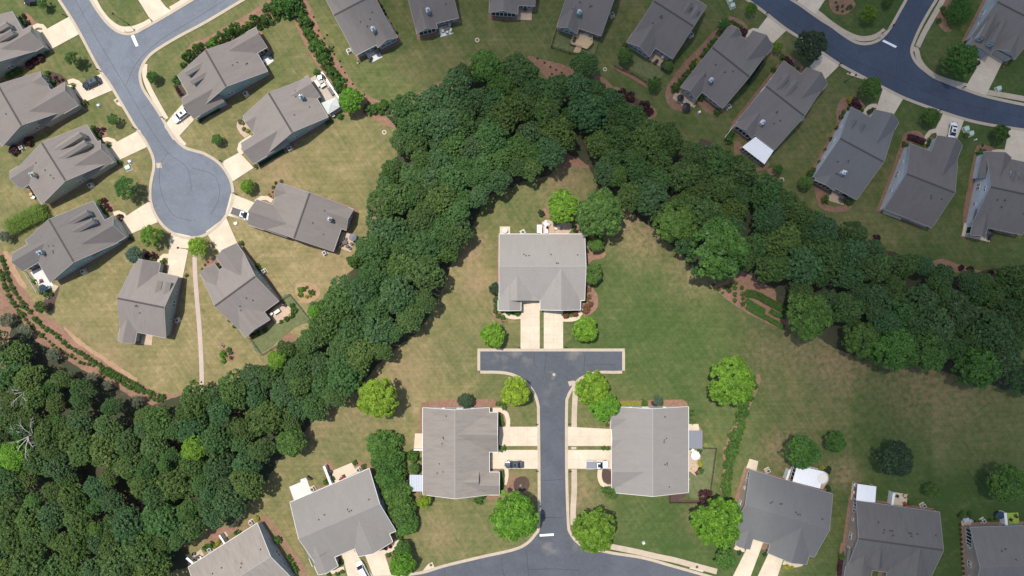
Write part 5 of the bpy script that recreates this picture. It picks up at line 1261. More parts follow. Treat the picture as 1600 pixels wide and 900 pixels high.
hedge(P(Zi, [(270,850),(330,800),(380,775),(440,745)]), .8, .6, 'dark', 'dark low hedge along the lower wall of the white car house')
hedge(P(Zh, [(245,835),(300,800),(370,760),(440,720)]), .8, .6, 'dark', 'dark low hedge along the lower wall of the canopy terrace house')
# tall evergreen row between the two southern duplexes
for i, (x, y, r) in enumerate([(600,697,28),(606,722,26),(612,748,25),(622,772,25),(628,798,24),(636,818,19)]):
    tree(x, y, r * 1.05, 'leafy', 'round', ['topmost', 'second', 'third', 'fourth', 'fifth', 'lowest and smallest'][i] + ' evergreen of the tall row left of the pale tan duplex', group='tall evergreen row', hk=5.5 if r > 20 else 4.2)
for (x, y, r, t, lab) in [(860,360,6,'maroon','maroon bush on the upper woods edge, leftmost one of the row'),(1000,262,5,'maroon','maroon bush on the upper woods edge, middle one'),(1065,275,5.5,'maroon','maroon bush on the upper woods edge, right of middle'),(1205,300,6,'maroon','maroon bush on the upper woods edge, nearest the right side'),(405,55,6,'maroon','maroon bush on the upper woods edge below the slate roofed house')]:
    X, Y = Tt['C4'](x, y); shrub(X, Y - (0 if y < 350 else 22), r, t, lab, 'maroon bushes on the woods edge')
for (x, y, r, lab) in [(55,650,7,'leftmost maroon bush in the bed below the dormered house lawn'),(110,680,8,'middle maroon bush in the bed below the dormered house lawn'),(215,740,8,'maroon bush in the lower part of the bed below the fenced lawn'),(245,780,7,'maroon bush at the lower end of the bed below the fenced lawn'),(640,200+180*4.5,0,'')]:
    if r:
        X, Y = Tt['A3'](x, y); shrub(X, Y, r, 'maroon', lab, 'maroon bushes above the woods')
shrub(*Tt['E3'](635, 338), 10, 'maroon', 'large dark maroon shrub at the corner of the brown fence', None)
shrub(*Tt['E3'](660, 322), 7, 'maroon', 'smaller maroon shrub at the corner of the brown fence', None)

# foundation shrubs: zoom, list, tone, description of the bed
FS = [
 (Za, [(270,230,4.2),(295,270,4.2),(310,310,4.2)], 'shrub', 'green shrub in the front bed of the uppermost left house'),
 (Za, [(300,195,3),(318,220,2.6),(358,290,3.4)], 'maroon', 'maroon shrub in the front bed of the uppermost left house'),
 (Za, [(375,825,6),(445,775,5.6),(515,740,6)], 'maroon', 'maroon ball shrub below the garage wall of the uppermost left house'),
 (Za, [(230,895,4),(600,670,3.5)], 'shrub', 'green shrub along the lower wall of the uppermost left house'),
 ('A0', [(330,518,4.5),(370,575,4.6),(595,728,5),(515,608,3)], 'shrub', 'green shrub in front of the second house down the left edge'),
 ('A0', [(60,535,5),(95,515,5),(130,495,5)], 'shrub', 'green shrub along the upper wall of the second house down the left edge'),
 ('A0', [(392,545,2.6),(412,570,2.4),(440,560,2.3)], 'maroon', 'small dark shrub in the front mulch of the second house down the left edge'),
 ('B0', [(100,245,7),(200,185,7)], 'maroon', 'dark bush at the lower wall of the second house down the left edge'),
 ('B0', [(655,90,4.2),(672,120,4.2),(690,150,4.6),(765,208,3.6),(843,330,4)], 'shrub', 'green shrub in front of the long dormered house above the big hedge'),
 ('B0', [(690,100,3),(725,98,3.4),(712,128,2.8)], 'maroon', 'maroon shrub in front of the long dormered house above the big hedge'),
 ('B0', [(697,612,4),(720,650,4.2),(735,680,4),(920,862,4)], 'shrub', 'green shrub in front of the weathered roof house below the big hedge'),
 ('B0', [(728,600,4.6),(748,637,3.4),(770,662,3.6),(843,718,4.8)], 'maroon', 'maroon ball shrub in front of the weathered roof house below the big hedge'),
 ('C0', [(292,438,3.6),(330,440,4),(360,450,3.4),(240,358,3.6),(320,455,3)], 'shrub', 'green shrub round the white patio at the left'),
 ('C0', [(1040,195,3.4),(1065,200,3.2),(1090,203,3),(1148,222,4.6),(1310,315,3)], 'shrub', 'green shrub in front of the small grey roofed house by the gravel path'),
 ('C0', [(1035,175,4.6),(1070,178,5),(1095,185,4)], 'maroon', 'maroon shrub in front of the small grey roofed house by the gravel path'),
 (Zf_, [(205,228,3.4),(405,52,4),(225,255,3)], 'shrub', 'dark shrub at the front of the fenced lawn house'),
 (Zf_, [(107,232,1.8),(130,210,1.8),(82,265,1.6)], 'rust', 'tiny dormant shrub in the front bed of the fenced lawn house'),
 (Zf_, [(540,240,4),(555,265,4),(350,740,3),(310,690,3),(500,820,4),(545,800,4),(600,770,4)], 'shrub', 'low green shrub along a wall of the fenced lawn house'),
 (Zf_, [(830,570,4),(845,610,5),(820,650,4.5),(780,680,4),(735,705,3)], 'leafy', 'green shrub round the curved patio of the fenced lawn house'),
 (Zf_, [(900,480,3.6),(895,435,4)], 'bright', 'bright shrub in the oval paved bed right of the fenced lawn house'),
 ('C1', [(670,455,3.6),(715,400,2.6),(745,435,4),(760,440,3.4),(690,415,4)], 'shrub', 'green plant in the oval bed beyond the fenced back lawn'),
 ('C1', [(715,465,3),(740,460,2.6)], 'yellow', 'yellow plant in the oval bed beyond the fenced back lawn'),
 ('C1', [(755,650,6),(810,640,6)], 'shrub', 'shrub at the outer corner of the fenced back lawn'),
 ('D1', [(125,62,5.2),(130,108,4)], 'bright', 'bright shrub in the small island bed below the fenced lawn house'),
 ('D1', [(168,30,4),(180,50,3.4),(185,85,3)], 'olive', 'low plant in the small island bed below the fenced lawn house'),
 ('B1', [(540,465,2.8),(497,475,2.5),(483,508,3)], 'shrub', 'small green shrub in the front bed of the pickup house'),
 ('B1', [(477,540,1.6),(450,555,1.6),(490,570,1.6),(462,570,1.6)], 'rust', 'tiny rust coloured shrub in the front bed of the pickup house'),
 ('B1', [(300,110,3.4),(265,55,3)], 'yellow', 'yellow shrub in the gravel bed before the canopy terrace house'),
 ('B1', [(250,45,4),(275,95,3),(355,360,3.4)], 'grey', 'grey green shrub in front of the canopy terrace house'),
 (Zh, [(800,490,3),(820,480,3),(840,470,3),(910,435,4.5),(715,70,5)], 'shrub', 'shrub beside the paved back terrace with the canopy'),
 (Zi, [(60,510,3.8),(80,485,3.4),(98,517,3.6),(72,555,3)], 'shrub', 'small ball shrub at the left front corner of the white car house'),
 (Zi, [(90,580,2.6),(105,600,2.6),(120,620,2.8)], 'maroon', 'maroon shrub in the front bed of the white car house'),
 (Zj, [(640,65,2),(662,108,2),(685,148,2),(703,185,2),(732,242,2),(793,345,3)], 'dark', 'tiny dark shrub along the right wall of the dark streaked roof house'),
 ('A3', [(828,152,2.6),(848,164,2.6),(870,176,2.8),(890,188,3),(737,233,4.6),(705,290,5),(680,322,5),(652,357,5),(625,388,5),(550,465,5),(520,515,6),(500,535,6),(470,570,5),(430,615,7),(720,788,5),(610,690,5),(555,440,3),(572,425,3)], 'shrub', 'shrub in the bed round the paver terrace house'),
 ('A3', [(912,222,5),(905,240,4)], 'maroon', 'maroon shrub at the front of the paver terrace house'),
 ('A3', [(583,447,4),(590,440,3.6)], 'yellow', 'yellow shrub in the bed left of the paver terrace house'),
 ('A3', [(1210,420,5),(1235,440,4.6)], 'maroon', 'maroon shrub at the upper corner of the white sunroom house'),
 ('A3', [(1255,460,3),(1285,480,3),(1185,405,5),(1120,490,4),(80,315,4),(378,470,7),(365,450,6)], 'shrub', 'green shrub near a wall of the houses above the woods'),
 ('B3', [(800,175,6),(815,150,5),(825,125,5)], 'shrub', 'green shrub left of the white roofed sunroom'),
 ('B3', [(1360,450,5),(1385,410,5),(1400,385,4)], 'shrub', 'shrub by the lower left wall of the slate roofed house'),
 (Zq, [(305,130,3.6),(287,172,3.6),(254,262,3.6),(206,357,3.4),(162,447,3.2),(112,545,3.2),(60,620,5),(35,645,5),(350,100,3)], 'shrub', 'round bush in the bed along the left wall of the slate roofed house'),
 (Zq, [(400,50,7),(420,85,6),(385,80,5)], 'maroon', 'dark purple shrub in the front bed of the slate roofed house'),
 (Zq, [(355,35,4.6),(375,30,4)], 'yellow', 'yellow shrub in the front bed of the slate roofed house'),
 (Zq, [(455,90,2),(462,118,2.6),(450,110,2),(520,130,3.4),(548,110,3)], 'olive', 'small shrub by the curved walk of the slate roofed house'),
 (Zq, [(155,860,6),(350,870,6)], 'olive', 'shrub beside the tan patio of the slate roofed house'),
 ('B4', [(600,208,4.4),(770,175,3.6),(765,205,3.6),(775,190,3.4),(1030,143,4)], 'shrub', 'green shrub near the front of the maroon hedge house'),
 ('B4', [(1125,265,4.4),(1150,212,2),(1137,242,2),(1163,246,2),(1140,262,3)], 'shrub', 'small shrub in the front bed of the right edge house'),
 (Z(1200,0,6.667), [(722,65,2.6),(778,62,2.2),(725,102,2),(775,115,2),(820,95,1.8),(855,75,3.8),(708,22,2)], 'shrub', 'small shrub in the round bed at the top, left of the stop line'),
 ('A4', [(845,145,4),(880,90,4),(870,60,4),(960,60,7),(920,110,6)], 'shrub', 'bush in the bed along the brown pavement in the top right'),
 ('A4', [(1030,300,3),(1115,440,3.6),(1295,462,2)], 'dark', 'small dark shrub at the front of the top right corner house'),
 (zv, [(100,542,5),(103,580,4.4),(94,610,3.8),(110,639,3.6),(140,648,3.8),(175,620,4),(230,622,5),(210,618,4),(555,605,5),(645,550,3)], 'shrub', 'green ball shrub round the duplex at the road head'),
 (zv, [(527,632,5.8),(580,627,5.4),(663,480,4),(665,525,4),(650,600,6.4),(675,570,5)], 'rust', 'rust red ball shrub at the right front of the duplex at the road head'),
 (zv, [(585,115,4),(655,180,5),(650,245,4),(375,12,5)], 'dark', 'dark shrub behind the duplex at the road head'),
 (Zw, [(703,98,4),(745,97,4),(748,128,4),(735,245,4.4),(715,205,4),(735,432,5.2),(560,795,8.6),(730,715,3),(728,745,4)], 'shrub', 'green ball shrub in front of the pale tan duplex'),
 (Zw, [(80,490,9)], 'leafy', 'pale green bush with white flowers left of the pale tan duplex'),
 (Zx, [(367,92,5.4),(486,95,4),(717,167,4.8),(715,232,4.6),(62,428,3.4),(93,428,3.4),(65,735,5),(90,745,6),(780,600,5),(770,455,4),(92,255,3.4)], 'shrub', 'green ball shrub round the white pickup duplex'),
 (Zx, [(442,97,4.8),(775,578,3)], 'maroon', 'maroon ball shrub round the white pickup duplex'),
 (Zx, [(770,530,3.4),(775,548,3.4),(815,400,3)], 'yellow', 'yellow shrub by the small back patio of the white pickup duplex'),
 (Zy, [(437,885,3.4),(475,865,3.2),(370,893,3.6),(835,738,3.6),(885,718,3.4),(465,795,4),(915,550,6),(925,595,5),(345,165,4),(395,140,4),(575,15,4),(640,45,4)], 'shrub', 'green shrub beside the pale grey duplex next to the evergreen row'),
 (Zy, [(800,680,2.6),(815,688,2.4),(850,672,2.6)], 'maroon', 'maroon shrub by the right garage of the pale grey duplex'),
 (Zz, [(1230,475,5.8),(1355,675,4),(1380,705,4),(1410,760,4),(1425,800,4),(1450,840,4),(760,395,5),(450,540,5),(385,570,5)], 'shrub', 'green shrub round the bottom left tan house'),
 (Zz, [(980,225,4),(1000,240,3),(540,500,3.4),(500,550,3),(520,525,3)], 'yellow', 'yellow green shrub behind the bottom left tan house'),
 (Zaa, [(735,288,5),(112,738,4),(292,748,3),(740,155,5)], 'dark', 'dark shrub beside the slate roofed duplex with conservatory'),
 (Zaa, [(685,140,4),(700,135,3),(450,838,4),(480,840,3.4),(430,835,3)], 'yellow', 'yellow green plant beside the slate roofed duplex with conservatory'),
 (Zab, [(85,740,6),(610,240,3),(600,310,2.4),(640,300,3)], 'shrub', 'shrub by the grey gabled duplex'),
 ('E2', [(780,0,0),(20,40,6),(35,55,5)], 'leafy', 'pale bush left of the pale tan duplex'),
 (Z(1300,730,5.295), [(1055,400,3.2)], 'maroon', 'dark maroon bush right of the grey gabled duplex'),
 (Zac, [(155,195,4),(190,160,3.6),(255,165,3.6),(280,215,3)], 'olive', 'shrub round the small seating corner of the bottom right house'),
]
for zf, lst, tone, lab in FS:
    z = Tt[zf] if isinstance(zf, str) else zf
    for (x, y, r) in lst:
        if r > 0:
            X, Y = z(x, y); shrub(X, Y, r * 1.12, tone, lab, lab.replace('shrub ', 'shrubs ', 1).replace('bush ', 'bushes ', 1).replace('plant ', 'plants ', 1))
for i in range(11):
    X, Y = Zac(150 + 42 * i / 10, 300 + i * 57); shrub(X, Y, 2.4, 'dark', 'small dark shrub in the bed down the left wall of the bottom right house', 'small shrubs down the left wall of the bottom right house')
    if i < 5: X, Y = Zac(320 + i * 60, 258 - i * 6); shrub(X, Y, 2, 'dark', 'small dark shrub behind the bottom right house', 'small shrubs behind the bottom right house')
# planted seedlings on the straw strips
for zf, lst in (('A1', [(765,120),(760,170),(800,215),(840,270),(860,245),(875,330),(905,330),(910,380),(950,430),(960,470),(985,510),(1000,560),(1040,590),(1065,630),(1120,665),(1150,715)]), ('A2', [(900,410),(950,440),(990,470),(1030,490),(1070,510),(1050,540),(1000,520)])):
    for a in lst:
        X, Y = Tt[zf](*a); shrub(X, Y, 1.5, 'maroon', 'tiny newly planted seedling on the pine straw above the woods' if zf == 'A2' else 'tiny newly planted seedling on the pine straw strip left of the dark streaked roof house', 'seedlings on ' + zf.replace('A1', 'the pine straw strip').replace('A2', 'the bed above the woods'), 'seedling', 'seedling')

# ------------------------------------------------------------------ patios, porches, decks
def pz(z): return Tt[z] if isinstance(z, str) else z
pn = [0]
def patio(zf, pts, mat='paver', z=0.09, smooth=False, name='patio'):
    pn[0] += 1; S(sheet(name, [pz(zf)(*p) for p in pts], z + pn[0] * 2e-4, M_[mat], 0.08, smooth))
patio(Zi, [(790,310),(852,290),(890,345),(830,390)], 'white_slab'); patio(Zj, [(480,560),(605,515),(652,595),(530,657)], 'white_slab'); patio(Zj, [(1232,290),(1352,252),(1390,350),(1257,388)], 'white_slab')
patio(Zl, [(460,80),(608,85),(605,212),(450,205)], 'paver'); patio('A3', [(300,335),(398,405),(345,482),(240,420)], 'paver'); patio('A3', [(440,625),(590,700),(515,778),(408,690)], 'paver'); patio('A3', [(540,745),(575,735),(560,760)], 'paver')
patio(Zq, [(215,780),(340,840),(305,902),(168,862)], 'paver'); patio(Zr, [(95,718),(125,640),(170,650),(240,735),(238,770)], 'concrete'); patio(Zs, [(120,785),(140,680),(200,690),(330,720),(362,740),(350,838)], 'concrete')
patio('C0', [(215,295),(290,262),(380,385),(308,432)], 'white_slab', .12); patio('C0', [(345,400),(380,380),(415,392),(385,432)], 'walk'); patio(Ze, [(285,735),(388,755),(380,842),(285,830)], 'paver')
patio('C1', [(450,585),(545,510),(585,530),(615,550),(622,585),(600,605),(560,620),(510,655),(475,620)], 'paver', .1, True); patio('C1', [(960,10),(1062,32),(1027,152),(940,122)], 'paver')
patio(Zh, [(660,120),(755,65),(800,125),(870,225),(922,320),(930,372),(830,440),(790,420),(725,255)], 'stone'); patio(zv, [(121,94),(184,94),(184,145),(121,145)], 'concrete')
patio(zv, [(378,145),(372,90),(385,62),(415,52),(442,62),(448,90),(490,80),(530,62),(560,78),(560,110),(535,145)], 'paver', .1); patio(Zw, [(88,318),(150,318),(150,443),(78,443)], 'concrete')
patio(Zx, [(690,248),(762,248),(772,296),(690,296)], 'concrete'); patio(Zx, [(680,440),(765,438),(780,490),(768,545),(776,590),(745,632),(700,600),(680,600)], 'paver', .1)
patio(Zy, [(60,203),(150,165),(148,145),(195,130),(212,185),(245,250),(100,315)], 'white_slab'); patio(Zy, [(385,82),(548,14),(592,90),(420,170)], 'concrete'); patio(Zaa, [(185,75),(246,92),(232,160),(160,140)], 'concrete')
patio(Zaa, [(445,160),(500,125),(690,165),(735,175),(740,230),(700,290),(440,230)], 'paver'); patio(Zab, [(165,130),(215,135),(205,285),(152,265)], 'paver'); patio(Zab, [(507,205),(625,222),(610,335),(490,315)], 'concrete')
patio(Zac, [(690,160),(830,155),(842,285),(722,290)], 'turf_bright'); patio(Zac, [(565,170),(610,165),(620,215),(570,215)], 'paver'); patio(Zac, [(160,245),(200,215),(270,220),(295,260),(270,305),(170,310)], 'paver')
patio(Zz, [(190,700),(330,580),(370,650),(230,760)], 'walk'); patio(Zz, [(540,420),(620,375),(650,420),(600,500)], 'walk'); patio('A0', [(800,705),(825,690),(888,765),(830,740)], 'concrete'); patio('E2', [(75,885),(130,815),(160,802),(175,838),(90,885)], 'concrete')
patio('E3', [(525,845),(565,812),(640,850),(620,872)], 'concrete'); patio('A4', [(190,520),(215,500),(250,515),(335,555),(320,562),(235,535)], 'concrete'); patio(Z(1200,0,6.667), [(1165,320),(1198,295),(1250,330),(1220,350)], 'walk')
for i, (zf, x, y, lab) in enumerate([('E2',150,822,'round iron inlet cover on the pale apron by the bottom left kerb'),('E3',580,835,'round iron inlet cover in the bottom right pavement'),('A0',825,712,'round iron inlet cover beside the north west street kerb'),('A4',213,513,'round iron inlet cover beside the north east road kerb'),('D2',1015,203,'pale round manhole cover in the middle of the T junction')]):
    p = px(*Tt[zf](x, y)); bm = bmesh.new(); cyl(bm, (0, 0, 0), .36, .35, .06, 16)
    o = from_bm('manhole_cover', bm, M_['iron' if i < 4 else 'kerb']); o.location = (p.x, p.y, .09 if i < 4 else .03); tag(o, lab, 'manhole cover')

def addon(key, pts, z, mat, name, posts=True, glass=False, rib=0, zf=None):
    """flat porch roof or sunroom joined to the house (world coordinates turned into the house frame)"""
    H = HOUSES[key]; root = H['root']; zf = zf or H['zf']; L = H['L']
    q = [L(px(*zf(*p), z)) for p in pts]
    bm = bmesh.new(); poly_prism(bm, [(x, y, z) for x, y in q], [(x, y, z - .14) for x, y in q])
    ro = from_bm(name, bm, M_[mat], root)
    if rib:
        bm = bmesh.new()
        A, B, Cc, D = [Vector((x, y, z + .03)) for x, y in q]
        for k in range(rib + 1):
            t = k / rib; bar(bm, A.lerp(B, t), D.lerp(Cc, t), .035, .035, 4)
        from_bm('roof_rib', bm, M_[mat], ro)
    n = len(q); cx = sum(x for x, y in q) / n; cy = sum(y for x, y in q) / n
    if glass:
        bm = bmesh.new(); fr = bmesh.new()
        qi = [(cx + (x - cx) * .95, cy + (y - cy) * .95) for x, y in q]
        poly_prism(bm, [(x, y, z - .15) for x, y in qi], [(x, y, .1) for x, y in qi])
        from_bm('sunroom_wall', bm, M_['glass'], ro)
        for i in range(n):
            a = Vector((*qi[i], 0)); b_ = Vector((*qi[(i + 1) % n], 0)); m = max(2, int((b_ - a).length / .9))
            for k in range(m + 1):
                p = a.lerp(b_, k / m); bar(fr, (p.x, p.y, .05), (p.x, p.y, z - .16), .07, .07, 4)
            for zz in (.15, .9, z - .3): bar(fr, (a.x, a.y, zz), (b_.x, b_.y, zz), .06, .06, 4)
        from_bm('sunroom_frame', fr, M_['trim'], ro)
    elif posts:
        for i in range(n):
            x, y = cx + (q[i][0] - cx) * .93, cy + (q[i][1] - cy) * .93
            bm = bmesh.new(); box(bm, x - .07, x + .07, y - .07, y + .07, .05, z - .14); from_bm('post', bm, M_['trim'], ro)
addon('P', [(320,655),(470,770),(395,882),(210,740)], 2.95, 'white', 'sunroom_roof', glass=True)
addon('W', [(48,625),(150,625),(150,748),(46,748)], 2.75, 'metal_light', 'porch_roof', rib=8)
addon('X', [(690,298),(792,298),(792,430),(690,430)], 2.75, 'metal_roof', 'porch_roof', rib=8)
addon('AB', [(212,138),(367,160),(357,292),(200,274)], 2.8, 'white', 'patio_cover')
addon('AA', [(520,122),(705,165),(680,285),(488,235)], 2.9, 'white', 'conservatory_roof', glass=True, rib=16)
# rounded end of the conservatory
H = HOUSES['AA']; c0 = H['L'](px(*Zaa(697, 212), 2.85)); bm = bmesh.new(); cyl(bm, (c0[0], c0[1], 2.6), 1.65, 1.25, .35, 20)
cr = from_bm('conservatory_dome', bm, M_['cushion'], H['root']); bm = bmesh.new(); cyl(bm, (c0[0], c0[1], .1), 1.55, 1.55, 2.5, 20); from_bm('sunroom_wall', bm, M_['glass'], cr)
# wooden deck behind the fenced house
zl = Zl
pp = [px(*zl(*p), .7) for p in [(1045,360),(1088,322),(1232,372),(1238,455),(1185,512),(1120,490),(1005,455)]]
dk = empty('wooden_deck', (pp[0].x, pp[0].y, 0)); tag(dk, 'wooden deck with steps in the fenced green yard behind the top edge house', 'deck')
o0 = pp[0].copy(); o0.z = 0
bm = bmesh.new(); poly_prism(bm, [p - o0 for p in pp], [p - o0 - Vector((0, 0, .18)) for p in pp]); from_bm('deck_floor', bm, M_['wood'], dk)
bm = bmesh.new()
for i in (1, 2, 3, 4, 5, 6):
    a = pp[i] - o0; b_ = pp[(i + 1) % 7] - o0
    if i == 4: continue
    for k in (0, 1): bar(bm, a + Vector((0, 0, .45 + .45 * k)), b_ + Vector((0, 0, .45 + .45 * k)), .05, .05, 4)
    m = max(2, int((b_ - a).length / 1.2))
    for k in range(m + 1): q = a.lerp(b_, k / m); bar(bm, (q.x, q.y, 0), (q.x, q.y, 1.65), .05, .05, 4)
from_bm('railing', bm, M_['wood'], dk)
for k in range(4):
    a, b_, c_, d_ = [px(*zl(*p), 0) - o0 for p in [(1070,480),(1125,500),(1105,562),(1035,545)]]
    t0, t1 = k / 4, (k + 1) / 4; z = .58 - k * .15
    q = [a.lerp(d_, t0), b_.lerp(c_, t0), b_.lerp(c_, t1), a.lerp(d_, t1)]
    bm = bmesh.new(); poly_prism(bm, [(p.x, p.y, z) for p in q], [(p.x, p.y, 0) for p in q]); from_bm('step', bm, M_['wood'], dk)

# ------------------------------------------------------------------ vehicles
def loft(bm, secs, n=10, power=3.2):
    """secs: (x, y half width, z low, z high). rounded cross sections along x"""
    rings = []
    for x, w, z0, z1 in secs:
        ring = []; zc = (z0 + z1) / 2; h = (z1 - z0) / 2
        for k in range(n * 2):
            a = math.pi * k / n; ca, sa = math.cos(a), math.sin(a)
            ring.append(bm.verts.new((x, w * math.copysign(abs(ca) ** (2 / power), ca), zc + h * math.copysign(abs(sa) ** (2 / power), sa))))
        rings.append(ring)
    for a, b_ in zip(rings, rings[1:]):
        for k in range(n * 2): bm.faces.new((a[k], a[(k + 1) % (n * 2)], b_[(k + 1) % (n * 2)], b_[k]))
    bm.faces.new(rings[0][::-1]); bm.faces.new(rings[-1])
def paint(name, c, metal=.3):
    m, nt, b = new_mat(name); n = noise(nt, 6, 3)
    nt.links.new(ramp(nt, n, [(.3, tuple(v * .9 for v in c)), (.7, c)]), b.inputs['Base Color'])
    b.inputs['Roughness'].default_value = .28; b.inputs['Metallic'].default_value = metal; b.inputs['Coat Weight'].default_value = .5; b.inputs['Coat Roughness'].default_value = .05
    return m
def car(zf, x, y, hx, hy, kind, mat, label, z0=0.12):
    """hx, hy: photo point ahead of the bonnet"""
    zf = pz(zf); p = px(*zf(x, y), .9); f = px(*zf(hx, hy), .9); ang = math.atan2(f.y - p.y, f.x - p.x)
    rt = empty({'pickup': 'pickup_truck', 'suv': 'parked_car', 'sedan': 'parked_car', 'van': 'parked_car'}[kind], (p.x, p.y, z0), ang)
    tag(rt, label, 'pickup' if kind == 'pickup' else 'car', 'vehicles parked on the driveways')
    L_ = {'sedan': 4.75, 'suv': 4.7, 'pickup': 5.75, 'van': 5.0}[kind]; w = {'sedan': .9, 'suv': .94, 'pickup': .98, 'van': .98}[kind]; h = L_ / 2
    bm = bmesh.new()
    belt = {'sedan': .88, 'suv': 1.0, 'pickup': 1.08, 'van': 1.08}[kind]
    if kind == 'pickup':
        loft(bm, [(-h, w * .9, .5, belt - .02), (-h + .08, w * .97, .38, belt), (-h + .1, w * .97, .38, belt - 0)], 8)
        loft(bm, [(-.30, w * .98, .34, belt), (.9, w, .32, belt), (h - .9, w * .99, .34, belt - .06), (h - .25, w * .93, .38, belt - .14), (h, w * .78, .45, .78)], 10)
        for s in (-1, 1): box(bm, -h + .05, -.28, s * w * .97 - .06, s * w * .97 + .06, .42, belt)
    else:
        loft(bm, [(-h, w * .78, .45, belt - .12), (-h + .18, w * .93, .36, belt - .02), (-h + .8, w, .32, belt), (0, w, .30, belt), (h - 1.1, w * .99, .32, belt - .06), (h - .3, w * .92, .36, belt - .2), (h, w * .74, .45, .68)], 10)
    from_bm('body', bm, mat, rt, True)
    ca, cb, top = {'sedan': (-1.55, 1.05, 1.42), 'suv': (-2.1, .95, 1.68), 'pickup': (-.35, 1.35, 1.86), 'van': (-2.3, 1.5, 1.85)}[kind]
    bm = bmesh.new(); rk = .65 if kind == 'sedan' else .35; rf_ = .75
    if kind == 'pickup': rk = .15
    q0 = [(ca, -w * .86, belt - .04), (cb, -w * .86, belt - .06), (cb, w * .86, belt - .06), (ca, w * .86, belt - .04)]
    q1 = [(ca + rk, -w * .68, top - .05), (cb - rf_, -w * .68, top - .05), (cb - rf_, w * .68, top - .05), (ca + rk, w * .68, top - .05)]
    poly_prism(bm, q1, q0); from_bm('window_glass', bm, M_['glass'], rt)
    bm = bmesh.new(); m0 = [(ca + rk - .05, -w * .72, top - .06), (cb - rf_ + .05, -w * .72, top - .06), (cb - rf_ + .05, w * .72, top - .06), (ca + rk - .05, w * .72, top - .06)]
    m1 = [(ca + rk + .05, -w * .62, top), (cb - rf_ - .05, -w * .62, top), (cb - rf_ - .05, w * .62, top), (ca + rk + .05, w * .62, top)]
    poly_prism(bm, m1, m0)
    for s in (-1, 1):
        for xb in ((ca + rk * .3 + .1), (ca + cb) / 2): bar(bm, (xb, s * w * .87, belt - .04), (xb + .12 if xb < 0 else xb - .1, s * w * .70, top - .05), .04, .04, 4)
        bar(bm, (cb + .02, s * w * .85, belt - .04), (cb - rf_, s * w * .69, top - .05), .05, .04, 4); bar(bm, (ca, s * w * .85, belt - .04), (ca + rk, s * w * .69, top - .05), .05, .04, 4)
    from_bm('roof', bm, mat, rt)
    if kind in ('suv', 'sedan', 'pickup'):
        bm = bmesh.new(); xc = (cb - rf_ + ca + rk) / 2 + .15; box(bm, xc - .35, xc + .3, -w * .42, w * .42, top - .01, top + .012); from_bm('sunroof', bm, M_['glass'], rt)
    if kind == 'pickup':
        bm = bmesh.new(); box(bm, -h + .12, -.32, -w * .9, w * .9, .62, .70); from_bm('cargo_bed', bm, M_['asph_nw'] if False else M_['black'] if 'dark' in label else M_['acgrey'], rt)
        bm = bmesh.new(); box(bm, -h + .1, -.34, -w * .92, w * .92, belt - .03, belt + .02); from_bm('bed_cover', bm, M_['dark'] if 'dark' in label else M_['metal_roof'], rt)
    for xw in (-h + .95, h - .95):
        for s in (-1, 1):
            bm = bmesh.new(); Mx = Matrix.Translation((xw, s * (w - .2) , .34)) @ Matrix.Rotation(-s * math.pi / 2, 4, 'X'); cyl(bm, (0, 0, 0), .34, .34, .22, 16, Mx); wh = from_bm('wheel', bm, M_['tyre'], rt)
            bm = bmesh.new(); cyl(bm, (0, 0, .2), .2, .18, .035, 12, Mx); from_bm('rim', bm, M_['steel'], wh)
    for s in (-1, 1):
        bm = bmesh.new(); box(bm, h - .26, h - .06, s * w * .62 - .16, s * w * .62 + .16, .66, .80); from_bm('headlight', bm, M_['lens'], rt)
        bm = bmesh.new(); box(bm, -h + .0, -h + .14, s * w * .7 - .12, s * w * .7 + .12, .68, .9); from_bm('tail_light', bm, M_['tail'], rt)
        bm = bmesh.new(); box(bm, cb - .35, cb - .15, s * (w + .12) - .09, s * (w + .12) + .09, belt, belt + .14); from_bm('wing_mirror', bm, mat, rt)
white_p = paint('white_car_paint', (.78, .79, .80), 0); dark_p = paint('dark_teal_car_paint', (.025, .045, .055)); grey_p = paint('grey_car_paint', (.11, .115, .135), .5); black_p = paint('black_car_paint', (.012, .013, .018), .2)
car('A0', 640, 582, 560, 620, 'suv', dark_p, 'dark teal car on the driveway of the second house down the left edge')
car('D2', 735, 838, 600, 838, 'sedan', grey_p, 'grey sedan on the lower driveway of the pale tan duplex')
car('D2', 1320, 838, 1440, 838, 'pickup', white_p, 'white pickup with pale bed cover on the driveway right of the central road')
car('B1', 265, 696, 340, 722, 'pickup', white_p, 'white pickup with dark bed at the garage right of the turning circle')
car('A0', 1270, 812, 1180, 880, 'suv', white_p, 'white car with sunroof near the stop line side garage in the north west')
car(Zr, 645, 78, 632, 140, 'sedan', white_p, 'white sedan on the driveway above the house with the maroon hedge')
car(Zy, 632, 858, 570, 740, 'van', white_p, 'white van between the two bottom driveways of the pale grey duplex')
car(Za, 425, 5, 340, 10, 'sedan', black_p, 'dark car cut by the top edge at the upper left')
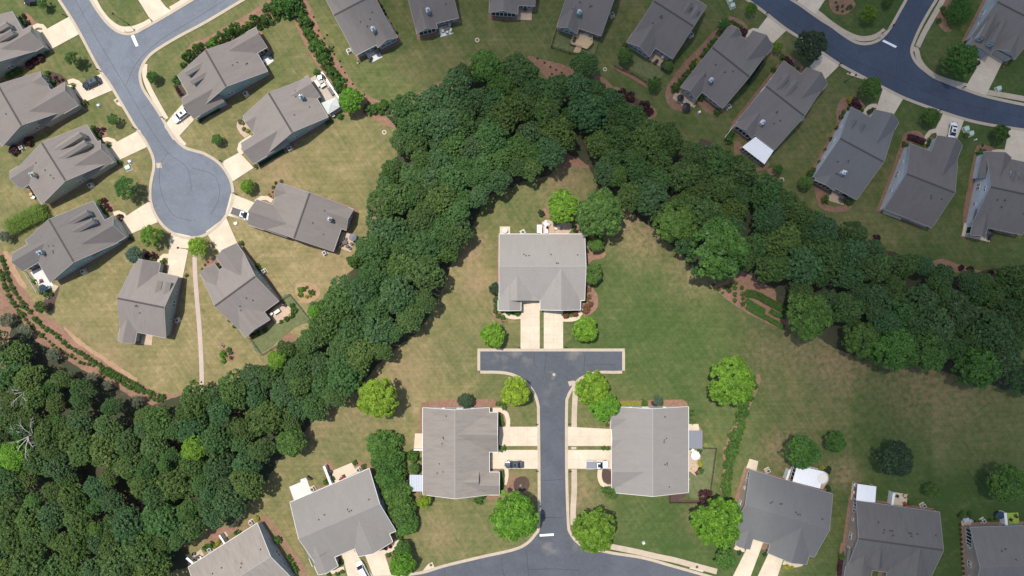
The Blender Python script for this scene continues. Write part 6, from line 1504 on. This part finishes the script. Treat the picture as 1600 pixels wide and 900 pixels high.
# ------------------------------------------------------------------ fittings round the houses
def ac(zf, x, y, label):
    p = px(*pz(zf)(x, y), .6); rt = empty('air_conditioner', (p.x, p.y, 0), 0.5); tag(rt, label, 'air conditioner', 'air conditioning units')
    bm = bmesh.new(); box(bm, -.65, .65, -.65, .65, 0, .1); from_bm('base_slab', bm, M_['concrete'], rt)
    bm = bmesh.new(); box(bm, -.45, .45, -.45, .45, .1, .95); from_bm('casing', bm, M_['acgrey'], rt)
    bm = bmesh.new(); cyl(bm, (0, 0, .951), .36, .36, .03, 16); from_bm('fan_grille', bm, M_['dark'], rt)
    bm = bmesh.new()
    for k in range(12): a = k * math.pi / 6; box(bm, -.45 + .075 * k, -.44 + .075 * k, -.46, .46, .2, .85)
    from_bm('louvres', bm, M_['steel'], rt)
for a in [(Zi,655,618,'white car house'),(Zh,490,700,'canopy terrace house'),(Zc,842,642,'long dormered house'),('B0',150,228,'second house down the left edge'),(Zd,730,700,'weathered roof house'),(Ze,602,622,'small grey house by the gravel path'),
          (Zf_,592,285,'fenced lawn house'),(Zg,822,752,'pickup house'),(Zj,300,528,'dark streaked roof house'),(Zl,1443,152,'wooden deck house'),('A3',540,243,'dormered house at the top'),('A3',805,748,'paver terrace house'),('A3',1318,832,'white sunroom house'),
          (zv,262,128,'duplex at the road head'),(Zab,758,320,'grey gabled duplex'),(Zac,425,255,'bottom right corner house'),(Zy,240,222,'pale grey duplex, left patio'),(Zy,600,72,'pale grey duplex, right patio'),(Zz,915,275,'bottom left house, upper one'),(Zz,430,592,'bottom left house, lower one'),(Zaa,315,160,'slate roofed duplex')]:
    ac(*a[:3], 'grey box air conditioner outside the ' + a[3])
def utility(zf, x, y, s, mat, label):
    p = px(*pz(zf)(x, y), .3); rt = empty('utility_box', (p.x, p.y, 0), .4); tag(rt, label, 'utility box', 'utility boxes in the lawns')
    bm = bmesh.new(); box(bm, -s * .6, s * .6, -s * .55, s * .55, 0, .08); from_bm('pad', bm, M_['concrete'], rt)
    bm = bmesh.new(); poly_prism(bm, [(-s * .45, -s * .3, .7), (s * .45, -s * .3, .7), (s * .5, s * .45, .8), (-s * .5, s * .45, .8)], [(-s * .5, -s * .45, .08), (s * .5, -s * .45, .08), (s * .5, s * .45, .08), (-s * .5, s * .45, .08)]); from_bm('cabinet', bm, M_[mat], rt)
for a in [('A0',697,743,.7,'boxgreen','pale green utility box in the lawn below the dark teal car'),('B0',902,370,1.3,'boxgreen','large pale green utility box right of the long dormered house'),('B0',916,327,.7,'white','small white utility box right of the long dormered house'),
          ('A3',812,6,1.1,'boxgreen','pale utility box at the top edge, upper of two'),('A3',830,42,1.2,'boxgreen','pale green utility box near the top edge, lower of two'),('B1',221,763,.8,'white','white utility box left of the pickup garage'),
          ('B4',1033,98,1.3,'boxgreen','pale green utility box right of the white sedan, left of two'),('B4',1067,130,1.2,'boxgreen','pale green utility box right of the white sedan, right of two'),('A4',1260,625,1.2,'boxgreen','pale green utility box beside the top right driveway'),
          ('A3',745,152,.6,'white','small white utility box left of the paver terrace house'),('A3',597,790,.6,'white','small pale utility box below the paver terrace house'),('E3',206,668,.6,'white','small white cover in the lawn above the bottom right pavement'),('B4',1098,173,.4,'white','tiny white utility cover in the lawn near the right edge')]: utility(*a)
def mailbox(zf, x, y, label):
    p = px(*pz(zf)(x, y), .8); rt = empty('mailbox', (p.x, p.y, 0)); tag(rt, label, 'mailbox', 'mailboxes beside the kerbs')
    bm = bmesh.new(); box(bm, -.06, .06, -.06, .06, 0, 1.05); from_bm('post', bm, M_['dark'], rt)
    bm = bmesh.new(); Mx = Matrix.Translation((-.28, 0, 1.15)) @ Matrix.Rotation(math.pi / 2, 4, 'Y'); cyl(bm, (0, 0, 0), .12, .12, .56, 10, Mx); box(bm, -.28, .28, -.12, .12, 1.03, 1.15); from_bm('box', bm, M_['black'], rt)
for a in [('A0',450,105,'mailbox by the kerb at the uppermost left driveway'),('A0',690,490,'mailbox by the kerb above the dark teal car'),('B0',940,90,'mailbox by the kerb at the long dormered house'),('B0',1030,600,'mailbox by the kerb at the weathered roof house'),
          ('B1',110,320,'mailbox on the kerb at the canopy terrace driveway'),('B1',207,548,'mailbox on the kerb above the pickup driveway'),('A4',855,772,'mailbox at the white sedan driveway'),('A4',148,450,'mailbox on the kerb left of the kerb tree'),
          ('D2',893,553,'mailbox left of the central road, upper'),('D2',1123,552,'mailbox right of the central road, upper'),('E2',895,163,'mailbox left of the central road, below the sedan driveway'),('E2',1128,165,'mailbox right of the central road, below the white pickup driveway'),
          (zv,237,833,'mailbox left of the twin driveways at the road head'),(zv,525,831,'mailbox right of the twin driveways at the road head'),('A0',1140,825,'mailbox on the kerb by the white car driveway'),('A3',1075,92,'mailbox at the paver terrace house driveway'),('A4',1020,612,'mailbox at the top right driveway')]: mailbox(*a)
def lamp(xb, yb, h, label):
    p = px(xb, yb); rt = empty('street_lamp', (p.x, p.y, 0)); tag(rt, label, 'street lamp', 'street lamps')
    bm = bmesh.new(); cyl(bm, (0, 0, 0), .16, .12, .5, 10); cyl(bm, (0, 0, .5), .08, .05, h - .5, 10); from_bm('pole', bm, M_['dark'], rt)
    bm = bmesh.new(); cyl(bm, (0, 0, h), .1, .24, .35, 8); cyl(bm, (0, 0, h + .35), .3, .04, .22, 8); hd = from_bm('lamp_head', bm, M_['black'], rt)
    bm = bmesh.new(); cyl(bm, (0, 0, h + .05), .1, .2, .27, 8); from_bm('lens', bm, M_['lens'], hd)
lamp(201, 38, 6.4, 'dark tall street lamp at the corner lawn beside the upper left stop line'); lamp(1320, 128, 5.2, 'dark street lamp on the lawn below the north east road'); lamp(293, 389, 4.6, 'dark street lamp left of the gravel path head'); lamp(1378, 52, 5, 'dark street lamp beside the upper right stop line')
def stop_sign(zf, x, y, label, ang):
    p = px(*pz(zf)(x, y), 1.5); rt = empty('stop_sign', (p.x, p.y, 0), ang); tag(rt, label, 'road sign', 'road signs')
    bm = bmesh.new(); cyl(bm, (0, 0, 0), .04, .04, 2.5, 8); from_bm('post', bm, M_['steel'], rt)
    bm = bmesh.new(); Mx = Matrix.Translation((.045, 0, 2.15)) @ Matrix.Rotation(math.pi / 2, 4, 'Y') @ Matrix.Rotation(math.pi / 8, 4, 'Z'); cyl(bm, (0, 0, 0), .38, .38, .02, 8, Mx); from_bm('sign_plate', bm, M_['red'], rt)
stop_sign('A0', 890, 226, 'stop sign on the corner beside the upper left stop line', 1.0); stop_sign('A4', 436, 242, 'stop sign on the corner beside the upper right stop line', 2.0)
# ---- fences
def fence(zf, pts, h, mat, label, kind='picket', step=2.2):
    w = [px(*pz(zf)(*p)) for p in pts]; o = w[0]; rt = empty('fence', o); tag(rt, label, 'fence', 'garden fences')
    bm = bmesh.new(); ps = bmesh.new()
    for a, b_ in zip(w, w[1:]):
        a = a - o; b_ = b_ - o; L_ = (b_ - a).length; n = max(1, int(L_ / step))
        for zz in (.12, .5, .95): bar(bm, a + Vector((0, 0, h * zz)), b_ + Vector((0, 0, h * zz)), .03, .03, 4)
        m = max(2, int(L_ / (.16 if kind == 'picket' else .1)))
        for k in range(m + 1):
            q = a.lerp(b_, k / m); bar(bm, q + Vector((0, 0, .05)), q + Vector((0, 0, h)), .018 if kind == 'picket' else .055, None, 4)
        for k in range(n + 1): q = a.lerp(b_, k / n); bar(ps, q, q + Vector((0, 0, h + .12)), .07, .07, 4)
    from_bm('rail', bm, M_[mat], rt); from_bm('post', ps, M_[mat], rt)
fence('C1', [(535,490),(600,450),(745,630)], 1.3, 'greyfence', 'grey fence on the upper right side of the fenced back lawn'); fence('C1', [(322,760),(405,875),(525,800)], 1.3, 'greyfence', 'grey fence on the lower left side of the fenced back lawn')
fence(zl, [(862,308),(806,498),(1000,555),(1250,600),(1322,395)], 1.4, 'black', 'black railing fence round the green yard with the wooden deck')
fence(Zx, [(795,422),(890,425),(868,600),(845,760)], 1.3, 'brownfence', 'dark brown fence right of the white pickup duplex'); fence(Zx, [(548,775),(548,824),(775,826)], 1.3, 'brownfence', 'dark brown fence below the white pickup duplex')
fence('A3', [(0,470),(120,522),(215,580),(250,625)], 1.2, 'brownfence', 'thin brown fence below the lawn of the dormered house at the top'); fence('B3', [(770,162),(835,75)], 1.2, 'trim', 'white fence line left of the white roofed sunroom')
fence('C0', [(185,290),(275,430)], 1.2, 'trim', 'pale low fence along the left of the white patio', step=1.5)
def panel(zf, a, b_, h, label, mat='metal_light', t=.12):
    A = px(*pz(zf)(*a), h); B = px(*pz(zf)(*b_), h); c = (A + B) / 2; ang = math.atan2(B.y - A.y, B.x - A.x); L_ = (B - A).length
    rt = empty('privacy_fence', (c.x, c.y, 0), ang); tag(rt, label, 'fence', 'privacy fence panels beside the patios')
    bm = bmesh.new(); box(bm, -L_ / 2, L_ / 2, -t / 2, t / 2, .05, h); from_bm('panel', bm, M_[mat], rt)
    bm = bmesh.new()
    for x in (-L_ / 2, 0, L_ / 2): box(bm, x - .09, x + .09, -t / 2 - .04, t / 2 + .04, 0, h + .1)
    box(bm, -L_ / 2 + .09, -.09, -t / 2 - .03, t / 2 + .03, h, h + .06); box(bm, .09, L_ / 2 - .09, -t / 2 - .03, t / 2 + .03, h, h + .06)
    from_bm('post', bm, M_['trim'], rt)
panel(Zy, (332,45), (385,185), 1.9, 'pale privacy panel between the two back patios of the pale grey duplex', t=.5); panel(Zz, (548,425), (605,515), 1.9, 'pale privacy panel behind the bottom left tan house', t=.35); panel(Zz, (165,690), (230,745), 1.9, 'pale privacy panel at the lower left patio of the bottom left house', t=.5)
panel(Zaa, (468,155), (445,222), 1.9, 'pale privacy panel left of the glass conservatory', 'white', .4); panel(Zab, (512,215), (498,312), 1.9, 'white privacy panel on the small back patio of the gabled duplex', 'white', .5); panel(Zac, (680,165), (695,300), 1.9, 'white privacy panel left of the bright green turf', 'white', .6)
panel(Zw, (80,440), (140,441), 1.4, 'white low panel below the left patio of the pale tan duplex', 'white', .2); panel(Zh, (757,68), (925,325), .5, 'low pale garden wall round the canopy terrace', 'stone', .35); panel(zv, (374,92), (374,138), 1.5, 'white low panel on the terrace of the road head duplex', 'white', .2)
# ---- garden furniture
def chair(zf, x, y, ang, mat, label, name='patio_chair'):
    p = px(*pz(zf)(x, y), .4); rt = empty(name, (p.x, p.y, .1), ang); tag(rt, label, 'chair', 'patio chairs')
    bm = bmesh.new(); box(bm, -.32, .32, -.32, .32, .38, .5); from_bm('seat', bm, M_[mat], rt)
    bm = bmesh.new(); box(bm, -.36, -.25, -.34, .34, .5, .98); from_bm('backrest', bm, M_[mat], rt)
    for sx in (-1, 1):
        for sy in (-1, 1): bm = bmesh.new(); box(bm, sx * .28 - .03, sx * .28 + .03, sy * .28 - .03, sy * .28 + .03, 0, .38); from_bm('leg', bm, M_['dark'], rt)
def sofa(zf, x, y, ang, L_, mat, label):
    p = px(*pz(zf)(x, y), .4); rt = empty('garden_sofa', (p.x, p.y, .1), ang); tag(rt, label, 'sofa', 'garden sofas')
    bm = bmesh.new(); box(bm, -L_ / 2, L_ / 2, -.42, .42, .12, .34); from_bm('frame', bm, M_['dark'], rt)
    bm = bmesh.new(); n = max(2, int(L_ / .75))
    for k in range(n): box(bm, -L_ / 2 + .08 + k * (L_ - .16) / n, -L_ / 2 + .05 + (k + 1) * (L_ - .16) / n, -.25, .38, .34, .5)
    from_bm('seat_cushion', bm, M_[mat], rt); bm = bmesh.new(); box(bm, -L_ / 2, L_ / 2, -.45, -.26, .34, .85); from_bm('backrest', bm, M_[mat], rt)
def table(zf, x, y, w, d, ang, mat, label, rnd_=False):
    p = px(*pz(zf)(x, y), .7); rt = empty('patio_table', (p.x, p.y, .1), ang); tag(rt, label, 'table', 'patio tables')
    bm = bmesh.new()
    if rnd_: cyl(bm, (0, 0, .68), w / 2, w / 2, .05, 18)
    else: box(bm, -w / 2, w / 2, -d / 2, d / 2, .68, .73)
    from_bm('table_top', bm, M_[mat], rt)
    for sx in (-1, 1):
        for sy in (-1, 1): bm = bmesh.new(); box(bm, sx * w * .3 - .03, sx * w * .3 + .03, sy * d * .3 - .03, sy * d * .3 + .03, 0, .68); from_bm('leg', bm, M_['dark'], rt)
def grill(zf, x, y, ang, label):
    p = px(*pz(zf)(x, y), .8); rt = empty('barbecue_grill', (p.x, p.y, .1), ang); tag(rt, label, 'barbecue', 'covered barbecues')
    bm = bmesh.new(); box(bm, -.65, .65, -.3, .3, .1, .85); from_bm('cabinet', bm, M_['dark'], rt)
    bm = bmesh.new(); Mx = Matrix.Translation((-.45, 0, .86)) @ Matrix.Rotation(math.pi / 2, 4, 'Y'); cyl(bm, (0, 0, 0), .33, .33, .9, 14, Mx); from_bm('hood', bm, M_['black'], rt)
def umbrella(zf, x, y, r, mat, label, h=2.5, n=8):
    p = px(*pz(zf)(x, y), h); rt = empty('parasol', (p.x, p.y, .1)); tag(rt, label, 'parasol', 'parasols')
    bm = bmesh.new(); cyl(bm, (0, 0, 0), .03, .03, h, 8); cyl(bm, (0, 0, 0), .3, .25, .08, 12); from_bm('pole', bm, M_['dark'], rt)
    bm = bmesh.new(); top = bm.verts.new((0, 0, h)); ring = [bm.verts.new((r * math.cos(2 * math.pi * k / n), r * math.sin(2 * math.pi * k / n), h - .5)) for k in range(n)]
    low = [bm.verts.new((v.co.x, v.co.y, v.co.z - .12)) for v in ring]
    for k in range(n): bm.faces.new((top, ring[k], ring[(k + 1) % n])); bm.faces.new((ring[k], low[k], low[(k + 1) % n], ring[(k + 1) % n]))
    from_bm('canopy', bm, M_[mat], rt)
# canopy terrace
p = [px(*Zh(*q), 2.4) for q in ((752,322),(880,272),(905,355),(808,418))]; c = sum(p, Vector()) / 4
gz = empty('garden_canopy', (c.x, c.y, 0)); tag(gz, 'pale grey four sided fabric canopy on the paved terrace', 'canopy')
bm = bmesh.new(); t = bm.verts.new((0, 0, 3.2)); q = [bm.verts.new((a.x - c.x, a.y - c.y, 2.4)) for a in p]; q2 = [bm.verts.new((a.x - c.x, a.y - c.y, 2.2)) for a in p]
for k in range(4): bm.faces.new((t, q[k], q[(k + 1) % 4])); bm.faces.new((q[k], q2[k], q2[(k + 1) % 4], q[(k + 1) % 4]))
from_bm('roof_cloth', bm, M_['canvas'], gz)
for a in p: bm = bmesh.new(); bar(bm, ((a.x - c.x) * .95, (a.y - c.y) * .95, 0), ((a.x - c.x) * .95, (a.y - c.y) * .95, 2.35), .05, .05, 6); from_bm('post', bm, M_['dark'], gz)
for q_ in range(4):
    a = p[q_]; bm = bmesh.new(); bar(bm, (0, 0, 3.23), ((a.x - c.x), (a.y - c.y), 2.43), .03, .03, 4); from_bm('seam', bm, M_['trim'], gz)
sofa(Zh, 724, 160, -.95, 2.0, 'cushion', 'cream sofa at the left of the canopy terrace'); sofa(Zh, 768, 178, .55, 1.5, 'cushion', 'cream short sofa facing it on the canopy terrace'); sofa(Zh, 835, 225, -1.0, 2.2, 'black', 'dark sofa on the right side of the canopy terrace')
table(Zh, 748, 150, 1.0, .7, .5, 'glass', 'dark low table between the cream sofas'); table(Zh, 740, 110, .9, .9, .2, 'metal_light', 'pale table at the top corner of the canopy terrace'); chair(Zh, 738, 275, .6, 'white', 'white cushioned chair at the wall of the canopy terrace'); chair(Zh, 855, 428, 2, 'cushion', 'pale chair at the lower corner of the canopy terrace')
grill(Zh, 770, 105, -.9, 'dark barbecue at the top of the canopy terrace')
table(Zj, 1318, 298, 1.5, .9, .3, 'dark', 'dark table on the white patio at the top edge')
for k, (x, y) in enumerate([(1278,322),(1325,335),(1360,318),(1350,262)]): chair(Zj, x, y, k * 1.4, 'acgrey', 'grey chair round the dark table on the white top edge patio')
grill(Zj, 522, 610, 1.2, 'dark covered barbecue on the left white patio at the top edge'); umbrella(Zj, 588, 520, .8, 'black', 'small dark parasol on the left white patio at the top edge', 2.1)
chair(Zi, 805, 350, .5, 'white', 'white chair on the white patio of the white car house'); umbrella(Zi, 832, 280, .75, 'black', 'small dark parasol at the screens of the white car house', 2.0)
grill(zl, 1050, 415, 1.3, 'black covered barbecue on the wooden deck'); table(zl, 1165, 365, 1.3, .8, -.3, 'acgrey', 'grey table on the wooden deck')
for k, (x, y) in enumerate([(1130,355),(1200,365),(1215,405)]): chair(zl, x, y, k, 'acgrey', 'grey chair on the wooden deck')
chair(zl, 540, 100, 1.6, 'dark', 'dark chair on the tan patio at the top edge')
umbrella('A3', 468, 685, .9, 'black', 'black parasol at the left end of the paver terrace', 2.2); umbrella('A3', 510, 748, 1.1, 'black', 'black parasol at the lower end of the paver terrace', 2.2); table('A3', 490, 715, 1.2, .8, -.5, 'stone', 'stone coloured table between the two black parasols'); chair('A3', 555, 700, 1, 'cushion', 'pale chair by the wall on the paver terrace')
grill('A3', 293, 432, .7, 'black barbecue on the tan patio of the dormered house at the top'); umbrella('A3', 350, 455, .9, 'black', 'black parasol on the tan patio of the dormered house at the top', 2.0); chair('A3', 338, 402, 2, 'white', 'white chair on the tan patio of the dormered house at the top')
umbrella('C0', 290, 405, .95, 'navy', 'dark blue parasol on the white patio at the left', 2.2); chair('C0', 275, 362, .5, 'cushion', 'pale chair on the white patio at the left'); chair('C0', 288, 352, 2, 'red', 'red chair on the white patio at the left'); chair('C0', 345, 400, 2, 'white', 'white chair at the wall end of the white patio at the left')
sofa('C1', 508, 570, .6, 1.7, 'cushion', 'cream sofa on the curved patio of the fenced lawn house'); table('C1', 590, 573, 1.1, 1.1, 0, 'wood', 'round fire table on the curved patio', True); grill('C1', 550, 522, -.4, 'dark barbecue beside the wall of the curved patio')
chair('C1', 470, 585, 1, 'cushion', 'pale chair left of the cream sofa on the curved patio'); chair('C1', 600, 592, 3, 'rust' if False else 'wood', 'wooden chair at the round fire table'); chair('C1', 565, 617, 2, 'maroon', 'maroon chair at the lower edge of the curved patio')
umbrella('C1', 1037, 48, 1.0, 'metal_roof', 'grey parasol on the patio of the pickup house', 2.3)
for k, (x, y) in enumerate([(990,60),(1000,110),(960,100),(1030,95),(1020,125)]): chair('C1', x, y, k * 1.3, 'dark', 'dark chair on the patio of the pickup house')
table('C1', 985, 85, 1.2, .8, .3, 'dark', 'dark table on the patio of the pickup house')
sofa(zv, 406, 112, -1.57, 2.0, 'white', 'white sofa with red cloth on the road head terrace'); chair(zv, 412, 100, 1, 'red', 'red chair beside the white sofa on the road head terrace'); chair(zv, 462, 105, 0, 'cushion', 'brown cushioned chair on the road head terrace, left of two'); chair(zv, 480, 100, 3, 'cushion', 'brown cushioned chair on the road head terrace, right of two')
table(zv, 405, 78, 1.0, 1.0, 0, 'metal_light', 'pale round table at the top of the road head terrace', True); table(zv, 362, 108, 1.1, 2.0, 0, 'white', 'white side table left of the road head terrace'); table(zv, 152, 118, 1.4, 1.4, 0, 'acgrey', 'round grey table on the small slab behind the road head duplex', True)
for k, (x, y) in enumerate([(388,75),(402,62),(420,80)]): chair(zv, x, y, k * 2.1, 'acgrey', 'grey chair round the pale table of the road head terrace')
umbrella(Zx, 745, 485, 1.15, 'white', 'white parasol on the round back patio of the white pickup duplex', 2.4); table(Zx, 722, 443, .8, .8, 0, 'white', 'white table beside the grey porch roof', True); chair(Zx, 722, 575, 1, 'wood', 'wooden chair at the lower end of the small round back patio'); chair(Zx, 748, 610, 2, 'maroon', 'maroon chair by the step of the small back patio')
chair(Zy, 483, 118, 2, 'maroon', 'maroon chair on the cream patio of the pale grey duplex'); chair(Zy, 465, 140, 1, 'red', 'red chair behind it on the cream patio'); grill(Zy, 212, 135, -.6, 'black barbecue at the corner of the white patio'); grill(Zy, 378, 98, 1.2, 'grey barbecue against the privacy panel')
chair(Zab, 600, 298, 2, 'red', 'red chair on the small back patio of the gabled duplex'); chair(Zab, 540, 238, 1, 'black', 'black chair beside the white privacy panel of the gabled duplex'); table(Zab, 605, 235, .9, .9, 0, 'wood', 'round wooden table on the small back patio of the gabled duplex', True); chair(Zab, 188, 145, 1, 'white', 'white chair left of the white patio cover'); chair(Zab, 182, 205, 1, 'cushion', 'pale chair beside the white patio cover')
umbrella(Zac, 640, 195, 1.0, 'navy', 'navy parasol beside the white panel of the bottom right house', 2.2); chair(Zac, 745, 238, 1, 'black', 'black chair on the bright green turf'); chair(Zac, 802, 192, 2, 'maroon', 'brown chair on the bright green turf')
table(Zac, 225, 245, 1.3, 1.0, .3, 'metal_light', 'grey stone table at the seating corner of the bottom right house'); chair(Zac, 185, 235, 0, 'metal_light', 'pale chair left of the grey stone table'); chair(Zac, 268, 248, 3, 'metal_light', 'pale chair right of the grey stone table')
chair(Zr, 132, 668, 1, 'red', 'red chair on the side porch of the maroon hedge house'); umbrella(Zs, 368, 765, 1.0, 'black', 'black parasol at the back wall of the right edge house', 2.0); chair(Zs, 345, 810, 1, 'black', 'black chair at the patio edge of the right edge house'); umbrella(Zq, 315, 838, 1.0, 'black', 'black parasol on the tan patio of the slate roofed house', 2.0)
for k, (x, y) in enumerate([(250,640),(270,690),(300,670)]): chair(Zz, x, y, k, 'dark', 'dark chair on the lower left patio of the bottom left house')
chair(Zz, 322, 680, 1, 'cushion', 'pale chair on the lower left patio of the bottom left house'); chair('B0', 238, 578, 1, 'white', 'white chair at the back wall of the long dormered house'); table('B0', 218, 555, .7, .7, 0, 'wood', 'small wooden table at the back wall of the long dormered house')
table('B4', 480, 650, .1, .1, 0, 'red', '') if False else None
# stepping pots and planters
def planter(zf, x, y, r, label, mat='stone'):
    p = px(*pz(zf)(x, y), .3); rt = empty('planter', (p.x, p.y, .02)); tag(rt, label, 'planter', 'planters')
    bm = bmesh.new(); cyl(bm, (0, 0, 0), r * .7, r, .45, 12); from_bm('pot', bm, M_[mat], rt)
    o = mesh_obj('plant', shrub_me('shrub', 1), rt, (0, 0, .4)); o.scale = (r, r, r)
planter(Zh, 208, 850, .55, 'round stone planter at the garage corner of the canopy terrace house'); planter('E3', 533, 218, .25, 'small white pot on the lawn beside the small back patio', 'white'); planter(zv, 653, 212, .3, 'white pot at the right wall of the road head duplex', 'white')
planter('C0', 335, 472, .35, 'white bird bath pot in the dark mulch below the white patio', 'white'); planter(Zt, 445, 815, .5, 'round stone planter by the front walk of the top right house'); planter(Zt, 815, 775, .4, 'clay pot right of the top right garage', 'clay'); planter('E2', 783, 262, .3, 'white pot in the dark mulch circle left of the central road', 'white')
planter('C1', 125, 812, .35, 'white stone pot in the small ring on the lawn', 'white'); planter(Zj, 398, 650, .3, 'small white pot below the dark streaked roof house', 'white')
# sealed seams and patched squares in the streets
for a in ([(118,0),(150,58),(196,135),(232,196),(262,238),(292,262),(300,300)], [(196,135),(214,98),(252,62),(310,26),(352,0)], [(262,238),(250,262),(252,300),(270,335),(300,345)], [(300,262),(335,275),(343,305),(330,335)]):
    S(ribbon('tar_joint', a, -0.04, 0.04, 0.042, M_['tar'], 0.003))
for a in ([(1195,2),(1250,42),(1330,92),(1400,122),(1480,155),(1600,184)], [(1400,122),(1404,85),(1425,40),(1440,0)], [(1300,60),(1290,80)], [(1460,122),(1452,146)], [(1540,156),(1536,186)]):
    S(ribbon('tar_joint', a, -0.04, 0.04, 0.042, M_['tar'], 0.003))
M_['patch'] = mat_noisy('asphalt_patch', (0.095, 0.10, 0.112), .2, 1.5, 10, .9); M_['patch_d'] = mat_noisy('dark_patch', (0.04, 0.046, 0.058), .2, 1.5, 10, .9)
for i, (pts, m) in enumerate([([(244,255),(252,254),(253,262),(245,263)], 'walk')]):
    S(sheet('road_patch', pts, 0.036 + i * 2e-4, M_[m]))
